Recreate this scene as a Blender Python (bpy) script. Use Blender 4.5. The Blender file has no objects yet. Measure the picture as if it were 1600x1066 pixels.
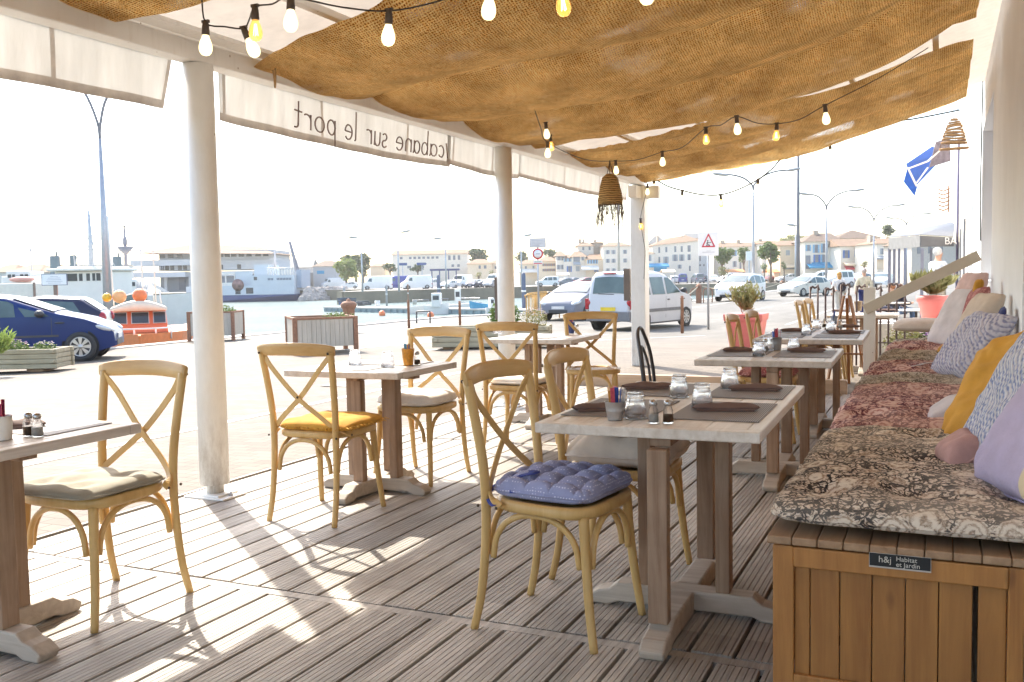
import bpy, bmesh, math, random
from math import sin, cos, pi, radians as rad, sqrt, atan2, exp, hypot
from mathutils import Vector as V, Matrix, Euler, noise as NZ
S = bpy.context.scene
COL = S.collection
# ---------------------------------------------------------------- camera, world, sun, exposure
F, YAW, PIT, ROL, HC = 1466.3, 0.43227, 0.06755, -0.01912, 1.26
_f = V((-sin(YAW)*cos(PIT), cos(YAW)*cos(PIT), -sin(PIT)))
_r0 = V((cos(YAW), sin(YAW), 0)); _u0 = V((-sin(YAW)*sin(PIT), cos(YAW)*sin(PIT), cos(PIT)))
_r = _r0*cos(ROL) + _u0*sin(ROL); _u = _u0*cos(ROL) - _r0*sin(ROL)
cam_d = bpy.data.cameras.new('camera'); cam = bpy.data.objects.new('camera', cam_d); COL.objects.link(cam)
cam_d.sensor_width = 36; cam_d.lens = F/1600*36; cam_d.clip_start = .05; cam_d.clip_end = 3000
cam.matrix_world = Matrix(((_r.x, _u.x, -_f.x, 0), (_r.y, _u.y, -_f.y, 0), (_r.z, _u.z, -_f.z, HC), (0, 0, 0, 1)))
S.camera = cam
SUN_EL = rad(45); SUN_DIR = V((-.79*cos(SUN_EL), .613*cos(SUN_EL), sin(SUN_EL))).normalized()
w = bpy.data.worlds.new('World'); S.world = w; w.use_nodes = True
nt = w.node_tree; nt.nodes.clear()
sky = nt.nodes.new('ShaderNodeTexSky'); sky.sky_type = 'NISHITA'; sky.sun_disc = False
sky.sun_elevation = SUN_EL; sky.sun_rotation = atan2(SUN_DIR.x, SUN_DIR.y)
sky.air_density = 1.0; sky.dust_density = 2.0; sky.ozone_density = 1.0
bg = nt.nodes.new('ShaderNodeBackground'); bg.inputs[1].default_value = .15
out = nt.nodes.new('ShaderNodeOutputWorld')
nt.links.new(sky.outputs[0], bg.inputs[0]); nt.links.new(bg.outputs[0], out.inputs[0])
sd = bpy.data.lights.new('sun', 'SUN'); sd.energy = 2.2; sd.angle = rad(.6); sd.color = (1, .95, .87)
so = bpy.data.objects.new('sun', sd); COL.objects.link(so)
so.rotation_euler = SUN_DIR.to_track_quat('Z', 'Y').to_euler()
S.view_settings.view_transform = 'Standard'; S.view_settings.look = 'None'
S.view_settings.exposure = 2.0
S.view_settings.use_white_balance = True; S.view_settings.white_balance_temperature = 6750; S.view_settings.white_balance_tint = 7; S.view_settings.gamma = 1
S.cycles.max_bounces = 10; S.cycles.transparent_max_bounces = 12; S.cycles.diffuse_bounces = 4
S.cycles.transmission_bounces = 8; S.cycles.glossy_bounces = 3; S.cycles.sample_clamp_indirect = 6
S.cycles.caustics_reflective = False; S.cycles.caustics_refractive = False
S.cycles.use_denoising = True
# ---------------------------------------------------------------- picture -> world helpers
def ray(x, y): return _r*((x-800)/F) - _u*((y-533)/F) + _f
O = V((0, 0, HC))
def at(x, y, z=0.):
    d = ray(x, y); return O + d*((z-HC)/d.z)
def pd(x, y, dep):
    return O + ray(x, y)*dep
def plX(x, y, X):
    d = ray(x, y); return O + d*(X/d.x)
def plY(x, y, Y):
    d = ray(x, y); return O + d*(Y/d.y)
def gz(X, Y):
    return -.4*min(1, max(0, (-4.25-X)/16, (Y-13.3)/14))
def gp(x, y):
    z = -.2
    for i in range(30):
        p = at(x, y, z); z = .5*z + .5*gz(p.x, p.y)
    return V((p.x, p.y, gz(p.x, p.y)))
# ---------------------------------------------------------------- materials
MATS = {}
def nmat(name):
    m = bpy.data.materials.new(name); m.use_nodes = True; m.node_tree.nodes.clear(); return m
class N:
    def __init__(s, m): s.t = m.node_tree
    def n(s, ty, ins=None, **kw):
        nd = s.t.nodes.new(ty)
        for k, v in kw.items(): setattr(nd, k, v)
        for k, v in (ins or {}).items():
            if isinstance(v, bpy.types.NodeSocket): s.t.links.new(v, nd.inputs[k])
            elif v is not None: nd.inputs[k].default_value = v
        return nd
    def l(s, a, b): s.t.links.new(a, b)
    def ramp(s, fac, pts, interp='LINEAR'):
        r = s.n('ShaderNodeValToRGB', {0: fac}); r.color_ramp.interpolation = interp
        e = r.color_ramp.elements
        while len(e) < len(pts): e.new(.5)
        for i, (p, c) in enumerate(pts): e[i].position = p; e[i].color = (*c, 1) if len(c) == 3 else c
        return r.outputs[0]
    def coord(s, kind='Object', scale=(1, 1, 1), rot=(0, 0, 0)):
        t = s.n('ShaderNodeTexCoord')
        mp = s.n('ShaderNodeMapping', {0: t.outputs[kind]}); mp.inputs['Scale'].default_value = scale; mp.inputs['Rotation'].default_value = rot
        return mp.outputs[0]
    def noise(s, vec, scale=5, detail=4, rough=.55, dist=0):
        return s.n('ShaderNodeTexNoise', {'Vector': vec, 'Scale': scale, 'Detail': detail, 'Roughness': rough, 'Distortion': dist}).outputs['Fac']
    def math(s, op, a, b=None, c=None):
        return s.n('ShaderNodeMath', {0: a, 1: b, 2: c}, operation=op).outputs[0]
    def mix(s, f, a, b, mode='MIX'):
        nd = s.n('ShaderNodeMix', None, data_type='RGBA', blend_type=mode)
        for i, v in ((0, f), (6, a), (7, b)):
            if isinstance(v, bpy.types.NodeSocket): s.l(v, nd.inputs[i])
            else: nd.inputs[i].default_value = v if i == 0 else ((*v, 1) if len(v) == 3 else v)
        return nd.outputs[2]
    def bump(s, h, strength=.3, dist=.01):
        return s.n('ShaderNodeBump', {'Height': h, 'Strength': strength, 'Distance': dist}).outputs[0]
    def pbr(s, col, rough=.5, metal=0, normal=None, **kw):
        p = s.n('ShaderNodeBsdfPrincipled')
        for k, v in (('Base Color', col), ('Roughness', rough), ('Metallic', metal), ('Normal', normal)):
            if isinstance(v, bpy.types.NodeSocket): s.l(v, p.inputs[k])
            elif v is not None: p.inputs[k].default_value = (*v, 1) if k == 'Base Color' and len(v) == 3 else v
        for k, v in kw.items(): p.inputs[k].default_value = v
        return p.outputs[0]
    def out(s, sh): s.n('ShaderNodeOutputMaterial', {0: sh})
def plain(name, col, rough=.5, metal=0, var=.12, vs=6, bump=0, bs=40, **kw):
    if name in MATS: return MATS[name]
    m = nmat(name); g = N(m); c = g.coord()
    n1 = g.noise(c, vs, 5, .6)
    lo = tuple(x*(1-var) for x in col); hi = tuple(min(1, x*(1+var)) for x in col)
    cc = g.ramp(n1, [(.3, lo), (.7, hi)])
    nr = g.bump(g.noise(c, bs, 3), bump, .01) if bump else None
    g.out(g.pbr(cc, rough, metal, nr, **kw)); MATS[name] = m; return m
def wood(name, c1, c2, rough=.5, axis='Y', scale=1., grain=.35, c3=None, bump=.15):
    """grain runs along axis of object space"""
    if name in MATS: return MATS[name]
    m = nmat(name); g = N(m)
    sc = {'X': (1.2, 18, 18), 'Y': (18, 1.2, 18), 'Z': (18, 18, 1.2)}[axis]
    c = g.coord('Object', tuple(v*scale for v in sc))
    n1 = g.noise(c, 1.6, 8, .65, .6)
    n2 = g.noise(g.coord('Object', (2, 2, 2)), 2.2, 4, .6)
    col = g.ramp(n1, [(.3, c1), (.68, c2)])
    n3 = g.math('MULTIPLY', g.math('SUBTRACT', n2, .5), grain*2)
    col2 = g.mix(g.math('ADD', n3, grain), col, c3 or tuple(x*.6 for x in c1))
    oi = g.n('ShaderNodeObjectInfo').outputs['Random']
    col2 = g.mix(1., col2, g.ramp(oi, [(0, (.88, .86, .84)), (1, (1.08, 1.08, 1.08))]), 'MULTIPLY')
    g.out(g.pbr(col2, rough, 0, g.bump(n1, bump, .004))); MATS[name] = m; return m
def emis(name, col, st):
    if name in MATS: return MATS[name]
    m = nmat(name); g = N(m); g.out(g.n('ShaderNodeEmission', {0: (*col, 1), 1: st}).outputs[0]); MATS[name] = m; return m
def glassm(name, col=(1, 1, 1), rough=0., ior=1.45):
    if name in MATS: return MATS[name]
    m = nmat(name); g = N(m)
    gl = g.n('ShaderNodeBsdfGlass', {0: (*col, 1), 1: rough, 2: ior}).outputs[0]
    tr = g.n('ShaderNodeBsdfTransparent', {0: (*col, 1)}).outputs[0]
    g.out(g.n('ShaderNodeMixShader', {0: .35, 1: gl, 2: tr}).outputs[0]); MATS[name] = m; return m
def cloth(name, col, rough=.9, trans=0., weave=220, bumpst=.25, var=.15, col2=None):
    if name in MATS: return MATS[name]
    m = nmat(name); g = N(m); c = g.coord()
    n1 = g.noise(c, 9, 5, .6)
    base = g.ramp(n1, [(.3, tuple(x*(1-var) for x in col)), (.7, col2 or tuple(min(1, x*(1+var)) for x in col))])
    wv = g.noise(c, weave, 2, .5)
    nr = g.bump(g.math('ADD', wv, g.math('MULTIPLY', n1, 2)), bumpst, .004)
    sh = g.pbr(base, rough, 0, nr)
    if trans:
        t = g.n('ShaderNodeBsdfTranslucent', {0: base, 1: nr}).outputs[0]
        sh = g.n('ShaderNodeMixShader', {0: trans, 1: sh, 2: t}).outputs[0]
    g.out(sh); MATS[name] = m; return m
# ---------------------------------------------------------------- mesh builder
def vv(a): return a if isinstance(a, V) else V(a)
class MB:
    def __init__(s): s.v = []; s.f = []; s.sm = []
    def add(s, vs, fs, smooth=False):
        k = len(s.v); s.v += [tuple(p) for p in vs]
        s.f += [tuple(i+k for i in f) for f in fs]; s.sm += [smooth]*len(fs); return s
    def box(s, c, d, rot=None, taper=1.):
        c = vv(c); hx, hy, hz = d[0]/2, d[1]/2, d[2]/2
        ps = []
        for z in (-1, 1):
            t = taper if z > 0 else 1
            for x, y in ((-1, -1), (1, -1), (1, 1), (-1, 1)): ps.append(V((x*hx*t, y*hy*t, z*hz)))
        if rot is not None:
            R = Euler(rot).to_matrix() if not isinstance(rot, Matrix) else rot
            ps = [R @ p for p in ps]
        return s.add([p+c for p in ps], [(3, 2, 1, 0), (4, 5, 6, 7), (0, 1, 5, 4), (1, 2, 6, 5), (2, 3, 7, 6), (3, 0, 4, 7)])
    def b2(s, lo, hi): return s.box([(a+b)/2 for a, b in zip(lo, hi)], [b-a for a, b in zip(lo, hi)])
    def bar(s, a, b, w_, h_, up=(0, 0, 1)):
        a, b = vv(a), vv(b); t = (b-a).normalized(); u = vv(up)
        x = t.cross(u)
        if x.length < 1e-4: x = t.cross(V((1, 0, 0)))
        x.normalize(); u = x.cross(t).normalized(); ps = []
        for p in (a, b):
            for i, j in ((-1, -1), (1, -1), (1, 1), (-1, 1)): ps.append(p + x*i*w_/2 + u*j*h_/2)
        return s.add(ps, [(3, 2, 1, 0), (4, 5, 6, 7), (0, 1, 5, 4), (1, 2, 6, 5), (2, 3, 7, 6), (3, 0, 4, 7)])
    def sweep(s, path, prof, up=None, closed=False, smooth=True, cap=True, scales=None):
        """prof: list of (a,b) offsets in (side, up) frame"""
        P = [vv(p) for p in path]; n = len(P); m = len(prof); vs = []
        last = None
        for i, p in enumerate(P):
            t = (P[(i+1) % n] if closed or i < n-1 else P[i]) - (P[i-1] if closed or i > 0 else P[i])
            t.normalize()
            if up is not None:
                u = vv(up(i) if callable(up) else up)
                x = t.cross(u).normalized(); u = x.cross(t)
            else:
                if last is None:
                    u = V((0, 0, 1)) if abs(t.z) < .9 else V((1, 0, 0))
                else: u = last
                x = t.cross(u).normalized(); u = x.cross(t).normalized(); last = u
            sc = scales[i] if scales else 1
            for a, b in prof: vs.append(p + x*a*sc + u*b*sc)
        fs = []
        for i in range(n if closed else n-1):
            for j in range(m):
                a = i*m+j; b = i*m+(j+1) % m; c = ((i+1) % n)*m+(j+1) % m; d = ((i+1) % n)*m+j
                fs.append((a, b, c, d))
        s.add(vs, fs, smooth)
        if cap and not closed:
            k = len(s.v)-len(vs)
            s.f += [tuple(k+j for j in range(m))[::-1], tuple(k+(n-1)*m+j for j in range(m))]; s.sm += [False]*2
        return s
    def tube(s, path, r, k=8, closed=False, **kw):
        sc = None
        if isinstance(r, (list, tuple)): sc = list(r); r = 1
        return s.sweep(path, [(r*cos(2*pi*j/k), r*sin(2*pi*j/k)) for j in range(k)], closed=closed, scales=sc, **kw)
    def lathe(s, c, prof, k=20, smooth=True, axis=None, facet=None):
        """prof: list of (r,z); axis: matrix"""
        c = vv(c); vs = []
        for r, z in prof:
            for j in range(k):
                rr = r*(facet(j, z) if facet else 1)
                p = V((rr*cos(2*pi*j/k), rr*sin(2*pi*j/k), z))
                vs.append((axis @ p if axis is not None else p) + c)
        fs = [(i*k+j, i*k+(j+1) % k, (i+1)*k+(j+1) % k, (i+1)*k+j) for i in range(len(prof)-1) for j in range(k)]
        s.add(vs, fs, smooth)
        b = len(s.v)-len(vs)
        if prof[0][0] > 1e-5: s.f.append(tuple(b+j for j in range(k))[::-1]); s.sm.append(False)
        if prof[-1][0] > 1e-5: s.f.append(tuple(b+(len(prof)-1)*k+j for j in range(k))); s.sm.append(False)
        return s
    def ell(s, c, r, k=12, rot=None):
        c = vv(c); R = Euler(rot).to_matrix() if rot else None; h = max(5, k*2//3)
        prof = [(max(1e-6, sin(pi*i/h)), -cos(pi*i/h)) for i in range(h+1)]; vs = []
        for rr, z in prof:
            for j in range(k):
                p = V((rr*cos(2*pi*j/k)*r[0], rr*sin(2*pi*j/k)*r[1], z*r[2]))
                vs.append((R @ p if R else p)+c)
        return s.add(vs, [(i*k+j, i*k+(j+1) % k, (i+1)*k+(j+1) % k, (i+1)*k+j) for i in range(h) for j in range(k)], True)
    def prism(s, poly, a, b):
        """poly in 3D (list of V), extruded by vector from offset a to b (both vectors)"""
        n = len(poly); vs = [vv(p)+vv(a) for p in poly]+[vv(p)+vv(b) for p in poly]
        fs = [tuple(range(n))[::-1], tuple(range(n, 2*n))]+[(i, (i+1) % n, n+(i+1) % n, n+i) for i in range(n)]
        return s.add(vs, fs)
    def quad(s, a, b, c, d): return s.add([a, b, c, d], [(0, 1, 2, 3)])
    def grid(s, fn, nu, nv, smooth=True, thick=None):
        vs = [fn(i/nu, j/nv) for i in range(nu+1) for j in range(nv+1)]
        fs = [(i*(nv+1)+j, (i+1)*(nv+1)+j, (i+1)*(nv+1)+j+1, i*(nv+1)+j+1) for i in range(nu) for j in range(nv)]
        return s.add(vs, fs, smooth)
    def build(s, name, mat, parent=None, bevel=0, smooth=None, solid=0, subsurf=0, loc=None):
        me = bpy.data.meshes.new(name); me.from_pydata(s.v, [], s.f); me.update()
        me.polygons.foreach_set('use_smooth', s.sm if smooth is None else [smooth]*len(s.f))
        o = bpy.data.objects.new(name, me); COL.objects.link(o)
        if mat: me.materials.append(mat)
        if parent is not None: o.parent = parent
        if loc is not None: o.location = loc
        if solid: md = o.modifiers.new('s', 'SOLIDIFY'); md.thickness = solid; md.offset = 0
        if bevel: md = o.modifiers.new('b', 'BEVEL'); md.width = bevel; md.segments = 2; md.limit_method = 'ANGLE'; md.angle_limit = rad(40)
        if subsurf: md = o.modifiers.new('u', 'SUBSURF'); md.levels = md.render_levels = subsurf
        return o
def tag(o, label=None, cat=None, group=None, kind=None):
    if label: o['label'] = label
    if cat: o['category'] = cat
    if group: o['group'] = group
    if kind: o['kind'] = kind
    return o
def thing(name, label, cat, loc=(0, 0, 0), rz=0, group=None):
    o = bpy.data.objects.new(name, None); COL.objects.link(o); o.empty_display_size = .1
    o.location = loc; o.rotation_euler = (0, 0, rz); return tag(o, label, cat, group)
def kids(o): return [c for c in bpy.data.objects if c.parent == o]
KID = {}
def dup(root, loc=None, rz=None, label=None, group=None, scale=None, parent=None):
    r = root.copy(); COL.objects.link(r)
    if parent is not None: r.parent = parent
    if loc is not None: r.location = loc
    if rz is not None: r.rotation_euler = (0, 0, rz)
    if scale: r.scale = scale
    if label: r['label'] = label
    if group: r['group'] = group
    for ch in kids(root): dup(ch, parent=r)
    return r
def struct(o): o['kind'] = 'structure'; return o
def lerp(a, b, t): return a+(b-a)*t
def spline(pts, n=6):
    """Catmull-Rom through points"""
    P = [vv(p) for p in pts]; P = [P[0]*2-P[1]]+P+[P[-1]*2-P[-2]]; o = []
    for i in range(1, len(P)-2):
        for k in range(n):
            t = k/n; a, b, c, d = P[i-1], P[i], P[i+1], P[i+2]
            o.append(.5*((2*b)+(c-a)*t+(2*a-5*b+4*c-d)*t*t+(3*b-a-3*c+d)*t**3))
    o.append(P[-2].copy()); return o
random.seed(7)
_gz0 = gz
def gz(X, Y): return _gz0(X, Y)-.03
# ---------------------------------------------------------------- shared materials
def paint_mat():
    m = nmat('white paint'); g = N(m); c = g.coord()
    base = g.ramp(g.noise(c, 2.5, 5, .6), [(.3, (.81, .785, .74)), (.7, (.88, .86, .82))])
    sp = g.n('ShaderNodeTexVoronoi', {'Vector': g.coord('Object', (1, 1, .6)), 'Scale': 9.}).outputs['Distance']; sz = g.math('MULTIPLY', g.noise(c, 3, 2, .5), .11)
    col = g.mix(g.math('LESS_THAN', sp, g.math('SUBTRACT', sz, .015)), base, (.33, .22, .15))
    st = g.n('ShaderNodeMapRange', {0: g.noise(g.coord('Object', (9, 9, .7)), 2, 6, .7), 1: .55, 2: .78}).outputs[0]
    col = g.mix(g.math('MULTIPLY', st, .35), col, (.55, .47, .38))
    g.out(g.pbr(col, .45, 0, g.bump(g.noise(c, 14, 4, .6), .08, .01))); MATS['white paint'] = m; return m
white_paint = paint_mat()
wall_white = plain('wall render', (.83, .86, .90), .8, var=.04, vs=2, bump=.15, bs=60)
house_white = plain('house white', (.80, .71, .60), .85, var=.05, vs=.4)
house_cream = plain('house cream', (.78, .63, .46), .85, var=.06, vs=.4)
stone_wall = plain('house stone', (.50, .40, .31), .9, var=.15, vs=.8)
roof_tile = plain('roof tile', (.235, .145, .09), .85, var=.14, vs=1.5, bump=.3, bs=6)
roof_brown = plain('roof brown', (.15, .10, .07), .85, var=.14, vs=1.5)
roof_grey = plain('roof grey', (.13, .13, .13), .7, var=.1, vs=1)
grey_metal = plain('grey metal', (.42, .42, .44), .4, .5, var=.08)
dark_metal = plain('dark metal', (.08, .075, .08), .45, .4, var=.1)
rust_metal = plain('rust metal', (.30, .15, .09), .75, .1, var=.25, vs=20)
dark_glass = plain('dark glass', (.05, .06, .07), .06, 0, var=.1)
car_glass = plain('car glass', (.09, .13, .13), .12, 0, var=.3, vs=1.2)
pane_grey = plain('pane grey', (.20, .21, .24), .15, 0, var=.2, vs=.7)
black_rub = plain('black rubber', (.035, .035, .038), .75, var=.1)
black_plastic = plain('black plastic', (.05, .05, .055), .5, var=.1)
# ---------------------------------------------------------------- ground
def quay_edge(Y):
    if Y < 36: return -20.
    if Y < 47: return lerp(-20., -14.3, (Y-36)/11)
    return -14.3
def paver_mat():
    m = nmat('pavers'); g = N(m); c = g.coord('Object')
    b = g.n('ShaderNodeTexBrick', {'Vector': c, 'Color1': (.195, .162, .130, 1), 'Color2': (.148, .120, .094, 1), 'Mortar': (.085, .07, .052, 1), 'Scale': 1.0, 'Mortar Size': .006, 'Mortar Smooth': .3, 'Bias': 0, 'Brick Width': .22, 'Row Height': .11})
    n1 = g.noise(c, .35, 6, .65); n2 = g.noise(c, 3.5, 4, .6)
    st = g.ramp(n1, [(.35, (.80, .77, .74)), (.65, (1.1, 1.08, 1.05))])
    col = g.mix(1., b.outputs[0], st, 'MULTIPLY')
    col = g.mix(1., col, g.ramp(n2, [(.25, (.82, .80, .78)), (.6, (1.05, 1.04, 1.03))]), 'MULTIPLY')
    # far field blends to plain asphalt-like pale concrete
    sep = g.n('ShaderNodeSeparateXYZ', {0: c})
    far = g.n('ShaderNodeMapRange', {0: sep.outputs[1], 1: 18, 2: 24}).outputs[0]
    asp = g.mix(1., g.ramp(g.noise(c, 2.2, 8, .7), [(.3, (.13, .117, .10)), (.7, (.21, .19, .165))]), g.ramp(g.noise(g.coord('Object', (.5, .16, 1)), 1.1, 5, .6), [(.38, (.72, .71, .70)), (.6, (1.05, 1.05, 1.05))]), 'MULTIPLY')
    col = g.mix(far, col, asp)
    g.out(g.pbr(col, .8, 0, g.bump(g.math('ADD', b.outputs['Fac'], g.math('MULTIPLY', n2, .3)), -.35, .006))); return m
gb = MB(); Ys = [-30, -15, -8] + [i*1. for i in range(-6, 60)] + [62+i*6 for i in range(0, 17)]
NX = 40; vs = []
for Y in Ys:
    e = quay_edge(Y)
    for i in range(NX+1):
        X = e + (4.0-e)*i/NX; vs.append((X, Y, gz(X, Y)))
gb.add(vs, [(j*(NX+1)+i, j*(NX+1)+i+1, (j+1)*(NX+1)+i+1, (j+1)*(NX+1)+i) for j in range(len(Ys)-1) for i in range(NX)], True)
struct(gb.build('ground', paver_mat()))
# granite edge and quay face
qe = MB(); qf = MB(); seq = [(-20, -30), (-20, 36), (-14.3, 47), (-14.3, 158)]
for (x0, y0), (x1, y1) in zip(seq, seq[1:]):
    a = V((x0, y0, 0)); b = V((x1, y1, 0)); t = (b-a).normalized(); n = V((-t.y, t.x, 0))
    qe.bar(a+V((0, 0, -.47))-n*-.0, b+V((0, 0, -.47)), .5, .16)
    qf.bar(a+V((0, 0, -1.9))+n*.02, b+V((0, 0, -1.9))+n*.02, .4, 2.7)
struct(qe.build('quay_kerb', plain('granite', (.46, .42, .38), .8, var=.12, vs=3, bump=.2)))
struct(qf.build('quay_wall', plain('quay stone', (.16, .14, .12), .9, var=.25, vs=.7, bump=.4, bs=3)))
# far land with its quay walls
far_poly = [(-420, -60), (-170, 100), (-132, 131), (-118, 150), (-96, 150), (-86, 122), (-84, 120.5), (-76, 140), (-67, 159.3), (-40, 160), (-14.6, 155.5), (-14.6, 200), (40, 200), (60, 900), (-1400, 900), (-1400, -60)]
fb = MB(); n_ = len(far_poly)
fb.add([(x, y, -.45) for x, y in far_poly], [tuple(range(n_))])
struct(fb.build('far_quay', plain('far concrete', (.28, .25, .22), .85, var=.12, vs=.05)))
fw = MB()
for (x0, y0), (x1, y1) in list(zip(far_poly, far_poly[1:]))[1:10]:
    a = V((x0, y0, -1.75)); b = V((x1, y1, -1.75)); fw.bar(a, b, .5, 2.62)
struct(fw.build('far_quay_wall', plain('algae wall', (.20, .17, .12), .9, var=.35, vs=.15, bump=.3, bs=2)))
gr = MB(); gr.b2((-.0, 200, -.5), (70, 900, -.46)); gr.b2((-14.6, 158, -.46), (4.5, 200.5, -.452))
struct(gr.build('street', plain('asphalt', (.36, .33, .30), .85, var=.1, vs=.3)))
# water
def water_mat():
    m = nmat('water'); g = N(m); c = g.coord('Object')
    n1 = g.noise(c, .9, 5, .65, .8); n2 = g.noise(c, 4.5, 3, .6)
    col = g.ramp(g.noise(c, .03, 3, .5), [(.35, (.10, .14, .14)), (.65, (.155, .205, .20))])
    g.out(g.pbr(col, .4, 0, g.bump(g.math('ADD', n1, g.math('MULTIPLY', n2, .35)), 1., .35), **{'IOR': 1.33, 'Specular IOR Level': .05})); return m
wb = MB(); wb.quad((-900, -300, -2.4), (0, -300, -2.4), (0, 420, -2.4), (-900, 420, -2.4)); struct(wb.build('water', water_mat()))
# painted lines
mk = MB(); mk.quad((-6.34, -8, gz(-6.34, 0)+.004), (-6.22, -8, gz(-6.22, 0)+.004), (-6.22, 13, gz(-6.22, 0)+.004), (-6.34, 13, gz(-6.34, 0)+.004))
for k in range(5):
    y = 3.2+k*2.6
    mk.quad((-17.5, y, gz(-17.5, 0)+.004), (-12.6, y, gz(-12.6, 0)+.004), (-12.6, y+.1, gz(-12.6, 0)+.004), (-17.5, y+.1, gz(-17.5, 0)+.004)) if y < 13 else None
for x0, y0, x1, y1 in ((-12.0, 16, -8.2, 24), (-9.4, 16, -5.6, 24), (-17.5, 20, -17.4, 34), (-4.6, 31, -4.45, 60), (-11.5, 38, -11.35, 62), (-7.9, 44, -7.75, 48), (-7.9, 52, -7.75, 56), (-7.9, 60, -7.75, 64), (-7.9, 70, -7.75, 74), (-7.9, 82, -7.75, 86)):
    d_ = V((x1-x0, y1-y0, 0)).normalized(); n2_ = V((-d_.y, d_.x, 0))*.06; zz0 = gz(x0, y0)+.006; zz1 = gz(x1, y1)+.006; P_4 = []
    N4 = 8
    for i in range(N4):
        a_ = V((lerp(x0, x1, i/N4), lerp(y0, y1, i/N4), 0)); b_ = V((lerp(x0, x1, (i+1)/N4), lerp(y0, y1, (i+1)/N4), 0)); a_.z = gz(a_.x, a_.y)+.008; b_.z = gz(b_.x, b_.y)+.008; mk.quad(a_-n2_, a_+n2_, b_+n2_, b_-n2_)
struct(mk.build('road_marking', plain('line paint', (.50, .47, .43), .7, var=.15, vs=8)))
# ---------------------------------------------------------------- deck
def deck_mat():
    m = nmat('deck boards'); g = N(m); t = g.n('ShaderNodeTexCoord').outputs['Object']
    sep = g.n('ShaderNodeSeparateXYZ', {0: t})
    bid = g.math('FLOOR', g.math('DIVIDE', sep.outputs[0], .151))
    jid = g.math('FLOOR', g.math('DIVIDE', sep.outputs[1], 3.2))
    wn = g.n('ShaderNodeTexWhiteNoise', {'Vector': g.n('ShaderNodeCombineXYZ', {0: bid, 1: jid}).outputs[0]}).outputs[0]
    gr_ = g.noise(g.coord('Object', (24, 1.1, 1)), 2.2, 8, .68, .4)
    big = g.noise(g.coord('Object', (1, 1, 1)), 1.7, 5, .6)
    c1 = g.ramp(gr_, [(.25, (.235, .212, .188)), (.75, (.60, .56, .51))])
    c2 = g.mix(1., c1, g.ramp(wn, [(0, (.68, .66, .64)), (1, (1.15, 1.13, 1.11))]), 'MULTIPLY')
    c3 = g.mix(1., c2, g.ramp(big, [(.3, (.78, .74, .70)), (.62, (1.08, 1.07, 1.07))]), 'MULTIPLY')
    g.out(g.pbr(c3, .58, 0, g.bump(gr_, .25, .003))); return m
dk = MB(); BW = .151
def board(x, y0, y1, z=0.):
    b = BW-.014; h = .024; pr = [(0, -h), (0, -.002), (.002, 0)]
    for k in range(6):
        c = .0165+k*.0218; pr += [(c-.0016, 0), (c-.0012, -.0045), (c+.0012, -.0045), (c+.0016, 0)]
    pr += [(b-.002, 0), (b, -.002), (b, -h)]; n = len(pr)
    vs = [(x+p, y0, z+q) for p, q in pr]+[(x+p, y1, z+q) for p, q in pr]
    dk.add(vs, [(i, i+1, n+i+1, n+i) for i in range(n-1)]+[tuple(range(n))[::-1], tuple(range(n, 2*n))])
for (y0, y1, off) in ((-1.2, 2.965, .0), (3.03, 6.43, .047), (6.45, 10.12, .02)):
    x = -4.13+off
    while x < .50:
        board(x, y0+random.uniform(-.004, .004), y1+random.uniform(-.006, .006), random.uniform(-.0015, .0015)); x += BW
dk.b2((-4.13, 2.972, -.024), (.55, 3.022, -.003)); dk.b2((-4.16, -1.2, -.03), (-4.138, 10.12, -.002))
struct(dk.build('deck', deck_mat()))
du = MB(); du.b2((-4.12, -1.2, -.028), (.55, 10.1, -.0262)); struct(du.build('gap_shade_sheet', plain('gap shade', (.03, .025, .02), .95)))  # near-black sheet added below the boards, standing in for shade in the gaps
db = MB(); db.b2((-3.95, 10.14, -.03), (-.9, 10.23, .14)); struct(db.build('deck_kerb', wood('kerb timber', (.50, .34, .22), (.68, .50, .35), axis='X'), bevel=.008))
# ---------------------------------------------------------------- restaurant wall
W = MB()
def wall_box(lo, hi): W.b2(lo, hi)
wall_box((.42, 6.3, -.05), (1.2, 10.5, 6)); wall_box((.42, 13.5, -.05), (1.2, 17.6, 6))
wall_box((.42, 10.5, -.05), (1.2, 13.5, 1.12)); wall_box((.42, 10.5, 3.0), (1.2, 13.5, 6)); wall_box((.62, -2.0, -.05), (1.2, 6.3, 6))
wl = W.build('restaurant_wall', wall_white); tag(wl, 'white rendered restaurant wall rising behind the cushioned bench', 'wall')
rv = MB(); rv.b2((.80, 10.5, 1.12), (.84, 13.5, 3.0)); rv.build('window', pane_grey, wl)
rs = MB(); rs.b2((.36, 17.45, -.05), (.4195, 17.75, 5.8)); rs.build('pilaster', white_paint, wl, bevel=.01)
cbx = MB(); cbx.tube(spline([(.40, 13.0, 3.6), (.395, 13.05, 2.9), (.39, 13.02, 2.2), (.40, 13.05, 1.6)], 4), .008, 5); cbx.build('cable', black_plastic, wl)
w2 = MB(); w2.b2((.46, 17.8, -.4), (9, 37.5, 6.5)); f2 = w2.build('shop_building', house_white)
tag(f2, 'white shop front continuing along the quay past the restaurant wall', 'building')
for k, y in enumerate((20, 26, 32)):
    m_ = MB(); m_.b2((.42, y, 0), (.5, y+1.6, 2.5)); m_.build('window', pane_grey, f2)
dp = MB(); dp.tube([(.40, 37.3, -.4), (.40, 37.3, 5.9)], .045, 8); dp.build('drainpipe', plain('violet paint', (.20, .18, .30), .5), f2)
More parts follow.
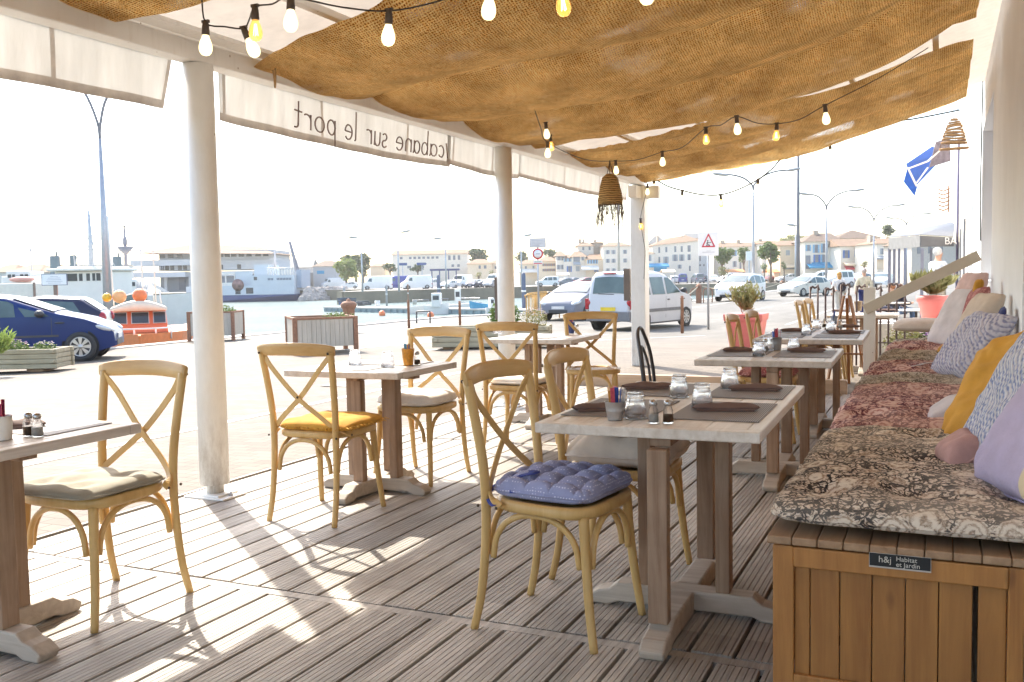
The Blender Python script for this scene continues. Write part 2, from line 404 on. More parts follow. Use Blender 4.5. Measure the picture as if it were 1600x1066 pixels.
# ---------------------------------------------------------------- awning frame
def post_mat():
    m = nmat('post paint'); g = N(m); c = g.coord(); sep = g.n('ShaderNodeSeparateXYZ', {0: c})
    base = g.ramp(g.noise(c, 2.5, 5, .6), [(.3, (.80, .775, .72)), (.7, (.88, .86, .82))])
    low = g.n('ShaderNodeMapRange', {0: sep.outputs[2], 1: .0, 2: .55, 3: 1., 4: 0.}).outputs[0]
    dirt = g.n('ShaderNodeMapRange', {0: g.noise(g.coord('Object', (10, 10, 3)), 2, 7, .75), 1: .42, 2: .7}).outputs[0]
    col = g.mix(g.math('MULTIPLY', g.math('ADD', g.math('MULTIPLY', low, .8), .10), dirt), base, (.34, .27, .20))
    sp = g.n('ShaderNodeTexVoronoi', {'Vector': g.coord('Object', (1, 1, .5)), 'Scale': 16.}).outputs['Distance']; sz = g.math('MULTIPLY', g.noise(c, 4, 2, .5), .16)
    col = g.mix(g.math('LESS_THAN', sp, g.math('SUBTRACT', sz, .045)), col, (.20, .12, .08))
    g.out(g.pbr(col, .42, 0, g.bump(g.noise(g.coord('Object', (6, 6, 1.2)), 5, 5, .6), .15, .01))); return m
post_paint = post_mat()
def pole(pt, h, sq, label, r=.086):
    t = thing('awning_post', label, 'post', pt, 0, 'white awning posts along the deck edge'); m_ = MB()
    if sq: m_.b2((-.105, -.105, .0), (.105, .105, h)); m_.build('post_shaft', post_paint, t, bevel=.012)
    else:
        m_.lathe((0, 0, 0), [(r*.62, .02), (r*.62, .075), (r, .078), (r, h*.5), (r, h)], 28); m_.build('post_shaft', post_paint, t)
        p = MB(); p.b2((-.15, -.1, .0005), (.15, .1, .012)); p.b2((-.1, -.085, .012), (.1, .085, .024)); p.build('base_plate', white_paint, t, bevel=.003)
        for sx in (-.12, .12):
            b = MB(); b.lathe((sx, .0, .012), [(.014, 0), (.014, .012), (.007, .014), (.007, .022)], 6, smooth=False); b.build('bolt', grey_metal, t)
    return t
P1 = pole((-3.92, 4.25, 0), 2.515, False, 'round white awning post nearest the camera, beside the parked blue car')
P2 = pole((-3.90, 8.33, 0), 2.515, False, 'round white awning post in the middle, right of the lettered valance', .084)
P3 = pole((-3.93, 12.9, -.03), 2.545, True, 'square white awning post at the far corner with bulbs down its side')
k3 = MB(); k3.b2((-.06, -.34, 2.36), (.06, -.106, 2.53)); k3.b2((.106, -.07, 2.36), (.30, .07, 2.53)); k3.build('bracket', white_paint, P3, bevel=.01)
awn = thing('awning', 'large white terrace awning with sloping fabric roof above the tables', 'awning', (-3.92, 4.25, 2.5))
def aw(mb, name, mat, **k):
    o = mb.build(name, mat, awn, **k); o.location = (3.92, -4.25, -2.5); return o
bm_ = MB(); bm_.b2((-3.985, -2, 2.52), (-3.865, 13.0, 2.635)); aw(bm_, 'eave_beam', white_paint, bevel=.008)
bm_ = MB(); bm_.b2((-4.045, -2, 2.575), (-4.005, 13.0, 2.62)); aw(bm_, 'gutter_rail', plain('beige rail', (.55, .47, .39), .5, var=.08), bevel=.004)
bm_ = MB(); bm_.b2((-3.862, -2, 2.64), (-3.74, 13.0, 2.665)); aw(bm_, 'inner_rail', white_paint, bevel=.003)
bm_ = MB(); bm_.b2((-3.98, -2, 2.6355), (-3.95, 13.0, 2.712)); aw(bm_, 'slit_blocker', white_paint)  # strip added to block sunlight coming through the slit above the beam
def roof_z(X): return 2.70+.19*(X+3.9)
tp = cloth('awning tarp', (.52, .455, .385), .75, trans=.34, weave=80, bumpst=.1, var=.08)
rf = MB(); rf.grid(lambda u, v: V((lerp(-3.99, .62, u), lerp(-2, 13.05, v), roof_z(lerp(-3.99, .62, u))+.03 - .02*sin(pi*((u*6.2) % 1)))), 60, 40); aw(rf, 'roof_canvas', tp)
for X in (-3.25, -2.5, -1.7, -.9, -.1):
    r_ = MB(); r_.b2((X-.028, -2, roof_z(X)-.045), (X+.028, 13.0, roof_z(X)-.002)); aw(r_, 'roof_rib', white_paint, bevel=.006)
# ---------------------------------------------------------------- valances
def valance_mat():
    m = nmat('valance'); g = N(m); c = g.coord()
    n1 = g.noise(g.coord('Object', (1, 3, .6)), 3, 5, .6)
    col = g.ramp(n1, [(.3, (.70, .68, .65)), (.7, (.82, .80, .77))])
    nr = g.bump(n1, .3, .02); a = g.pbr(col, .8, 0, nr)
    t = g.n('ShaderNodeBsdfTranslucent', {0: col, 1: nr}).outputs[0]
    g.out(g.n('ShaderNodeMixShader', {0: .55, 1: a, 2: t}).outputs[0]); return m
VM = valance_mat(); seam_m = cloth('valance hem', (.66, .60, .55), .85, trans=.52, weave=100, bumpst=.1)
def valance(y0, y1, label, seams, dz=0., z0=2.61, z1=2.250, sl=.03, sr=-.07):
    t = thing('awning_valance', label, 'valance', (-4.0, y0, z1), 0, 'canvas valances hanging from the eave')
    L = y1-y0
    def wave(y, v): return V((-.012*sin(3.1*(y+y0))*(1-v) - .02*(1-v)**2 - .008*sin(11*(y+y0))*(1-v), y+(1-v)*(sl*max(0, 1-y/.4)+sr*max(0, 1-(L-y)/.4)), (z0-z1)*v + (dz-.028)*(1-v)*sin(pi*y/L)))
    m_ = MB(); m_.grid(lambda u, v: wave(u*L, v), max(12, int(L*12)), 8); m_.build('canvas', VM, t, solid=.0015)
    h = MB(); h.grid(lambda u, v: wave(u*L, v*.13)+V((.004, 0, 0)), max(12, int(L*12)), 2); h.build('hem', seam_m, t)
    for s_ in seams:
        q = MB(); q.grid(lambda u, v: wave(s_-y0+u*.028, .13+v*.87)+V((.0045, 0, 0)), 1, 8); q.build('seam', seam_m, t)
    return t, wave
valance(-1.5, 4.15, 'plain off-white valance left of the nearest round post', (2.0, 3.32, 4.115))
v2, wv2 = valance(4.50, 7.46, 'off-white valance lettered with handwriting seen from behind', (4.53, 5.52, 6.70), sr=-.02)
valance(7.40, 8.95, 'plain valance with a rounded end beside the middle round post', (7.50, 8.3), .0, 2.61, 2.28, sl=-.03, sr=0)
valance(8.94, 12.7, 'plain far valance reaching the square corner post', (10.2, 11.4), 0, 2.61, 2.30, sl=0)
# handwriting strokes (unit = x-height 1), drawn along +s ; seen from inside it reads mirrored
def arc(cx, cy, rx, ry, a0, a1, n=10): return [(cx+rx*cos(rad(a0+(a1-a0)*i/n)), cy+ry*sin(rad(a0+(a1-a0)*i/n))) for i in range(n+1)]
GL = {'c': (.8, [arc(.42, .5, .38, .5, 50, 320)]), 'a': (.95, [arc(.4, .5, .38, .5, 0, 360, 14), [(.78, 1), (.78, .2), (.88, 0)]]),
 'b': (.9, [[(.08, 2.0), (.08, 0)], arc(.44, .5, .36, .5, 180, -180, 14)]), 'n': (.9, [[(.08, 1), (.08, 0)], arc(.42, .62, .34, .38, 180, 0)+[(.76, 0)]]),
 'e': (.85, [[(.06, .52), (.76, .56)]+arc(.42, .5, .36, .5, 10, 320, 14)]), 's': (.7, [arc(.36, .74, .26, .25, 40, 270)+arc(.34, .25, .27, .25, 90, -150)]),
 'u': (.9, [[(.08, 1)]+arc(.4, .36, .32, .36, 180, 360)+[(.72, 1)], [(.72, .5), (.76, 0)]]), 'r': (.65, [[(.08, 1), (.08, 0)], arc(.42, .6, .34, .38, 180, 60)]),
 'l': (.3, [[(.12, 2.0), (.14, .1), (.22, 0)]]), 'p': (.95, [[(.08, 1), (.08, -.9)], arc(.46, .5, .38, .5, 180, -180, 14)]),
 'o': (.95, [arc(.44, .5, .4, .5, 90, 450, 14)]), 't': (.7, [[(.3, 1.7), (.3, .2)]+arc(.5, .2, .2, .2, 180, 300, 5), [(.02, 1.05), (.62, 1.1)]]), ' ': (.6, [])}
txt = '\\cabane sur le port'; xs = 0; strokes = []
GL['\\'] = (.45, [[(.3, 1.3), (.02, .0)]])
for ch in txt:
    wd, st = GL[ch]
    for p in st: strokes.append([(xs+a, b) for a, b in p])
    xs += wd+.16
tx = MB(); y_start, y_end = plX(700, 236, -4.0).y, plX(456, 170, -4.0).y; k_ = (y_start-y_end)/xs
for p in strokes:
    pts = []
    for a, b in p:
        y = y_start-a*k_; v = (.072+b*.098)/(2.61-2.25)
        q = wv2(y-4.5, max(0, min(1, v))) + V((.006, 0, 0)); pts.append(q)
    tx.tube(pts, .006, 5)
tx.build('lettering', plain('letter paint', (.26, .19, .165), .8), v2)
# ---------------------------------------------------------------- burlap
def burlap_mat():
    m = nmat('burlap'); g = N(m); c = g.coord('Object')
    loose = g.noise(g.coord('Object', (1.2, 2.2, 1)), 1.1, 3, .55)
    wob = g.noise(c, 14, 3, .6)
    wc = g.n('ShaderNodeVectorMath', {0: c, 1: g.n('ShaderNodeVectorMath', {0: g.n('ShaderNodeCombineXYZ', {0: wob, 1: wob, 2: 0.}).outputs[0], 1: (.016, .016, 0)}, operation='MULTIPLY').outputs[0]}, operation='ADD').outputs[0]
    wa = g.n('ShaderNodeTexWave', {'Vector': wc, 'Scale': 19., 'Distortion': 3.2, 'Detail': 3., 'Detail Scale': 2.2}, bands_direction='X').outputs['Fac']
    wb_ = g.n('ShaderNodeTexWave', {'Vector': wc, 'Scale': 19., 'Distortion': 3.2, 'Detail': 3., 'Detail Scale': 2.2}, bands_direction='Y').outputs['Fac']
    mx = g.math('MAXIMUM', wa, wb_)
    fib = g.noise(g.coord('Object', (1, 1, 1)), 70, 4, .7); big = g.noise(c, 2.4, 5, .62)
    spk = g.noise(g.coord('Object', (2.6, 1, 1), (0, 0, .5)), 13, 8, .85)
    col = g.ramp(g.math('ADD', g.math('MULTIPLY', mx, .28), g.math('ADD', g.math('MULTIPLY', fib, .30), g.math('MULTIPLY', spk, .42))), [(.36, (.17, .045, .006)), (.45, (.62, .255, .045)), (.53, (.90, .50, .13)), (.64, (1., .80, .42))])
    col = g.mix(1., col, g.ramp(big, [(.3, (.62, .54, .46)), (.68, (1.15, 1.12, 1.05))]), 'MULTIPLY')
    nr = g.bump(g.math('ADD', mx, g.math('ADD', fib, g.math('MULTIPLY', spk, 1.6))), 1., .022)
    a = g.pbr(col, .95, 0, nr); t = g.n('ShaderNodeBsdfTranslucent', {0: col, 1: nr}).outputs[0]
    sh = g.n('ShaderNodeMixShader', {0: .56, 1: a, 2: t}).outputs[0]
    th = g.n('ShaderNodeMapRange', {0: loose, 1: .56, 2: .74, 3: -.05, 4: .46}).outputs[0]
    hole = g.math('LESS_THAN', mx, th)
    tr = g.n('ShaderNodeBsdfTransparent').outputs[0]
    g.out(g.n('ShaderNodeMixShader', {0: hole, 1: sh, 2: tr}).outputs[0]); return m
BUR = burlap_mat()
def burlap(y0, y1, label, nsw, depth, seed, x0=-3.84, x1=.22):
    L = y1-y0
    def fn(u, v):
        X = lerp(x0, x1, u); Y = lerp(y0, y1, v)
        ph = v*nsw + .26*sin(u*4+seed) + .08*sin(u*9+2*seed)
        sw = abs(sin(pi*ph))**.62
        s_ = depth*(.35+.65*sin(pi*min(1, max(0, u*.96+.02))))*sw + .05*sin(pi*u)
        s_ += .045*NZ.noise(V((X*1.1, Y*1.7, seed))) + .010*NZ.noise(V((X*4, Y*6, seed)))
        Y += .07*NZ.noise(V((X*1.5, v*2, seed+9))) + .02*NZ.noise(V((X*7, v*3, seed+5)))
        edge = min(u, 1-u)
        Y += (.22*(v-.5)*-1)*max(0, .06-edge)/.06
        return V((X, Y, roof_z(X)-.07-max(0, s_)))
    m_ = MB(); m_.grid(fn, 150, 120)
    o = m_.build('burlap_drape', BUR); tag(o, label, 'drape', 'burlap drapes slung under the awning'); return o
burlap(-1.2, 3.72, 'burlap drape corner at the top left above the nearest bulbs', 3, .12, 1.)
burlap(4.50, 9.10, 'widest burlap drape, filling the top centre under the awning', 3, .27, 2.3)
burlap(9.70, 12.98, 'farthest burlap drape, with bulbs strung below its scalloped far edge', 2.6, .20, 4.1)
for i, (x, y, z) in enumerate([(-3.8, 4.75, 2.66)]):
    r_ = MB(); r_.tube(spline([(x, y, z), (x+.015, y+.01, z-.12), (x+.03, y, z-.2), (x+.045, y-.01, z-.12), (x+.03, y, z)], 4), .006, 5)
    tag(r_.build('rope_loop', plain('jute rope', (.42, .26, .12), .95, var=.2, vs=60)), 'loose jute rope loop dangling at the corner of the burlap', 'rope')
# side panels on posts
for (px0, px1, py0, py1, Y, lb) in ((776, 787.5, 433, 499, 8.33, 'dark brown flat panel fixed to the side of the middle round post'), (976, 984.5, 420, 470, 12.9, 'small dark panel fixed to the side of the square corner post')):
    a = plY(px0, py1, Y); b = plY(px1, py0, Y)
    m_ = MB(); m_.b2((a.x, Y-.04, a.z), (b.x+.005, Y+.04, b.z)); o = m_.build('side_panel', plain('panel brown', (.15, .11, .085), .45, var=.2, vs=3), bevel=.004); tag(o, lb, 'panel')
random.seed(11)
# ---------------------------------------------------------------- bentwood chair
chair_wood = wood('bentwood', (.60, .38, .13), (.76, .54, .24), .42, 'Z', .9, .30, (.44, .24, .075), .10)
crest_wood = wood('crest wood', (.56, .34, .12), (.72, .49, .22), .36, 'X', .9, .32, (.40, .22, .075), .10)
def cane_mat():
    m = nmat('cane'); g = N(m); c = g.coord('Object')
    a = g.n('ShaderNodeTexWave', {'Vector': c, 'Scale': 30.}, bands_direction='X').outputs['Fac']
    b = g.n('ShaderNodeTexWave', {'Vector': c, 'Scale': 30.}, bands_direction='Y').outputs['Fac']
    h = g.math('MAXIMUM', a, b)
    g.out(g.pbr(g.ramp(h, [(.3, (.22, .11, .03)), (.8, (.52, .32, .12))]), .5, 0, g.bump(h, .4, .003))); return m
CANE = cane_mat()
def seat_outline(n=40, k=1.):
    P = []
    for i in range(n):
        a = 2*pi*i/n; c, s_ = cos(a), sin(a); e = .58
        x = (abs(c)**e)*(1 if c > 0 else -1)*.222*k; y = (abs(s_)**e)*(1 if s_ > 0 else -1)*.215*k
        x *= 1+.09*(y/.215); P.append((x, y))
    return P
def make_chair(label, group='bentwood cross-back chairs', wd=chair_wood, cw=crest_wood):
    t = thing('cross_back_chair', label, 'chair', (0, 0, 0), 0, group)
    for s_ in (-1, 1):
        m_ = MB(); pth = spline([(s_*.205, -.262, 0), (s_*.200, -.232, .13), (s_*.196, -.213, .30), (s_*.194, -.208, .46), (s_*.198, -.214, .60), (s_*.207, -.235, .75), (s_*.216, -.262, .90)], 5)
        n = len(pth); m_.tube(pth, [lerp(.0145, .0175, min(1, i/n*2)) for i in range(n)], 12); m_.build('leg', wd, t)
    for s_ in (-1, 1):
        m_ = MB(); pth = spline([(s_*.178, .170, .45), (s_*.184, .180, .30), (s_*.196, .196, .14), (s_*.206, .216, 0)], 5)
        n = len(pth); m_.tube(pth, [lerp(.0185, .0140, i/n) for i in range(n)], 12); m_.build('leg', wd, t)
    # crest: bowed flat bentwood
    m_ = MB(); pth = []
    for i in range(21):
        u = i/10-1; pth.append(V((u*.238, -.245-.055*(1-u*u)-.012*(abs(u)**6), .905+.012*(1-u*u))))
    hw, hh = .0115, .034; pr = [(hw*cos(a)*(1 if True else 1), hh*(abs(sin(a))**.6)*(1 if sin(a) > 0 else -1)) for a in [2*pi*j/14 for j in range(14)]]
    sc = [1-.30*abs(i/10-1)**5 for i in range(21)]
    m_.sweep(pth, pr, up=(0, -.18, 1), scales=sc); m_.build('crest_rail', cw, t)
    for s_ in (-1, 1):
        m_ = MB(); pth = spline([(s_*.212, -.250, .888), (s_*.150, -.263, .815), (s_*.012, -.247+s_*.005, .668), (-s_*.110, -.225, .565), (-s_*.185, -.196, .500), (-s_*.226, -.130, .462)], 6)
        up = lambda i, P=pth, s_=s_: V((s_*.15, 1, .2)) if i < len(P)*.78 else V((-s_*(i-len(P)*.78)/(len(P)*.22), 1-.75*(i-len(P)*.78)/(len(P)*.22), .1))
        m_.sweep(pth, [(-.0135, -.0042), (.0135, -.0042), (.0135, .0042), (-.0135, .0042)], up=up, smooth=False)
        m_.build('cross_slat', wd, t, bevel=.003)
    b = MB(); b.ell((0, -.258, .664), (.007, .006, .007), 8)
    for s_ in (-1, 1): b.ell((s_*.214, -.285, .895), (.007, .006, .007), 8); b.ell((s_*.212, -.230, .455), (.006, .006, .006), 8); b.ell((s_*.244, -.135, .462), (.004, .006, .006), 8)
    b.build('bolt', plain('bolt', (.09, .06, .04), .4, .5), t)
    # seat
    m_ = MB(); o = seat_outline(); n = len(o)
    prof = [(.80, .468), (.86, .481), (.96, .483), (1.0, .474), (1.0, .452), (.97, .443), (.80, .443)]
    vs = [(x*k, y*k, z) for k, z in prof for x, y in o]
    m_.add(vs, [(j*n+i, j*n+(i+1) % n, (j+1) % len(prof)*n+(i+1) % n, (j+1) % len(prof)*n+i) for j in range(len(prof)) for i in range(n)], True)
    st = m_.build('seat', wd, t)
    m_ = MB(); vs = [(0, 0, .466)]+[(x*.82, y*.82, .472) for x, y in o]
    m_.add(vs, [(0, i+1, (i+1) % n+1) for i in range(n)], True); m_.build('seat_panel', CANE, st)
    # arched braces
    def arch(a, b_, k):
        a, b_ = V(a), V(b_); P = []
        for u, z in ((0, .268), (.04, .34), (.15, .395), (.32, .426), (.5, .434), (.68, .426), (.85, .395), (.96, .34), (1, .268)):
            p = a.lerp(b_, u); P.append((p.x, p.y, z))
        m_ = MB(); m_.tube(spline(P, 4), .0115, 10); m_.build('brace', wd, t)
    arch((-.186, -.186, 0), (-.176, .152, 0), 0); arch((.186, -.186, 0), (.176, .152, 0), 0)
    arch((-.162, -.214, 0), (.162, -.214, 0), 0); arch((-.150, .186, 0), (.150, .186, 0), 0)
    return t
CH = make_chair('bentwood cross-back chair holding the blue quilted cushion')
CH.location = (-1.245, 3.115, 0); CH.rotation_euler = (0, 0, rad(-96))
chairs = [((-1.215, 3.76, 0), -91, 'bentwood chair with the tufted beige cushion, behind the blue-cushioned one'),
          ((-3.03, 4.16, 0), 1, 'bentwood chair with the fringed mustard cushion, its back to the camera'),
          ((-3.02, 5.12, 0), 178, 'bentwood chair with the pale round-edged cushion across from the mustard one'),
          ((-3.0, 2.60, 0), 180, 'bentwood chair tucked in at the left table, holding a striped taupe cushion'),
          ((-2.84, 6.30, 0), 3, 'bentwood chair with its X back toward the camera at the far left table'),
          ((-2.71, 7.50, 0), 203, 'bentwood chair facing the camera behind the cup of pens'),
          ((-1.215, 7.27, 0), -88, 'bentwood chair with the red patterned seat pad under the third bench table'),
          ((-1.20, 7.98, 0), -90, 'bentwood chair next to the one with the red seat pad'),
          ((-1.22, 10.95, 0), -90, 'bentwood chair seen edge-on before the metal trellis'),
          ((-1.20, 11.55, 0), -93, 'bentwood chair beyond the edge-on one, by the folding easel')]
CHS = [CH]+[dup(CH, p, rad(a), l) for p, a, l in chairs]
# dark metal bistro chair
t = thing('bistro_chair', 'dark metal bistro chair with a looped back at the second bench table', 'chair', (-1.52, 5.85, 0), rad(-84))
m_ = MB(); m_.tube(spline([(-.19, -.24, 0), (-.185, -.20, .45), (-.17, -.22, .72), (-.10, -.255, .88), (0, -.26, .92), (.10, -.255, .88), (.17, -.22, .72), (.185, -.20, .45), (.19, -.24, 0)], 6), .012, 8); m_.build('back_frame', dark_metal, t)
m_ = MB(); m_.tube(spline([(-.09, -.2, .46), (-.085, -.225, .68), (0, -.25, .80), (.085, -.225, .68), (.09, -.2, .46)], 6), .009, 8); m_.build('back_loop', dark_metal, t)
m_ = MB(); m_.lathe((0, 0, 0), [(.01, .452), (.19, .452), (.205, .46), (.2, .472), (.01, .470)], 24); m_.build('seat', dark_metal, t)
for s_ in (-1, 1): m_ = MB(); m_.tube([(s_*.15, .15, .45), (s_*.19, .21, 0)], .011, 8); m_.build('leg', dark_metal, t)
# ---------------------------------------------------------------- cushions
def pad(w_, l_, t_, tufts=(), wr=.0, seed=0, n=44, sq=7, tuft_d=.6, tuft_s=.05, puff=.5, quilt=0., fold=0., sag=None, corner=.0):
    """closed cushion; bottom near z=0"""
    m_ = MB(); nu = n; nv = max(8, int(n*l_/w_)); nv = min(nv, 110); vs = []; idx = {}
    def pt(u, v, top):
        x, y = u*w_/2, v*l_/2
        # round the corners of the outline
        r = (abs(u)**sq+abs(v)**sq)**(1/sq); q = max(abs(u), abs(v))
        if r > 1e-6: x *= q/r; y *= q/r
        h = max(0, (1-abs(u)**5)*(1-abs(v)**5))**puff
        if corner: cc = abs(u*v)**3; x *= 1+corner*cc; y *= 1+corner*cc
        z = t_*h
        d = 0
        for a, b in tufts: d = max(d, exp(-((x-a)**2+(y-b)**2)/(2*tuft_s**2)))
        z *= 1-tuft_d*d
        if quilt: z *= .42+.64*(abs(sin(pi*(x/quilt+.5)))*abs(sin(pi*(y/quilt+.5))))**.38
        k = wr*h*(NZ.noise(V((x*7+seed, y*7, seed)))+.5*NZ.noise(V((x*17, y*17+seed, seed))))
        e = .01*wr/.012*NZ.noise(V((x*9, y*9, seed+3))) if wr else 0
        if fold: k += fold*h*(NZ.noise(V((x*1.6+seed, y*13, seed)))+.6*NZ.noise(V((x*3+seed, y*24, seed+4)))); x += fold*.9*NZ.noise(V((u, y*11, seed+8)))*abs(u)**3
        if top: return V((x+e, y+e, t_*.36+z*.64+k))
        return V((x+e, y+e, t_*.36*(1-h)))
    T = {}; B = {}
    for i in range(nu+1):
        for j in range(nv+1):
            u, v = -1+2*i/nu, -1+2*j/nv; u = sin(u*pi/2)*.35+u*.65; v = sin(v*pi/2)*.35+v*.65
            T[i, j] = len(vs); vs.append(pt(u, v, True))
            if 0 < i < nu and 0 < j < nv: B[i, j] = len(vs); vs.append(pt(u, v, False))
            else: B[i, j] = T[i, j]
    fs = []
    for i in range(nu):
        for j in range(nv):
            fs.append((T[i, j], T[i+1, j], T[i+1, j+1], T[i, j+1])); fs.append((B[i, j], B[i, j+1], B[i+1, j+1], B[i+1, j]))
    m_.add(vs, fs, True)
    seq = [(i, 0) for i in range(nu)]+[(nu, j) for j in range(nv)]+[(i, nv) for i in range(nu, 0, -1)]+[(0, j) for j in range(nv, 0, -1)]
    m_.rim = [vs[T[k]] for k in seq[::2]]; return m_
def dots_mat(name, col, dot, sc=90):
    m = nmat(name); g = N(m); c = g.coord('Object')
    v = g.n('ShaderNodeTexVoronoi', {'Vector': c, 'Scale': sc, 'Randomness': .25}).outputs['Distance']
    n1 = g.noise(c, 12, 5, .6); base = g.ramp(n1, [(.3, tuple(x*.85 for x in col)), (.7, tuple(min(1, x*1.12) for x in col))])
    cc = g.mix(g.math('LESS_THAN', v, .22), base, dot)
    g.out(g.pbr(cc, .9, 0, g.bump(g.math('ADD', n1, g.math('MULTIPLY', g.noise(c, 260, 2), .4)), .3, .006))); return m
lin_beige = cloth('beige linen', (.66, .58, .50), var=.12); lin_taupe = cloth('taupe stripe', (.34, .31, .25), var=.14, weave=150)
lin_pale = cloth('pale linen', (.78, .72, .66), var=.1); must = cloth('mustard cloth', (.58, .30, .045), var=.14)
blue_q = dots_mat('blue quilt', (.31, .33, .52), (.72, .73, .85)); blue_rib = cloth('blue ribbon', (.05, .07, .28))
def cush(name, label, cat, mb, mat, loc, rot=(0, 0, 0), group=None):
    o = mb.build(name, mat); o.location = loc; o.rotation_euler = rot; tag(o, label, cat, group)
    if mat is not must: q = MB(); q.tube(mb.rim, .0045, 5, closed=True); q.build('piping', mat, o)
    return o
G9 = [(a, b) for a in (-.115, 0, .115) for b in (-.115, 0, .115)]+[(a, b) for a in (-.115, 0, .115) for b in (-.2, .2)]+[(a, b) for b in (-.115, 0, .115) for a in (-.2, .2)]
c_ = cush('chair_cushion', 'square periwinkle blue quilted cushion dotted with white, on the nearest chair', 'cushion', pad(.40, .39, .092, [], .008, 1, 84, 8, 0, .026, .30, quilt=.098), blue_q, (-1.245, 3.125, .478), (0, 0, rad(-98)))
rb = MB()
rb.sweep(spline([(.205, -.09, .03), (.15, -.10, .075), (.12, -.04, .092), (.10, -.10, .085), (.13, -.17, .055), (.19, -.2, .02), (.225, -.17, -.004), (.245, -.14, -.012)], 5), [(-.012, 0), (.012, 0), (.012, .0015), (-.012, .0015)], up=(.2, 0, 1)); rb.build('ribbon', blue_rib, c_)
c_ = cush('chair_cushion', 'plump beige linen cushion with a single deep tuft', 'cushion', pad(.44, .43, .150, [(.02, 0), (.11, .01), (-.10, .02), (.01, .11), (.03, -.11)], .022, 5, 72, 6, .75, .034, .46, corner=.10), lin_beige, (-1.20, 3.77, .475), (0, 0, rad(-88)))
c_ = cush('chair_cushion', 'mustard yellow cushion with a fringed edge, half in sunlight', 'cushion', pad(.44, .43, .062, [(0, 0)], .011, 8, 44, 8, .5, .03, .4), must, (-3.0, 4.16, .476), (0, 0, rad(2)))
fr = MB()
for i in range(150):
    a = random.uniform(0, 4); sd_ = int(a); u = (a-sd_)*2-1; L = .018+random.random()*.012
    p = {0: (u*.205, -.205), 1: (.213, u*.2), 2: (u*.205, .205), 3: (-.213, u*.2)}[sd_]; d = {0: (0, -1), 1: (1, 0), 2: (0, 1), 3: (-1, 0)}[sd_]
    j = random.uniform(-.4, .4); q = (p[0]+(d[0]+j*d[1])*L, p[1]+(d[1]+j*d[0])*L)
    fr.tube([(p[0], p[1], .030), (q[0], q[1], .024-random.random()*.012)], .0022, 3)
fr.build('fringe', must, c_)
c_ = cush('chair_cushion', 'pale grey-cream cushion with gathered piping at the middle left table', 'cushion', pad(.42, .41, .085, [(0, 0)], .007, 12, 44, 5, .3, .05, .36), lin_pale, (-3.02, 5.10, .476), (0, 0, rad(3)))
c_ = cush('chair_cushion', 'thin taupe cushion with stitched creases on the left table chair', 'cushion', pad(.43, .42, .05, [(-.1, .08), (.1, .08), (0, -.07), (.1, -.12), (-.1, -.12)], .007, 17, 50, 8, .45, .03, .4), lin_taupe, (-3.0, 2.57, .476), (0, 0, 0))
c_ = cush('chair_cushion', 'creamy cushion on the chair turned away at the far left table', 'cushion', pad(.40, .39, .07, [(0, 0)], .006, 21, 30), lin_pale, (-2.84, 6.30, .476))
red_m = None
# ---------------------------------------------------------------- paisley textiles
def paisley(name, pts, ring, scale=9., warp=.55, bump_=.3):
    m = nmat(name); g = N(m); c = g.coord('Object')
    def warped(sc, amt):
        nc = g.n('ShaderNodeTexNoise', {'Vector': c, 'Scale': sc, 'Detail': 3.}).outputs['Color']
        off = g.n('ShaderNodeVectorMath', {0: nc, 1: (.5, .5, .5)}, operation='SUBTRACT').outputs[0]
        off = g.n('ShaderNodeVectorMath', {0: off, 'Scale': amt}, operation='SCALE').outputs[0]
        return g.n('ShaderNodeVectorMath', {0: c, 1: off}, operation='ADD').outputs[0]
    c2 = warped(7., warp*.16); c3 = warped(18., .07)
    vn = g.n('ShaderNodeTexVoronoi', {'Vector': c2, 'Scale': scale, 'Randomness': .7}); v = vn.outputs['Distance']
    fl = g.n('ShaderNodeTexVoronoi', {'Vector': c3, 'Scale': scale*4.2, 'Randomness': .9}, feature='DISTANCE_TO_EDGE').outputs[0]
    fl2 = g.n('ShaderNodeTexNoise', {'Vector': c3, 'Scale': scale*5., 'Detail': 4., 'Roughness': .6, 'Distortion': 2.2}).outputs['Fac']
    rings = g.math('ADD', g.math('MULTIPLY', g.math('SINE', g.math('ADD', g.math('MULTIPLY', v, ring*1.5), g.math('MULTIPLY', fl2, 7.))), .5), .5)
    f1 = g.n('ShaderNodeMapRange', {0: fl, 1: .02, 2: .16}).outputs[0]
    f2 = g.n('ShaderNodeMapRange', {0: fl2, 1: .40, 2: .60}).outputs[0]
    mask = g.n('ShaderNodeMapRange', {0: v, 1: .36, 2: .46}).outputs[0]
    ground_ = g.math('MULTIPLY', f1, g.math('ADD', g.math('MULTIPLY', f2, .75), .12))
    h = g.math('ADD', g.math('MULTIPLY', g.math('ADD', g.math('MULTIPLY', rings, .6), .32), g.math('SUBTRACT', 1., mask)), g.math('MULTIPLY', ground_, mask))
    h = g.math('MULTIPLY', h, g.n('ShaderNodeMapRange', {0: g.noise(c, 60, 4, .7), 1: .3, 2: .6, 3: .55, 4: 1.05}).outputs[0])
    col = g.ramp(h, pts)
    fade = g.n('ShaderNodeMapRange', {0: g.noise(g.coord('Object', (.7, 1.8, 1)), 2.6, 4, .6), 1: .40, 2: .60}).outputs[0]
    col = g.mix(g.math('MULTIPLY', fade, .30), col, pts[-1][1])
    g.out(g.pbr(col, .92, 0, g.bump(g.math('ADD', g.noise(c, 16, 6, .65), g.math('MULTIPLY', h, .12)), bump_*1.6, .02))); return m
PA = paisley('black cream paisley', [(0, (.015, .013, .015)), (.19, (.04, .034, .036)), (.29, (.34, .23, .155)), (.42, (.56, .46, .37)), (.65, (.76, .67, .57))], 26., 8.5)
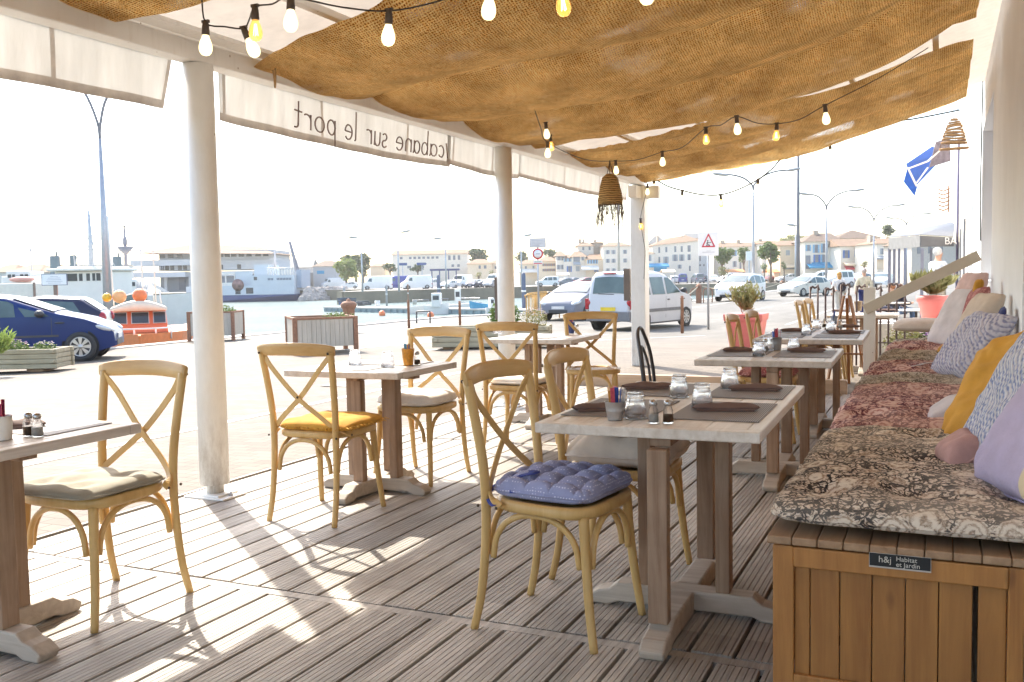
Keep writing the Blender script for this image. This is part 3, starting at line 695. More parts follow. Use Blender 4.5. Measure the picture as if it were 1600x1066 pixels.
PB = paisley('rose paisley', [(0, (.08, .02, .035)), (.18, (.22, .06, .07)), (.32, (.46, .22, .19)), (.58, (.68, .48, .42))], 20., 7.)
PC = paisley('olive paisley', [(0, (.07, .055, .045)), (.15, (.20, .165, .12)), (.32, (.42, .36, .28)), (.55, (.60, .53, .46))], 30., 12.)
PR = paisley('red floral', [(0, (.16, .02, .03)), (.4, (.42, .10, .10)), (.8, (.62, .36, .33))], 24., 14.)
cush('chair_cushion', 'red floral seat pad under the third bench table', 'cushion', pad(.42, .41, .075, [(0, 0)], .006, 25, 36), PR, (-1.21, 7.27, .476), (0, 0, rad(-88)))
def mat_on_bench(y0, y1, x0, x1, th, mat, label, seed, z=.500, wr=.012, tx_=3, ty=2, name='bench_cushion', rz=0, fold=.026):
    w_, l_ = x1-x0, y1-y0
    tf = [(-w_/2+w_*(i+.5)/tx_, -l_/2+l_*(j+.5)/ty) for i in range(tx_) for j in range(ty)]
    return cush(name, label, 'bench cushion', pad(w_, l_, th, tf, wr, seed, 90, 16, .80, .05, .30, fold=fold), mat, ((x0+x1)/2, (y0+y1)/2, z), (0, 0, rad(rz)), 'futon cushions laid along the bench')
mat_on_bench(2.82, 4.42, -.475, .60, .100, PA, 'black and cream swirl-patterned bench cushion, nearest the camera', 3., tx_=4, ty=3, fold=.010)
mat_on_bench(4.40, 6.02, -.47, .42, .115, PB, 'rose and plum patterned bench cushion after the nearest one', 7., tx_=3, ty=3, fold=.018)
mat_on_bench(6.0, 6.75, -.50, .42, .075, PC, 'olive grey bench cushion between the two rose ones', 9., wr=.016, ty=1)
mat_on_bench(6.70, 7.75, -.49, .42, .09, PB, 'rumpled dark rose bench cushion with the strap lying on it', 13., wr=.02, ty=2)
mat_on_bench(7.72, 8.65, -.48, .42, .085, PC, 'olive grey bench cushion halfway down the bench', 15., wr=.02, ty=1)
mat_on_bench(8.62, 9.60, -.47, .42, .095, PB, 'farthest rose bench cushion', 19., wr=.018, ty=2)
mat_on_bench(9.58, 10.25, -.45, .42, .08, PC, 'farthest olive bench cushion before the white pad', 23., wr=.018, ty=1)
cush('bench_cushion', 'thick white pad at the far end of the bench', 'bench cushion', pad(.95, .75, .13, [(0, 0)], .010, 31, 50, 9, .2, .1, .4), cloth('cream canvas', (.72, .64, .58), var=.08), (-.02, 10.75, .62))
# ---------------------------------------------------------------- storage bench boxes
def knotty(m):
    t = m.node_tree; p = [n for n in t.nodes if n.type == 'BSDF_PRINCIPLED'][0]; src = p.inputs['Base Color'].links[0].from_socket; g = N(m)
    v = g.n('ShaderNodeTexVoronoi', {'Vector': g.coord('Object', (4.3, 4.3, 1.9), (0, .05, 0)), 'Scale': 1.6}).outputs['Distance']
    f = g.n('ShaderNodeMapRange', {0: g.math('ADD', v, g.math('MULTIPLY', g.noise(g.coord('Object', (9, 9, 3)), 3, 3, .6), .08)), 1: .06, 2: .17, 3: 1., 4: 0.}).outputs[0]
    col = g.mix(g.math('MULTIPLY', f, .85), src, (.06, .02, .006)); g.l(col, p.inputs['Base Color'])
bw1 = wood('bench planks', (.30, .115, .027), (.56, .265, .070), .55, 'Z', .7, .35, (.30, .13, .04), .12)
bw2 = wood('bench lid', (.34, .20, .11), (.58, .39, .24), .6, 'Y', .7, .3, (.18, .09, .045), .12)
knotty(bw1)
def bench(y0, y1, label, detail):
    t = thing('storage_bench', label, 'storage bench', (-.17, (y0+y1)/2, 0), 0, 'wooden storage benches in a row along the wall'); L = y1-y0; h = L/2
    m_ = MB(); x = -.275
    m_.b2((-.285, -h+.006, .02), (-.225, -h+.030, .455)); m_.b2((.335, -h+.006, .02), (.375, -h+.03, .455))
    m_.b2((-.225, -h+.0, .395), (.335, -h+.022, .455)); m_.b2((-.285, -h+.03, .02), (-.262, h, .07)); m_.b2((-.285, -h+.03, .40), (-.262, h, .455)); m_.b2((-.225, -h+.004, .02), (.335, -h+.02, .07))
    m_.build('frame', bw1, t, bevel=.004)
    ws = [.045, .083, .088, .088, .086, .086, .084] if detail else [.093]*6; x = -.225
    m_ = MB()
    for i, wv_ in enumerate(ws):
        gp_ = .012 if (detail and i == 6) else 0; m_.b2((x+.001+gp_, -h+.0235, .05), (x+wv_-.0015, -h+.038, .40)); x += wv_
    ny = int(L/.09)
    for i in range(ny): m_.b2((-.258, -h+.04+i*.09, .05), (-.243, -h+.04+i*.09+.087, .42))
    m_.build('side_planks', bw1, t, bevel=.003)
    m_ = MB(); x = -.30
    for i in range(10): m_.b2((x, -h-.004, .460), (x+.0695, h+.002, .484)); x += .0715
    m_.build('lid', bw2, t, bevel=.004)
    return t
bs = [bench(2.80, 4.12, 'storage bench nearest the camera with a black maker plaque', True)]
nm = ['second storage bench along the wall from the camera', 'third storage bench along the wall, beneath the rose cushion', 'fourth storage bench along the wall', 'fifth storage bench along the wall', 'last storage bench, nearest the handrail post']
for i in range(5): bench(4.14+i*1.3, 4.14+i*1.3+1.28, nm[i], False)
b0 = bs[0]
pq = plY(1358, 857, 2.795); pq2 = plY(1455, 888, 2.795); cx, cz = (pq.x+pq2.x)/2, (pq.z+pq2.z)/2-.012; pw, ph = (pq2.x-pq.x), .036
m_ = MB(); m_.box((cx+.17, 2.7955-3.46, cz), (pw, .002, ph+.006)); pl_edge = m_.build('plaque', plain('plaque edge', (.55, .5, .45), .5), b0)
m_ = MB(); m_.box((cx+.17, 2.794-3.46, cz+.002), (pw-.003, .002, ph)); pl = m_.build('plaque_face', plain('plaque black', (.012, .012, .014), .45), pl_edge)
def text3d(s_, size, loc, rot, mat, name='lettering', parent=None, ext=.0004, align='LEFT', shear=0):
    cu = bpy.data.curves.new(name, 'FONT'); cu.body = s_; cu.size = size; cu.extrude = ext; cu.align_x = align; cu.space_line = .85; cu.shear = shear; cu.resolution_u = 3
    tmp = bpy.data.objects.new('tmp', cu); COL.objects.link(tmp); dg = bpy.context.evaluated_depsgraph_get()
    me = bpy.data.meshes.new_from_object(tmp.evaluated_get(dg)); bpy.data.objects.remove(tmp)
    o = bpy.data.objects.new(name, me); COL.objects.link(o); me.materials.clear(); me.materials.append(mat)
    o.location = loc; o.rotation_euler = rot
    if parent: o.parent = parent
    return o
pt_m = plain('plaque print', (.62, .58, .52), .5)
text3d('Habitat\net Jardin', .0185, (cx+.17-.010, 2.7925-3.46, cz+.0035), (rad(90), 0, 0), pt_m, 'lettering', pl_edge)
text3d('h&j', .026, (cx+.17-.056, 2.7925-3.46, cz-.004), (rad(90), 0, 0), pt_m, 'logo', pl_edge)
# ---------------------------------------------------------------- tables
tab_top = wood('weathered top', (.62, .54, .46), (.86, .80, .74), .42, 'Y', .8, .22, (.30, .21, .15), .2)
tab_leg = wood('weathered leg', (.30, .17, .10), (.66, .48, .34), .6, 'Z', .8, .42, (.17, .095, .055), .25)
tab_ft = wood('weathered foot', (.46, .39, .32), (.74, .67, .58), .65, 'X', .8, .35, (.30, .22, .16), .25)
def table(label, c, w_, l_, rz=0, ax=.36, ay=.42, off=(0, 0), z=0, pdy=.165):
    t = thing('bistro_table', label, 'table', (c[0], c[1], z), rad(rz), 'weathered wooden pedestal tables'); ox, oy = off
    m_ = MB(); n = 5; pw_ = (w_-.10)/n
    for i in range(n): m_.b2((-w_/2+.05+i*pw_+.0004, -l_/2+.052, .7175), (-w_/2+.05+(i+1)*pw_-.0004, l_/2-.052, .750))
    m_.b2((-w_/2, -l_/2, .714), (w_/2, -l_/2+.0515, .7505)); m_.b2((-w_/2, l_/2-.0515, .714), (w_/2, l_/2, .7505))
    m_.b2((-w_/2, -l_/2+.0518, .7145), (-w_/2+.0495, l_/2-.0518, .7502)); m_.b2((w_/2-.0495, -l_/2+.0518, .7145), (w_/2, l_/2-.0518, .7502))
    m_.build('tabletop', tab_top, t, bevel=.005)
    m_ = MB(); m_.b2((-.30+ox, -.035+oy, .682), (.30+ox, .035+oy, .7135)); m_.b2((-.035+ox, .0352+oy, .684), (.035+ox, min(l_/2-.03, pdy+.06+oy), .7137)); m_.b2((-.035+ox, max(-l_/2+.03, oy-pdy-.06), .684), (.035+ox, -.0352+oy, .7137)); m_.build('support', tab_leg, t, bevel=.003)
    for dx, dy, sx, sy in ((.145, 0, .052, .072), (-.145, 0, .052, .072), (0, pdy, .068, .05), (0, -pdy, .068, .05)):
        m_ = MB(); m_.box((dx+ox, dy+oy, .386), (sx, sy, .592)); m_.build('post', tab_leg, t, bevel=.005)
    def foot(L, horiz, zz):
        pr = [(-L, 0), (-L*.80, 0), (-L*.70, .016), (L*.70, .016), (L*.80, 0), (L, 0), (L+.012, .03), (L-.03, .056), (L*.80, .064), (L*.70, .091), (-L*.70, .091), (-L*.80, .064), (-L+.03, .056), (-L-.012, .03)]
        P = [(V((p+ox, oy, q)) if horiz else V((ox, p+oy, q))) for p, q in pr]; h = V((0, .043, 0)) if horiz else V((.043, 0, 0))
        m_ = MB(); m_.prism(P, -h, h); m_.build('foot', tab_ft, t, bevel=.008)
    foot(ax, True, 0)
    pr = ay
    # long foot as two halves butted against the cross foot
    for sgn in (-1, 1):
        P = [V((ox, oy+sgn*q, z_)) for q, z_ in ((.0435, .004), (pr*.72, .016), (pr*.8, 0), (pr, 0), (pr+.012, .03), (pr-.03, .058), (pr*.8, .064), (pr*.70, .0905), (.0435, .0905))]
        h = V((.043, 0, 0)); m_ = MB(); m_.prism(P, -h*sgn, h*sgn); m_.build('foot', tab_ft, t, bevel=.008)
    return t
TR = 1.63
T1 = table('large weathered table nearest the bench plaque, laid for four', (-.935, 3.68), .775, 1.34, TR, .36, .50, (.055, -.28), pdy=.39)
T2 = table('second table along the bench, laid in one row of mats', (-.975, 6.02), .78, 1.0, TR, .36, .45, (.06, -.12), pdy=.33)
T3 = table('third table along the bench, with salt, pepper and blue cup', (-.96, 7.98), .80, 1.28, TR, .36, .45, (.04, -.2), pdy=.33)
T6 = table('farthest bench table, past the white handrail post', (-.92, 12.55), .82, .80, TR, .3, .36, z=-.03)
T4 = table('middle left table between the mustard and pale cushions', (-3.09, 4.71), .765, .70, .5, .35, .38)
T0 = table('left table cut by the picture edge', (-3.06, 2.09), .76, .90, 1., .34, .40, (-.02, .05))
T5 = table('far left table with the blue pen cup', (-3.12, 7.42), .78, .78, 1., .32, .36)
# ---------------------------------------------------------------- table settings
def mat_tex():
    m = nmat('placemat'); g = N(m); c = g.coord('Object')
    wv_ = g.n('ShaderNodeTexWave', {'Vector': c, 'Scale': 42., 'Distortion': .2}, bands_direction='X').outputs['Fac']
    g.out(g.pbr(g.ramp(wv_, [(.2, (.10, .09, .09)), (.8, (.33, .30, .30))]), .6, 0, g.bump(wv_, .3, .002))); return m
MT = mat_tex()
def placemat(x0, x1, y0, y1, label, z=.7515, rz=TR):
    m_ = MB(); w_, l_ = x1-x0, y1-y0; m_.b2((-w_/2, -l_/2, 0), (w_/2, l_/2, .002)); o = m_.build('placemat', MT); o.location = ((x0+x1)/2, (y0+y1)/2, z); o.rotation_euler = (0, 0, rad(rz))
    return tag(o, label, 'placemat', 'dark woven placemats')
pm = [(-1.285, -.955, 3.19, 3.68, 'woven mat at the near left place of the four-place table'), (-.895, -.575, 3.22, 3.70, 'woven mat at the near right place of the four-place table'),
      (-1.30, -.975, 3.80, 4.27, 'woven mat at the far left place of the four-place table'), (-.91, -.59, 3.83, 4.30, 'woven mat at the far right place of the four-place table'),
      (-1.34, -1.00, 5.76, 6.30, 'woven mat on the left of the second bench table'), (-.95, -.61, 5.78, 6.32, 'woven mat on the right of the second bench table'),
      (-1.33, -1.0, 7.50, 7.93, 'woven mat at the near left place of the third bench table'), (-.93, -.60, 7.52, 7.95, 'woven mat at the near right place of the third bench table'), (-1.33, -1.0, 8.05, 8.48, 'woven mat at the far left place of the third bench table'), (-.93, -.60, 8.07, 8.50, 'woven mat at the far right place of the third bench table')]
for a in pm: placemat(*a)
placemat(-3.40, -2.95, 4.42, 4.72, 'sunlit woven mat at the front of the middle left table', rz=0); placemat(-3.30, -2.85, 4.76, 5.03, 'woven mat under the orange cup on the middle left table', rz=0)
placemat(-3.42, -2.95, 7.12, 7.42, 'woven mat on the far left table', rz=0); placemat(-3.30, -2.78, 2.20, 2.49, 'woven mat on the table cut by the picture edge', rz=3)
placemat(-.86, -.56, 12.3, 12.7, 'woven mat on the farthest bench table', .7215)
nap_m = cloth('brown napkin', (.17, .105, .088), .8, var=.15, weave=300)
def napkin(px, py, L, rz, label, seed=0, z=.7535):
    m_ = MB(); p = at(px, py, z)
    def fn(u, v):
        a = v*2*pi; r = .022*(.35+.9*sin(pi*min(1, max(0, u)))**.45)*(.85+.35*NZ.noise(V((u*4, seed, 0)))); x = (u-.5)*L*(1+.04*sin(a+seed))
        return V((x, r*1.5*cos(a)+.008*sin(u*5+seed), max(0, .012+r*.62*sin(a)*(1-.3*sin(a*2+u*4)))))
    m_.grid(fn, 20, 18); 
    m_.prism([V((-L*.45, -.045, .002)), V((L*.42, -.04, .002)), V((L*.46, .03, .002)), V((-L*.4, .035, .002))], V((0, 0, 0)), V((0, 0, .006)))
    o = m_.build('napkin', nap_m); o.location = p; o.rotation_euler = (0, 0, rad(rz)); return tag(o, label, 'napkin', 'rolled brown napkins')
napkin(945, 641, .24, 30, 'rolled brown napkin partly behind the galvanised bucket', 1)
napkin(1015, 607, .24, 22, 'rolled brown napkin at the far left place of the four-place table', 2)
napkin(1134, 641, .24, 14, 'rolled brown napkin at the near right place, foremost on the big table', 3)
napkin(1180, 610, .22, 8, 'folded brown napkin at the far right place of the four-place table', 4)
napkin(1153, 549, .20, 25, 'rolled brown napkin on the left of the second bench table', 5)
napkin(1260, 550, .23, 12, 'rolled brown napkin on the right of the second bench table', 6)
napkin(1244, 518, .26, 10, 'crumpled brown napkin at the left of the third bench table', 7)
napkin(1319, 521, .26, 8, 'rolled brown napkin at the near right of the third bench table', 8)
napkin(1326, 512, .2, 8, 'rolled brown napkin behind the other on the third bench table', 9)
napkin(33, 668, .16, 40, 'brown napkin rolled round cutlery on the table cut by the picture edge', 10)
napkin(1385, 486, .3, 8, 'rolled brown napkin right of the white handrail post', 11, .725); napkin(1312, 487, .2, 8, 'rolled brown napkin left of the tan cup on the farthest table', 12, .725)
GLS = glassm('tumbler glass', (.97, .98, 1.), 0., 1.45)
def make_tumbler():
    m_ = MB(); fc = lambda j, z: 1+.035*cos(j*pi/2)*(1 if z > .035 else .3)
    k = 36; fc = lambda j, z: 1-(.045 if (j % 4 == 0) else 0)*min(1, max(0, (z-.03)/.02))
    m_.lathe((0, 0, 0), [(.040, 0), (.0405, .002), (.039, .03), (.034, .055), (.034, .062), (.0305, .066), (.0295, .088), (.027, .092), (.0005, .092)], k, facet=fc)
    m_.lathe((0, 0, 0), [(.0005, .076), (.024, .076), (.0275, .062), (.031, .053), (.0365, .03), (.038, .0)], k)
    return m_.build('tumbler', GLS)
tum = make_tumbler(); first = True
tl = [(993, 653, 'near the bucket at the near left place'), (1061, 620, 'at the far left place of the four-place table'), (1097, 635, 'between the two nearest mats, behind the near right napkin'), (1140, 606, 'at the far right of the four-place table')]
tum.location = at(993, 653, .7535); tag(tum, 'upturned tumbler beside the galvanised bucket and the salt shaker', 'tumbler', 'upturned drinking glasses')
for x, y, l, z in [(1061, 620, 'upturned tumbler at the far left place of the four-place table', .7535), (1097, 636, 'upturned tumbler beside the foremost napkin of the four-place table', .7535), (1140, 607, 'upturned tumbler at the far right place of the four-place table', .7535),
                (1186, 556, 'upturned tumbler on the left mat of the second bench table', .7535), (1240, 549, 'upturned tumbler right of the grey cup on the second bench table', .7535), (1200, 547, 'upturned tumbler half behind another on the second bench table', .7535),
                (1260, 524, 'front left upturned tumbler of the third bench table', .7535), (1276, 515, 'back left upturned tumbler of the third bench table', .7535), (1298, 518, 'upturned tumbler below the blue cup on the third bench table', .7535),
                (555, 570, 'left upturned tumbler on the middle left table', .7535), (606, 573, 'upturned tumbler beside the orange cup', .7535), (777, 521, 'upturned tumbler left of the blue pen cup', .7535), (770, 519, 'upturned tumbler', None)]:
    if z: dup(tum, at(x, y, z), 0.3*x, l)
GLT = glassm('shaker glass', (.98, .98, .98), 0., 1.3)
def shaker(px, py, fill, label, z=.751, k=1.):
    t = thing('shaker', label, 'shaker', at(px, py, z), 0, 'glass salt and pepper shakers'); t.scale = (k, k, k)
    m_ = MB(); m_.lathe((0, 0, 0), [(.019, .0), (.0195, .004), (.017, .045), (.0125, .058), (.012, .062)], 12); m_.build('jar', GLT, t)
    m_ = MB(); m_.lathe((0, 0, 0), [(.0155, .004), (.0155, .03), (.001, .031)], 12); m_.build('filling', plain('salt', (.8, .78, .75), .9) if fill == 's' else plain('pepper', (.16, .09, .05), .95, var=.5, vs=200), t)
    m_ = MB(); m_.lathe((0, 0, 0), [(.0135, .060), (.0145, .064), (.0145, .072), (.011, .079), (.0005, .082)], 16); m_.build('lid', plain('steel', (.45, .43, .42), .25, .9), t)
for a in [(1021, 661, 's', 'salt shaker at the front edge of the four-place table'), (1044, 661, 'p', 'pepper shaker at the front edge of the four-place table'), (1196, 549, 's', 'shaker behind the tumblers of the second bench table'), (1288, 512, 'p', 'pepper shaker left of the blue cup'), (1313, 513, 's', 'salt shaker right of the blue cup'),
          (652, 570, 'p', 'shaker of peppercorns beside the orange cup'), (902, 521, 's', 'salt shaker beside the blue pen cup'), (45, 681, 'p', 'pepper shaker on the table cut by the picture edge'), (59, 682, 's', 'salt shaker on the table cut by the picture edge')]: shaker(*a)
def bucket(px, py, mat, label, r0=.026, r1=.036, h=.065, sticks=(), z=.7515, name='bucket', cat='bucket', hh=.06):
    t = thing(name, label, cat, at(px, py, z))
    m_ = MB(); m_.lathe((0, 0, 0), [(r0, 0), (r0*1.01, .004), (lerp(r0, r1, .45), h*.45), (lerp(r0, r1, .5)+.0012, h*.5), (lerp(r0, r1, .55), h*.55), (r1, h), (r1+.002, h+.001), (r1-.001, h-.002), (r0-.002, .01), (.001, .01)], 24); m_.build('body', mat, t)
    for i, col in enumerate(sticks):
        a = i*2.4; r = .017*(i % 3)/2+.004; p = V((r*cos(a), r*sin(a), .02)); q = V((r*1.7*cos(a), r*1.7*sin(a), h+hh*(.6+.4*random.random())))
        m_ = MB(); m_.bar(p, q, .016, .002, up=(cos(a+.7), sin(a+.7), .1)); m_.build('sachet', plain('sachet %s' % (col,), col, .5, var=.3, vs=60), t)
zinc = plain('zinc', (.46, .46, .47), .35, .6, var=.12, vs=30)
B_, R_, O_, Wt = (.03, .10, .42), (.55, .08, .12), (.55, .26, .04), (.75, .7, .66)
bucket(961, 656, zinc, 'small galvanised bucket of blue, pink and orange sachets', sticks=(B_, O_, R_, B_, (.62, .38, .2), B_, (.75, .3, .35), O_, Wt))
bucket(1213, 547, zinc, 'grey cup of red and blue sachets on the second bench table', .03, .036, .085, (R_, B_, R_, O_, B_, R_), name='cup', cat='cup')
bucket(1303, 507, plain('clear blue cup', (.35, .42, .55), .2), 'blue-topped cup on the third bench table', .026, .032, .08, (B_, B_, B_, (.3, .2, .5)), name='cup', cat='cup')
bucket(638, 571, plain('orange cup', (.60, .27, .03), .3, var=.3, vs=50), 'orange cup with blue sachets on the middle left table', .028, .039, .10, (B_, O_, (.1, .3, .5), O_), name='cup', cat='cup', hh=.035)
bucket(892, 521, plain('navy cup', (.03, .06, .22), .3, var=.3, vs=80), 'blue cup packed with pens on the far left table', .030, .038, .10, ((.02, .03, .2), (.5, .05, .1), (.02, .03, .3), (.4, .1, .1), (.05, .05, .3), R_), name='cup', cat='cup', hh=.05)
bucket(4, 687, plain('white cup', (.75, .72, .66), .4), 'white cup of crimson sachets on the table cut by the picture edge', .030, .034, .08, (R_, (.5, .08, .2), (.7, .3, .25), (.3, .04, .1), R_), name='cup', cat='cup')
bucket(1341, 486, plain('tan cup', (.45, .33, .20), .5, var=.3, vs=30), 'tan cup on the farthest bench table, left of the post', .04, .055, .13, (), z=.7215, name='cup', cat='cup')
# ---------------------------------------------------------------- pillows along the wall
def knit(name, c1, c2, sc):
    m = nmat(name); g = N(m); c = g.coord('Object')
    a = g.n('ShaderNodeTexWave', {'Vector': c, 'Scale': sc, 'Distortion': 1.5, 'Detail': 1.}, bands_direction='DIAGONAL').outputs['Fac']
    b = g.n('ShaderNodeTexVoronoi', {'Vector': c, 'Scale': sc*2.2, 'Randomness': .35}).outputs['Distance']
    h = g.math('MULTIPLY', g.math('ADD', a, .4), b)
    g.out(g.pbr(g.ramp(h, [(.15, c1), (.5, c2)]), .95, 0, g.bump(h, .9, .012))); return m
def stripes(name, base, st, pos, wid):
    m = nmat(name); g = N(m); t_ = g.n('ShaderNodeTexCoord').outputs['Object']; sep = g.n('ShaderNodeSeparateXYZ', {0: t_})
    d = g.math('ABSOLUTE', g.math('SUBTRACT', sep.outputs[0], pos)); mk_ = g.math('LESS_THAN', d, wid)
    n1 = g.noise(t_, 14, 5, .6); col = g.mix(mk_, g.ramp(n1, [(.3, tuple(x*.85 for x in base)), (.7, base)]), st)
    g.out(g.pbr(col, .95, 0, g.bump(g.math('ADD', n1, g.math('MULTIPLY', g.noise(t_, 160, 3), .5)), .5, .01))); return m
def pillow(px, py, X, w_, l_, th, rz, tilt, roll, mat, label, seed, name='throw_pillow', sub=None, wr=.012):
    p = plX(px, py, X) if X is not None else None
    mb = pad(w_, l_, th, [], wr, seed, 46, 9, 0, .05, .40, corner=.05)
    R = (Euler((0, 0, rad(rz))).to_matrix() @ Euler((0, rad(-90+tilt), 0)).to_matrix() @ Euler((0, 0, rad(roll))).to_matrix()).to_euler()
    return cush(name, label, 'pillow', mb, mat, p, R)
lav = stripes('lavender stripe', (.50, .44, .62), (.72, .60, .40), .085, .028)
bk = knit('blue white knit', (.22, .27, .46), (.66, .66, .72), 22)
lace = knit('lavender lace', (.26, .27, .42), (.62, .60, .68), 16)
grey_c = cloth('grey pillow', (.60, .56, .58), var=.1); navy = cloth('navy cloth', (.04, .05, .16)); pink = cloth('dusty pink', (.50, .30, .28), var=.2)
beige_p = cloth('sand pillow', (.62, .53, .45), var=.1)
def pil(c, w_, l_, th, yawd, tilt, mat, label, seed, wr=.012, roll=0, **k):
    """cushion standing on the bench; face turned toward -X rotated by yawd; tilt leans the top back"""
    mb = pad(w_, l_, th, [], wr, seed, 46, 9, 0, .05, .40, corner=.05)
    o = mb.build('throw_pillow', mat); q = MB(); q.tube(mb.rim, .005, 5, closed=True); q.build('piping', mat, o); n = Euler((0, 0, rad(yawd))).to_matrix() @ V((-cos(rad(tilt)), 0, sin(rad(tilt))))
    z = n; y = Euler((0, 0, rad(yawd))).to_matrix() @ V((sin(rad(tilt)), 0, cos(rad(tilt)))); x = y.cross(z)
    R = Matrix((x, y, z)).transposed() @ Matrix.Rotation(rad(roll), 3, 'Z'); o.rotation_euler = R.to_euler(); o.location = V(c) - z*th*.5
    return tag(o, label, 'pillow', None)
pil((.33, 3.10, .81), .62, .52, .15, 22, 32, lav, 'lavender throw pillow with a cream stripe, nearest the camera on the bench', 1.)
pil((.27, 3.62, .83), .56, .58, .17, 14, 30, bk, 'blue and white knitted pillow behind the striped lavender one', 2., .016)
pil((.06, 3.60, .625), .22, .16, .11, 10, 55, pink, 'dusty pink pillow squashed under the knitted one', 3., .02)
pil((.24, 4.28, .80), .50, .56, .12, 30, 42, must, 'mustard yellow throw pillow with a frayed top corner', 4., .022, roll=24)
fr = MB(); random.seed(5)
for i in range(150):
    p = V((.42+random.uniform(-.04, .04), 4.18+random.random()*.24, 1.03+random.uniform(-.05, .03))); q = p+V((random.uniform(-.03, .02), random.uniform(-.03, .03), .02+random.random()*.04)); fr.tube([p, (p+q)/2+V((0, .006, 0)), q], .0024, 3)
tag(fr.build('fringe_tassels', cloth('mustard dark', (.45, .20, .02))), 'frayed ochre tassels along the top of the mustard pillow', 'tassels')
pil((.02, 4.75, .61), .24, .18, .09, 0, 60, grey_c, 'small grey pillow lying flat beside the mustard one', 5.)
pil((.16, 6.72, .77), .50, .50, .13, 26, 38, lace, 'lavender lace-covered pillow leaning in the middle of the wall', 6., .018)
pil((.20, 7.35, .88), .40, .46, .12, 20, 28, beige_p, 'sand-coloured pillow rising behind the lace one', 7., .014)
pil((.30, 6.75, .80), .26, .42, .05, 0, 12, navy, 'thin navy cushion standing against the wall', 8.)
pil((.07, 8.35, .64), .26, .22, .10, 20, 45, must, 'small mustard pillow tucked past the lace one', 9., .02)
pil((.10, 9.3, .82), .56, .58, .14, 28, 28, grey_c, 'long grey-mauve pillow leaning toward the far end', 10., .012)
pil((.22, 8.5, .92), .30, .40, .12, 14, 16, PR, 'small rose-patterned pillow between the sand and mauve ones', 11., .012)
pil((.18, 10.3, .94), .45, .60, .13, 26, 22, cloth('shell pink', (.62, .45, .43), var=.14), 'shell pink pillow at the far end of the bench', 12., .014)
pil((.25, 8.55, 1.10), .16, .14, .07, 0, 10, must, 'tiny mustard tip of a pillow high by the wall', 13., .01)
st = MB(); st.sweep(spline([(.05, 7.0, .60), (-.02, 7.12, .612), (-.10, 7.10, .612), (-.16, 6.98, .606), (-.20, 6.95, .60)], 6), [(-.012, 0), (.012, 0), (.012, .003), (-.012, .003)], up=(0, 0, 1)); tag(st.build('strap', grey_c), 'grey cloth strap lying on the rumpled rose cushion', 'strap')
# ---------------------------------------------------------------- string lights
cable_m = plain('cable', (.05, .04, .035), .6); sock_m = plain('socket', (.10, .075, .06), .5)
bulb_w = emis('bulb white', (1., .80, .44), .72); bulb_y = emis('filament', (1., .80, .42), 3.)
amber = None
def amber_mat():
    m = nmat('amber bulb'); g = N(m)
    gl = g.n('ShaderNodeBsdfGlass', {0: (1, .80, .40, 1), 1: .0, 2: 1.2}).outputs[0]; em = g.n('ShaderNodeEmission', {0: (1, .50, .14, 1), 1: .2}).outputs[0]
    tr = g.n('ShaderNodeBsdfTransparent', {0: (1, .85, .5, 1)}).outputs[0]
    g.out(g.n('ShaderNodeAddShader', {0: g.n('ShaderNodeMixShader', {0: .5, 1: gl, 2: tr}).outputs[0], 1: em}).outputs[0]); return m
amber = amber_mat()
def lights(label, pts, amberset=(), sag=.05, extra=(), tilt=None, drop=.11, k=1., cr=None):
    """pts: bulb centre positions; cable runs above"""
    t = thing('string_lights', label, 'string lights', pts[0]); base = vv(pts[0])
    tops = [vv(p)-base+V((0, 0, drop*k)) for p in pts]; path = [vv(e)-base for e in extra[:1]]
    for i, p in enumerate(tops):
        if i or extra:
            a = path[-1] if path else None
            if a is not None: path.append((a+p)/2-V((0, 0, sag*(p-a).length)))
        path.append(p)
    if len(extra) > 1:
        for e in extra[1:]: path.append((path[-1]+vv(e)-base)/2-V((0, 0, .02))); path.append(vv(e)-base)
    m_ = MB(); m_.tube(spline(path, 4), cr or .0035*k, 5); m_.build('cable', cable_m, t)
    for i, p in enumerate(tops):
        d = V((tilt[i][0], tilt[i][1], -1)).normalized() if tilt and i in tilt else V((random.uniform(-.12, .12), random.uniform(-.12, .12), -1)).normalized()
        A = d.to_track_quat('-Z', 'Y').to_matrix(); 
        m_ = MB(); m_.lathe(p, [(.006*k, .010*k), (.011*k, .004*k), (.014*k, -.012*k), (.0155*k, -.03*k), (.0165*k, -.047*k), (.012*k, -.052*k)], 12, axis=A); m_.box(p+V((0, 0, .004*k)), (.034*k, .012*k, .012*k)); so_ = m_.build('socket', sock_m, t)
        pr = [(.0125, -.048), (.015, -.058), (.022, -.075), (.0265, -.092), (.0275, -.104), (.0245, -.119), (.016, -.130), (.0005, -.1345)]
        m_ = MB(); m_.lathe(p, [(a*k, b*k) for a, b in pr], 18, axis=A)
        if i in amberset:
            m_.build('bulb', amber, so_); f_ = MB()
            for a in range(4): f_.tube([p+A @ V((.004*k*cos(a*1.57), .004*k*sin(a*1.57), -.065*k)), p+A @ V((.010*k*cos(a*1.57), .010*k*sin(a*1.57), -.112*k))], .0016*k, 4)
            f_.build('filament', bulb_y, so_)
        else: m_.build('bulb', bulb_w, so_)
    return t
random.seed(3)
s1 = [(323, 78), (382, 86), (400, 55), (456, 42), (609, 62), (767, 22), (876, 17), (1007, -2)]
zz = [2.22, 2.22, 2.24, 2.22, 2.20, 2.22, 2.22, 2.22]
lights('front string of bulbs looping under the widest burlap drape', [at(x, y, z) for (x, y), z in zip(s1, zz)], (2, 6), .03, extra=[(-2.75, 3.0, 2.55), (-.6, 3.2, 2.5)], tilt={1: (.45, .1)})
s2 = [(856, 262-19), (962, 269), (1035, 256), (1103, 222), (1151, 206), (1214, 216), (1289, 190)]
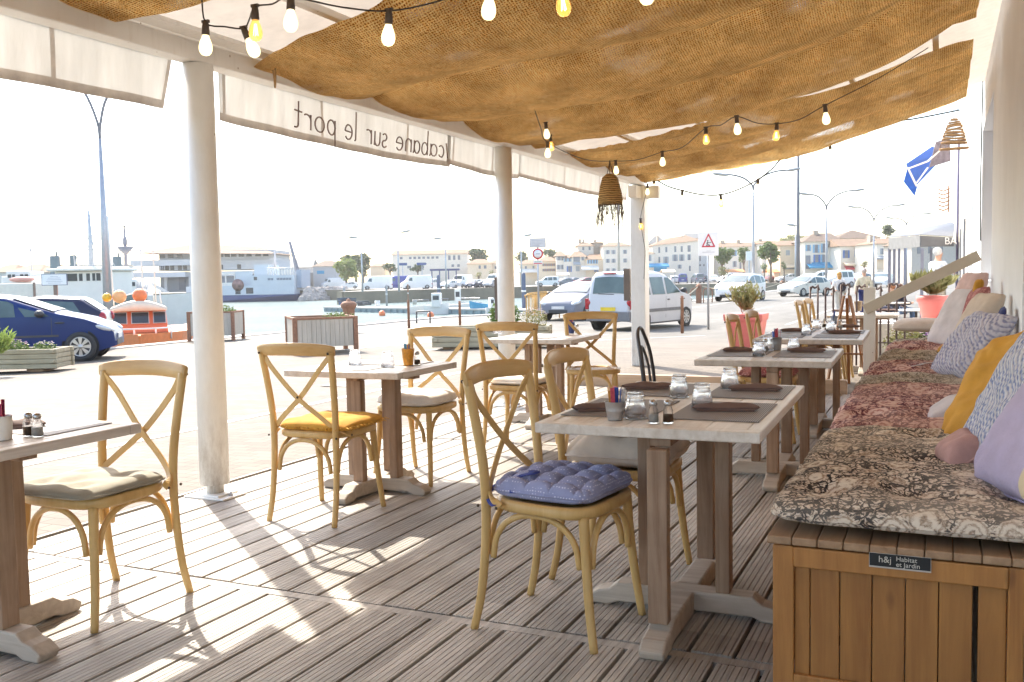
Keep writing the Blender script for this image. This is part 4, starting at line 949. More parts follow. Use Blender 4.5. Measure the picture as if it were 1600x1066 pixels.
lights('second string of bulbs sagging below the farthest drape', [at(x, y, 2.30) for x, y in s2], (3, 5), .04, extra=[(-3.0, 7.0, 2.62), at(1450, 75, 3.0)])
tag(lights('pair of bulbs bunched at the eave left of the woven lampshade', [at(853, 213, 2.45), at(860, 232, 2.40)], (1,), 0.), None)
s3 = [(1022, 296), (1066, 314), (1126, 321), (1185, 297), (1229, 258), (1297, 243), (1353, 213)]
lights('farthest string of bulbs swagged against the sky beside the street lamps', [plY(x, y, 12.9) for x, y in s3], (2,), .05, extra=[plY(1008, 285, 12.9), plY(1500, 172, 12.9)], k=1.3, cr=.010)
s4 = [(1014, 300), (1000, 353)]
t4_ = lights('string of bulbs hanging down the square corner post', [plY(1012, 302, 12.74), plY(1001, 356, 12.74)], (1,), .0, extra=[plY(1006, 284, 12.74), plY(1008, 392, 12.74), plY(1006, 436, 12.74)], k=1.1)
# ---------------------------------------------------------------- lampshades
def basket_mat():
    m = nmat('seagrass'); g = N(m); c = g.coord('Object')
    w_ = g.n('ShaderNodeTexWave', {'Vector': c, 'Scale': 16., 'Distortion': 4., 'Detail': 3.}, bands_direction='Z').outputs['Fac']
    n1 = g.noise(c, 60, 4, .7); col = g.ramp(g.math('ADD', g.math('MULTIPLY', w_, .5), g.math('MULTIPLY', n1, .5)), [(.25, (.36, .20, .07)), (.7, (.86, .62, .30))])
    a = g.pbr(col, .9, 0, g.bump(g.math('ADD', w_, n1), .8, .008)); t_ = g.n('ShaderNodeBsdfTranslucent', {0: col}).outputs[0]
    g.out(g.n('ShaderNodeMixShader', {0: .35, 1: a, 2: t_}).outputs[0]); return m
BK = basket_mat(); raff = plain('raffia', (.30, .24, .20), .9, var=.4, vs=40)
pc = at(953, 272, 2.16)
t = thing('woven_lampshade', 'bell-shaped woven seagrass lampshade with raffia strands hanging below', 'lampshade', pc); dep = (pc-O).length
q = dep/F; W_ = 19*q; H_ = 46*q
m_ = MB(); pr = [(W_*.30, 0), (W_*.62, -H_*.12), (W_*.80, -H_*.38), (W_*.95, -H_*.68), (W_*1.02, -H_*.88), (W_*.98, -H_)]
m_.lathe((0, 0, 0), pr+[(a-.006, b) for a, b in pr[::-1]], 40, facet=lambda j, z: 1+.02*sin(j*5.3+z*60)); m_.build('shade', BK, t)
m_ = MB(); random.seed(8)
for i in range(150):
    a = random.uniform(0, 2*pi); r = W_*(.9+.1*random.random()); L = random.random()*.20+.05; p = V((r*cos(a), r*sin(a), -H_*.97)); j = V((random.uniform(-.03, .03), random.uniform(-.03, .03), 0))
    m_.tube([p, p+j*.6-V((0, 0, L*.5)), p+j+j.cross(V((0, 0, .4)))-V((0, 0, L))], .0019, 3)
m_.build('raffia_fringe', raff, t)
m_ = MB()
for a in (0, 2.1, 4.2): m_.tube([(W_*.3*cos(a), W_*.3*sin(a), 0), (.01*cos(a), .01*sin(a), .07), (.0, 0, .12)], .003, 4)
m_.build('cord', cable_m, t)
# spiral lampshade on the right
pc = plX(1491, 186, .12); dep = (pc-O).dot(_f); q = dep/F
t = thing('spiral_lampshade', 'coiled brown rope lampshade with loose threads by the wall', 'lampshade', pc)
m_ = MB()
for k, (r, z) in enumerate([(5, -1), (8, -5), (10, -9), (12, -13), (13, -19), (15, -23), (16, -27), (17, -32), (18.5, -37), (21, -46)]):
    m_.sweep([(r*q*cos(a*.3927), r*q*sin(a*.3927), z*q+.016*sin(a*.3927+k*.7)) for a in range(16)], [(.006*cos(b), .015*sin(b)) for b in (0, .8, 1.57, 2.35, 3.14, 3.93, 4.71, 5.5)], closed=True, up=(0, 0, 1))
m_.build('coil', plain('brown rope', (.26, .14, .055), .9, var=.3, vs=60), t)
m_ = MB()
for i in range(26): a = i*2*pi/26; m_.tube([(r*q*cos(a), r*q*sin(a), z*q) for r, z in ((4, 1), (9, -6), (13, -17), (17, -33), (21, -46))], .0016, 3)
m_.build('wire_ribs', MATS['brown rope'], t)
m_ = MB()
for i in range(160):
    a = random.uniform(0, 2*pi); r0 = random.uniform(5, 17); z0_ = -(r0-4)*2.6; L = random.uniform(10, 30)
    p = V((r0*q*cos(a), r0*q*sin(a), z0_*q)); e = V((min(24, r0+random.uniform(2, 8))*q*cos(a), (r0+4)*q*sin(a), (z0_-L)*q)); m_.tube([p, (p+e)/2+V((.01*sin(i), 0, 0)), e], .0009, 3)
m_.build('threads', raff, t)
m_ = MB(); m_.tube(spline([(0, 0, 0), (-.03, 0, .10), (.02, 0, .2), (.06, 0, .14), (.04, 0, .3)], 5), .004, 5); m_.build('cord', cable_m, t)
# ---------------------------------------------------------------- handrail, easel, trellis
pp = plY(1359, 449, 10.28)
t = thing('handrail', 'cream painted timber handrail sloping up from its post to the wall', 'handrail', (pp.x, 10.28, 0))
m_ = MB(); m_.b2((-.055, -.045, -.03), (.055, .045, pp.z)); m_.build('post', white_paint, t, bevel=.004)
a = plY(1351, 484, 10.22); b = plY(1530, 399, 10.22); m_ = MB(); m_.bar(a-V((pp.x, 10.28, 0)), b-V((pp.x, 10.28, 0)), .035, .105); m_.build('rail', plain('beige paint', (.60, .54, .45), .5, var=.06), t, bevel=.005)
ea = wood('easel wood', (.35, .14, .05), (.50, .24, .09), .5, 'Z')
c = plY(1323, 462, 11.0); t = thing('folding_easel', 'small brown wooden folding easel standing at the deck edge', 'easel', (c.x, 11.0, -.03)); hh = c.z+.03
m_ = MB(); m_.bar((-.03, 0, hh), (-.2, -.1, .0), .035, .022); m_.build('leg', ea, t); m_ = MB(); m_.bar((.03, 0, hh), (.24, -.1, .0), .035, .022); m_.build('leg', ea, t)
m_ = MB(); m_.bar((0, .02, hh-.03), (0, .34, .0), .03, .02); m_.build('leg', ea, t); m_ = MB(); m_.bar((-.16, -.09, .38), (.19, -.09, .38), .03, .02); m_.build('shelf', ea, t)
c0 = plY(1266, 470, 13.1).x; c1 = plY(1414, 470, 13.1).x
trel_m = plain('trellis iron', (.12, .085, .085), .6, .2)
t = thing('metal_trellis', 'dark wrought-iron trellis screen with scrolled tops beyond the tables', 'trellis', ((c0+c1)/2, 13.1, -.03)); L = c1-c0
for i in range(13):
    x = -L/2+L*i/12; hz_ = plY(1340, 447, 13.1).z+.03+.03*sin(i*2.1)
    m_ = MB(); m_.tube([(x, 0, 0), (x, .0, hz_)], .014, 6); m_.build('upright', trel_m, t)
    if i < 12 and i % 2 == 0:
        m_ = MB(); m_.tube(spline([(x, 0, hz_-.06), (x+L*.02, 0, hz_), (x+L*.05, 0, hz_-.02), (x+L*.08, 0, hz_), (x+L*.1, 0, hz_-.05)], 4), .014, 6); m_.build('scroll', trel_m, t)
for z in (.35, .62): m_ = MB(); m_.tube([(-L/2, 0, z), (L/2, 0, z)], .009, 6); m_.build('crossbar', trel_m, t)
# ---------------------------------------------------------------- wall-side cables
m_ = MB(); p = plX(1505, 8, .38)
for k in range(4): m_.tube([p+V((.0, .12*cos(a*.4)+k*.05, .07*sin(a*.4)-.03*k)) for a in range(16)], .004, 5, closed=True)
tag(m_.build('cable_coil', cable_m), 'black cable looped up where the roof meets the wall', 'cable')
random.seed(21)
# ---------------------------------------------------------------- foliage helper
def leafm(name, c1, c2, tr=.3):
    if name in MATS: return MATS[name]
    m = nmat(name); g = N(m); oi = g.n('ShaderNodeTexCoord').outputs['Object']
    n1 = g.noise(oi, 3.0, 3, .6); n2 = g.n('ShaderNodeTexNoise', {'Vector': oi, 'Scale': 40.}).outputs['Fac']
    col = g.ramp(g.math('ADD', g.math('MULTIPLY', n1, .6), g.math('MULTIPLY', n2, .4)), [(.3, c1), (.7, c2)])
    a = g.pbr(col, .6); t_ = g.n('ShaderNodeBsdfTranslucent', {0: col}).outputs[0]
    g.out(g.n('ShaderNodeMixShader', {0: tr, 1: a, 2: t_}).outputs[0]); MATS[name] = m; return m
def leaves(mb, c, r, n, size, asp=.45, flat=.5):
    c = vv(c)
    for i in range(n):
        d = V((random.gauss(0, 1), random.gauss(0, 1), random.gauss(0, 1))).normalized()*(random.random()**.4)
        p = c + V((d.x*r[0], d.y*r[1], d.z*r[2])); s_ = size*(.6+.8*random.random())
        a = V((random.gauss(0, 1), random.gauss(0, 1), random.gauss(0, 1)*flat)).normalized(); b = a.cross(V((random.gauss(0, 1), random.gauss(0, 1), random.gauss(0, 1)))).normalized()
        mb.add([p-a*s_*.5, p+b*s_*asp*.5, p+a*s_*.5, p-b*s_*asp*.5], [(0, 1, 2, 3)])
G1 = leafm('leaf green', (.05, .10, .02), (.20, .27, .07)); G2 = leafm('leaf olive', (.14, .14, .05), (.38, .36, .16)); G3 = leafm('leaf dark', (.03, .06, .025), (.10, .14, .06))
petal = plain('pink petal', (.72, .42, .62), .7, var=.2, vs=20); petal2 = plain('violet petal', (.42, .20, .62), .7, var=.2, vs=20); petal3 = plain('pale petal', (.80, .66, .68), .7, var=.1)
def plant(name, label, cat, c, r, n, size, mat, flowers=(), stems=0, group=None, up=0):
    t = thing(name, label, cat, c, 0, group)
    m_ = MB()
    if up:
        for i in range(up):
            a = random.uniform(0, 2*pi); R_ = random.random()**.6; e = V((r[0]*R_*cos(a), r[1]*R_*sin(a), r[2]*(1.1+.9*random.random()*(1-.3*R_))))
            for k in range(n):
                f_ = .25+.75*random.random(); p = V((e.x*f_**1.3, e.y*f_**1.3, e.z*f_)); d = V((random.gauss(0, .7), random.gauss(0, .7), .6+random.random())).normalized(); b = d.cross(V((random.gauss(0, 1), random.gauss(0, 1), .1))).normalized(); s_ = size*(.6+.8*random.random())
                m_.add([p, p+d*s_*.5+b*s_*.12, p+d*s_, p+d*s_*.5-b*s_*.12], [(0, 1, 2, 3)])
    else: leaves(m_, (0, 0, r[2]), r, n, size)
    m_.build('foliage', mat, t)
    if stems:
        m_ = MB()
        for i in range(stems):
            a = random.uniform(0, 2*pi); R_ = random.random(); e = V((r[0]*R_*cos(a), r[1]*R_*sin(a), r[2]*(1.5+.5*random.random()))); m_.tube([(e.x*.15, e.y*.15, -.02), (e.x*.5, e.y*.5, e.z*.55), e], [.006*r[2]*2, .004*r[2]*2, .0015*r[2]*2], 4)
        m_.build('stem', plain('stem', (.30, .19, .10), .9), t)
    for fm, k, fs in flowers:
        m_ = MB()
        for i in range(k):
            a = random.uniform(0, 2*pi); R_ = sqrt(random.random()); p = V((r[0]*R_*cos(a), r[1]*R_*sin(a), r[2]*(1.2+.85*sqrt(max(0, 1-R_*R_))*random.uniform(.6, 1.1))))
            m_.lathe(p, [(fs*.9, .2*fs), (fs*.5, 0), (.0005, .05*fs)], 5)
        m_.build('flowers', fm, t)
    return t
# ---------------------------------------------------------------- timber planters
pl_wood = wood('planter wood', (.42, .36, .24), (.62, .55, .40), .8, 'X', .4, .25, (.24, .20, .12), .2)
def log_planter(label, a, b, depth, h, n=4, group='rectangular log planters'):
    a, b = vv(a), vv(b); L = (b-a).length; rz = atan2(b.y-a.y, b.x-a.x); t = thing('log_planter', label, 'planter', a, rz, group)
    m_ = MB(); th = .07; bh = (h-.06)/n
    for i in range(n):
        z0 = .06+i*bh
        m_.b2((0.0, 0, z0), (L, th, z0+bh-.006)); m_.b2((0, depth-th, z0), (L, depth, z0+bh-.006))
        m_.b2((.04, th+.002, z0+.003), (.04+th, depth-th-.002, z0+bh-.003)); m_.b2((L-.04-th, th+.002, z0+.003), (L-.04, depth-th-.002, z0+bh-.003))
        if i % 2: m_.b2((L-.115, -.035, z0+.01), (L-.045, -.001, z0+bh-.015)); m_.b2((.045, -.035, z0+.01), (.115, -.001, z0+bh-.015))
    m_.build('log_sides', pl_wood, t, bevel=.012)
    m_ = MB(); m_.b2((.2, .1, 0), (.5, depth-.1, .058)); m_.b2((L-.6, .1, 0), (L-.3, depth-.1, .058)); m_.build('runner', bw2, t)
    m_ = MB(); m_.b2((.12, th+.01, h-.12), (L-.12, depth-th-.01, h-.07)); m_.build('soil', plain('soil', (.09, .06, .04), .95, var=.3, vs=20), t)
    return t, L, rz
A = gp(90, 581); dirv = V((cos(YAW+.03), sin(YAW+.03), 0)); A0 = A-dirv*2.6
pt_, L_, rz_ = log_planter('pale log planter of flowers at the left edge, before the blue car', (A0.x, A0.y, A.z), (A.x, A.y, A.z), .75, .42)
nrm = V((-dirv.y, dirv.x, 0))
for k, (u, fm) in enumerate(((.35, petal3), (.62, petal), (.86, petal3))):
    c = A0.lerp(A, u)+nrm*.35+V((0, 0, .30)); plant('flowering_plant', ('white-flowered clump at the left of the log planter', 'pink-flowered clump in the middle of the log planter', 'sparse pale flowers at the right end of the log planter')[k], 'plant', c, (.42, .25, .14) if k < 2 else (.22, .2, .12), 900 if k < 2 else 350, .055, G1, ((fm, 70 if k < 2 else 40, .022),))
c = pd(2, 545, (A-O).dot(_f)*.97); c.z = A.z+.3; plant('shrub', 'bright green shrub leaning in at the left picture edge', 'plant', (c.x, c.y, c.z), (.22, .22, .25), 30, .12, leafm('leaf lime', (.18, .26, .04), (.42, .50, .14)), up=24)
a = gp(675, 548); b = gp(786, 549); dv = V((cos(YAW-.1), sin(YAW-.1), 0)); b = a+dv*2.35
log_planter('grey log planter left of the middle round post', a, b, .75, .46)
nn = V((-dv.y, dv.x, 0)); c = a.lerp(b, .60)+nn*.35; c.z = a.z+.36
plant('shrub', 'bushy green shrub in the log planter beside the middle post', 'plant', c, (.33, .28, .30), 900, .08, G1)
c = a.lerp(b, .85)+nn*.35; c.z = a.z+.36; plant('flowering_plant', 'white and pink flowering plant at the right end of the grey log planter', 'plant', c, (.3, .25, .22), 600, .05, G2, ((petal3, 90, .02),))
# square slatted planters with rusty posts
slat = wood('slat grey', (.50, .44, .36), (.70, .63, .54), .8, 'Z', .5, .15)
def slat_planter(label, a, rz, L, D, h):
    t = thing('slatted_planter', label, 'planter', a, rz, 'slatted planters with rusty corner posts')
    for (x, y) in ((0, 0), (L, 0), (0, D), (L, D)): m_ = MB(); m_.b2((x-.045, y-.045, 0), (x+.045, y+.045, h)); m_.build('post', rust_metal, t, bevel=.006)
    m_ = MB(); m_.b2((.046, -.03, h-.05), (L-.046, .03, h-.005)); m_.b2((-.03, .046, h-.05), (.03, D-.046, h-.005)); m_.b2((L-.03, .046, h-.05), (L+.03, D-.046, h-.005)); m_.b2((.046, D-.03, h-.05), (L-.046, D+.03, h-.005)); m_.build('rim', rust_metal, t)
    m_ = MB(); n = int(L/.1); 
    for i in range(n): x = .05+(L-.1)*i/n; m_.b2((x+.003, -.018, .16), (x+(L-.1)/n-.003, .018, h-.051)); m_.b2((x+.003, D-.018, .16), (x+(L-.1)/n-.003, D+.018, h-.051))
    n = int(D/.1)
    for i in range(n): y = .05+(D-.1)*i/n; m_.b2((-.018, y+.003, .16), (.018, y+(D-.1)/n-.003, h-.051)); m_.b2((L-.018, y+.003, .16), (L+.018, y+(D-.1)/n-.003, h-.051))
    m_.build('slats', slat, t)
    m_ = MB(); m_.b2((.05, .05, h-.16), (L-.05, D-.05, h-.09)); m_.build('soil', MATS['soil'], t)
    return t
a = gp(462, 556); slat_planter('slatted grey planter with rusty posts in front of the water, left of the bollard', a, YAW+.36, 1.22, 1.15, .76)
plant('shrub', 'few low green leaves over the rim of the slatted planter by the bollard', 'plant', (a+V((.35, 1.0, .60))), (.4, .3, .12), 260, .06, G1)
a = gp(352, 533); slat_planter('slatted planter half hidden behind the nearest round post', a-V((.9, .45, 0)), YAW, 1.25, 1.0, .85)
plant('shrub', 'low green plant in the planter half hidden by the nearest post', 'plant', a-V((.3, -.3, -.7)), (.4, .3, .16), 400, .07, G1)
# ---------------------------------------------------------------- bollards, posts
a = gp(546, 520); t = thing('mooring_bollard', 'stout rusty mooring bollard at the quay edge', 'bollard', a); m_ = MB()
m_.lathe((0, 0, 0), [(.23, 0), (.23, .05), (.19, .07), (.175, .45), (.18, .72), (.24, .80), (.25, .88), (.18, .95), (.07, .98), (.065, 1.02), (.001, 1.06)], 20); m_.build('body', rust_metal, t)
thin = [(639, 513, .98), (719, 512, .92), (1066, 521, 1.05)]
for k, (x, y, h) in enumerate(thin):
    a = gp(x, y); t = thing('slim_bollard', ('slim brown post left of centre at the water edge', 'slim brown post further right at the water edge', 'slim brown post beside the front wheel of the silver van')[k], 'bollard', a, 0, 'slim steel posts'); m_ = MB()
    m_.lathe((0, 0, 0), [(.045, 0), (.045, h-.1), (.05, h-.09), (.05, h-.06), (.035, h-.05), (.05, h-.02), (.02, h), (.001, h)], 10); m_.build('post', rust_metal, t)
a = gp(651, 505); m_ = MB(); m_.tube(spline([(0, 0, 0), (0, .02, .38), (.05, 0, .45), (.55, 0, .45), (.6, 0, .38), (.6, 0, 0)], 4), .028, 6); o = m_.build('mooring_hoop', dark_metal); o.location = a; tag(o, 'black steel hoop at the water edge between the slim posts', 'hoop')
# ---------------------------------------------------------------- traffic signs
sign_w = plain('sign white', (.82, .80, .80), .4, var=.02); sign_r = plain('sign red', (.58, .04, .07), .4, var=.04); sign_k = plain('sign ink', (.03, .03, .04), .5); sign_bk = plain('sign grey', (.45, .44, .46), .5)
fc = YAW  # boards face the camera side
a = gp(1107, 515); dep = (a-O).dot(_f); q = dep/F
t = thing('warning_sign', 'square white sign with a red triangle and falling figure, on a tall pole', 'sign', a, fc)
m_ = MB(); m_.tube([(0, 0, 0), (0, 0, 150*q)], .032, 10); m_.build('pole', grey_metal, t)
def zof(y): return (a - O).dot(V((0, 0, 0))) if False else (hz_z(y))
def hz_z(y, X=1107): 
    return pd(X, y, dep).z - a.z
z0, z1 = hz_z(400), hz_z(363); W2 = 31.5*q
m_ = MB(); m_.b2((-W2*.5, -.055, z0), (W2*.5, -.035, z1)); bd = m_.build('board', sign_w, t, bevel=.004)
tri = [(-9.3*q, (z0+z1)/2-4.2*q), (9.3*q, (z0+z1)/2-4.2*q), (0, (z0+z1)/2+14.5*q)]
m_ = MB()
tc = V((0, 0, (z0+z1)/2+1.5*q))
P = [V((x, -.060, z)) for x, z in tri]
for i in range(3): m_.bar(P[i], P[(i+1) % 3], .012, 1.9*q, up=(P[i]+P[(i+1) % 3])/2-V((0, -.06, tc.z)))
for p in P: m_.lathe(p+V((0, .006, 0)), [(1.05*q, 0), (1.05*q, .011), (.0001, .011)], 10, axis=Matrix.Rotation(rad(90), 3, 'X'))
m_.build('triangle', sign_r, bd)
m_ = MB(); zc = (z0+z1)/2
m_.lathe((-1.2*q, -.062, zc+4.6*q), [(1.1*q, 0), (1.1*q, .004), (.0001, .004)], 10, axis=Matrix.Rotation(rad(90), 3, 'X'))
for A_, B2 in (((-1.6, 3.2), (-1.4, -.4)), ((-1.4, -.2), (1.0, -1.2)), ((1.0, -1.0), (1.2, -3.0)), ((-1.4, -.4), (-3.4, -2.6)), ((-1.2, 2.2), (2.0, 1.4)), ((2.0, 1.4), (4.0, 2.4)), ((-1.6, 2.0), (-3.4, .2)), ((-3.2, -2.9), (2.6, -2.9))): m_.bar((A_[0]*q, -.061, zc+A_[1]*q), (B2[0]*q, -.061, zc+B2[1]*q), .004, .9*q, up=(0, -1, 0)) if False else m_.bar((A_[0]*q, -.061, zc+A_[1]*q), (B2[0]*q, -.061, zc+B2[1]*q), .9*q, .004, up=(0, -1, 0))
m_.build('pictogram', sign_k, bd)
m_ = MB(); m_.b2((-3.4*q, -.0575, z0+7.2*q), (3.4*q, -.0555, z0+7.7*q)); m_.b2((-9.5*q, -.0575, z0+5.2*q), (9.5*q, -.0555, z0+6.0*q)); m_.build('caption', sign_bk, bd)
a = gp(842, 503); dep = (a-O).dot(_f); q = dep/F
t = thing('no_parking_sign', 'round red-ringed sign under a grey notice plate on a pole by the yellow barriers', 'sign', a, fc)
zz_ = lambda y: pd(842, y, dep).z-a.z
m_ = MB(); m_.tube([(0, 0, 0), (0, 0, zz_(374))], .035, 10); m_.build('pole', grey_metal, t)
m_ = MB(); m_.b2((-13*q, -.05, zz_(387.5)), (13*q, -.035, zz_(372.5))); b_ = m_.build('plate', plain('plate grey', (.40, .39, .40), .5), t, bevel=.01); m_ = MB(); m_.b2((-11.8*q, -.054, zz_(386.4)), (11.8*q, -.0505, zz_(373.8))); b_ = m_.build('notice', plain('notice', (.60, .58, .57), .6), b_)
m_ = MB(); 
for k in range(4): m_.b2((-9*q, -.057, zz_(376.6+k*2.6)), (9*q-(k == 3)*6*q, -.0545, zz_(375.8+k*2.6)))
m_.build('print', sign_bk, b_)
R90 = Matrix.Rotation(rad(90), 3, 'X'); cz_ = zz_(397)
m_ = MB(); m_.lathe((0, -.036, cz_), [(8.6*q, 0), (8.6*q, .012), (.0001, .012)], 28, axis=R90); dsc = m_.build('disc', sign_r, t)
m_ = MB(); m_.lathe((0, -.0485, cz_), [(6.2*q, 0), (6.2*q, .004), (.0001, .004)], 28, axis=R90); m_.build('disc_face', sign_w, dsc)
m_ = MB(); 
for k in (-1, 0, 1): m_.b2(((k*2.1-.8)*q, -.0565, cz_-.9*q), ((k*2.1+.8)*q, -.0535, cz_+.9*q))
m_.build('symbol', plain('symbol grey', (.35, .34, .36), .5), dsc)
m_ = MB(); m_.b2((-7*q, -.045, zz_(413.2)), (7*q, -.035, zz_(407.5))); sb = m_.build('sub_plate', sign_w, t); m_ = MB(); m_.b2((-6.4*q, -.049, zz_(412.6)), (6.4*q, -.0455, zz_(411.2))); m_.build('red_line', sign_r, sb)
m_ = MB(); m_.b2((-5*q, -.049, zz_(410)), (5*q, -.0455, zz_(408.8))); m_.build('print', plain('green print', (.2, .4, .25), .5), sb)
c = pd(85.5, 437, 31); t = thing('notice_board', 'white notice board with faint lines of print above the dark parked car', 'sign', (c.x, c.y, gz(c.x, c.y)), fc); q = 31/F; zt = c.z-gz(c.x, c.y)
m_ = MB(); m_.b2((-20*q, -.03, zt-9*q), (20*q, .0, zt+9*q)); b_ = m_.build('frame', plain('navy frame', (.12, .13, .20), .5), t); m_ = MB(); m_.b2((-19*q, -.036, zt-8.1*q), (19*q, -.0305, zt+8.1*q)); b_ = m_.build('board', sign_w, b_)
m_ = MB(); 
for k, w_ in enumerate((6, 10, 11, 13, 10)): m_.b2((-w_*q, -.04, zt+(4.6-k*2.6)*q), (w_*q, -.0365, zt+(5.2-k*2.6)*q))
m_.build('print', sign_bk, b_)
m_ = MB(); m_.b2((-.06, -.0, 0), (.06, .06, zt-9*q)); m_.build('post', plain('brown post', (.25, .17, .13), .8), t)
# ---------------------------------------------------------------- street lamps
lamp_m = plain('lamp paint', (.21, .20, .21), .7, 0)
def lamp(label, base, hpx, arms, r0=.12, taper=.45, group='tall curved street lamps', dep=None, head=(.55, .18, .10), split=.75, bracket=True):
    """base point (world), hpx list of (px,py) arm tips at the same depth"""
    base = vv(base); d = (base-O).dot(_f); t = thing('street_lamp', label, 'street lamp', base, YAW, group)
    Rz = Matrix.Rotation(-YAW, 3, 'Z'); tips = [Rz @ (pd(x, y, d)-base) for x, y in hpx]
    top = max(p.z for p in tips); zs = top*split
    m_ = MB(); m_.tube([(0, 0, 0), (0, 0, zs*.5), (0, 0, zs)], [r0, r0*.75, r0*taper], 10); m_.build('mast', grey_metal, t)
    for p in tips:
        m_ = MB(); L = p.x; m_.tube(spline([(0, 0, zs-.05), (L*.04, 0, zs+(p.z-zs)*.25), (L*.28, 0, zs+(p.z-zs)*.68), (L*.62, 0, zs+(p.z-zs)*.92), (L, 0, p.z)], 5), min(r0*.55, .06), 6); ar = m_.build('arm', lamp_m, t)
        m_ = MB(); m_.ell((L*1.0+(.2 if L > 0 else -.2), 0, p.z-.0), head, 10, rot=(0, rad(-8 if L > 0 else 8), 0)); m_.build('lamp_head', plain('lamp head', (.42, .40, .38), .4, .3), ar)
    if bracket: m_ = MB(); m_.bar((-.28, 0, zs*.93), (.28, 0, zs*.93), .03, .03); m_.build('bracket', grey_metal, t)
    return t
a = gp(170, 506); 
t = lamp('big double-armed lamp rising at left past the blue car, its heads hidden by the valance', a, [(92, 118), (196, 142)], None, r0=.20, taper=.35, split=.735)
def base_for(x, ytop, hgt, zb=-.43):
    """point on street where a lamp of given height reaches ytop at pixel x"""
    y0 = 419+(1600-x)*.0193; dep = (hgt+zb-HC)/((y0-ytop)/F); p = pd(x, y0, dep); return V((p.x, p.y, zb))
lamp('nearest double-armed lamp on the right, over the white people carrier', base_for(1177, 264, 8.2), [(1127, 274), (1229, 267)], None, r0=.11, split=.86)
lamp('double-armed lamp right of the tall mast', base_for(1291, 296, 8.2), [(1257, 304), (1334, 298)], None, r0=.11, split=.82)
lamp('double-armed lamp above the awning posts of the terrace', base_for(1365, 320, 8.2), [(1332, 324), (1400, 321)], None, r0=.12, split=.80)
lamp('farthest double-armed lamp on the right, half behind the canopy', base_for(1416, 333, 8.2), [(1390, 341), (1445, 334)], None, r0=.13, split=.84)
for x, yt, tip, l in ((566, 366, (554, 371), 'single-armed lamp left of the silver vans across the harbour'), (623, 363, (632, 362), 'tallest single-armed lamp across the harbour, curving right'), (697, 370, (686, 373), 'single-armed lamp in front of the long white building'),
                   (815, 366, (822, 368), 'single-armed lamp left of the round no-parking sign'), (1243, 351, (1237, 352), 'thin single-armed lamp beside the tall grey mast')):
    p = base_for(x, yt, 8.5); lamp(l, p, [tip], None, r0=.16, split=.90, group='single-armed lamps across the harbour', head=(.8, .25, .2), bracket=False)
# tall masts
a = base_for(1247, 228, 11.5); t = thing('flag_mast', 'tall plain grey mast at right against the sky', 'mast', a); m_ = MB(); hh = pd(1247, 228, (a-O).dot(_f)).z-a.z; m_.tube([(0, 0, 0), (0, 0, hh)], [.15, .11], 10); m_.build('shaft', lamp_m, t)
a = base_for(967, 312, 9.5); t = thing('timber_mast', 'pale timber mast with a crossbar under the woven lampshade', 'mast', a, YAW); hh = pd(967, 305, (a-O).dot(_f)).z-a.z; m_ = MB(); m_.tube([(0, 0, 0), (0, 0, hh)], [.15, .11], 10); m_.build('shaft', plain('pale timber', (.55, .46, .38), .7), t); m_ = MB(); m_.bar((-.4, 0, hh*.54), (.4, 0, hh*.54), .05, .05); m_.build('crossbar', grey_metal, t)
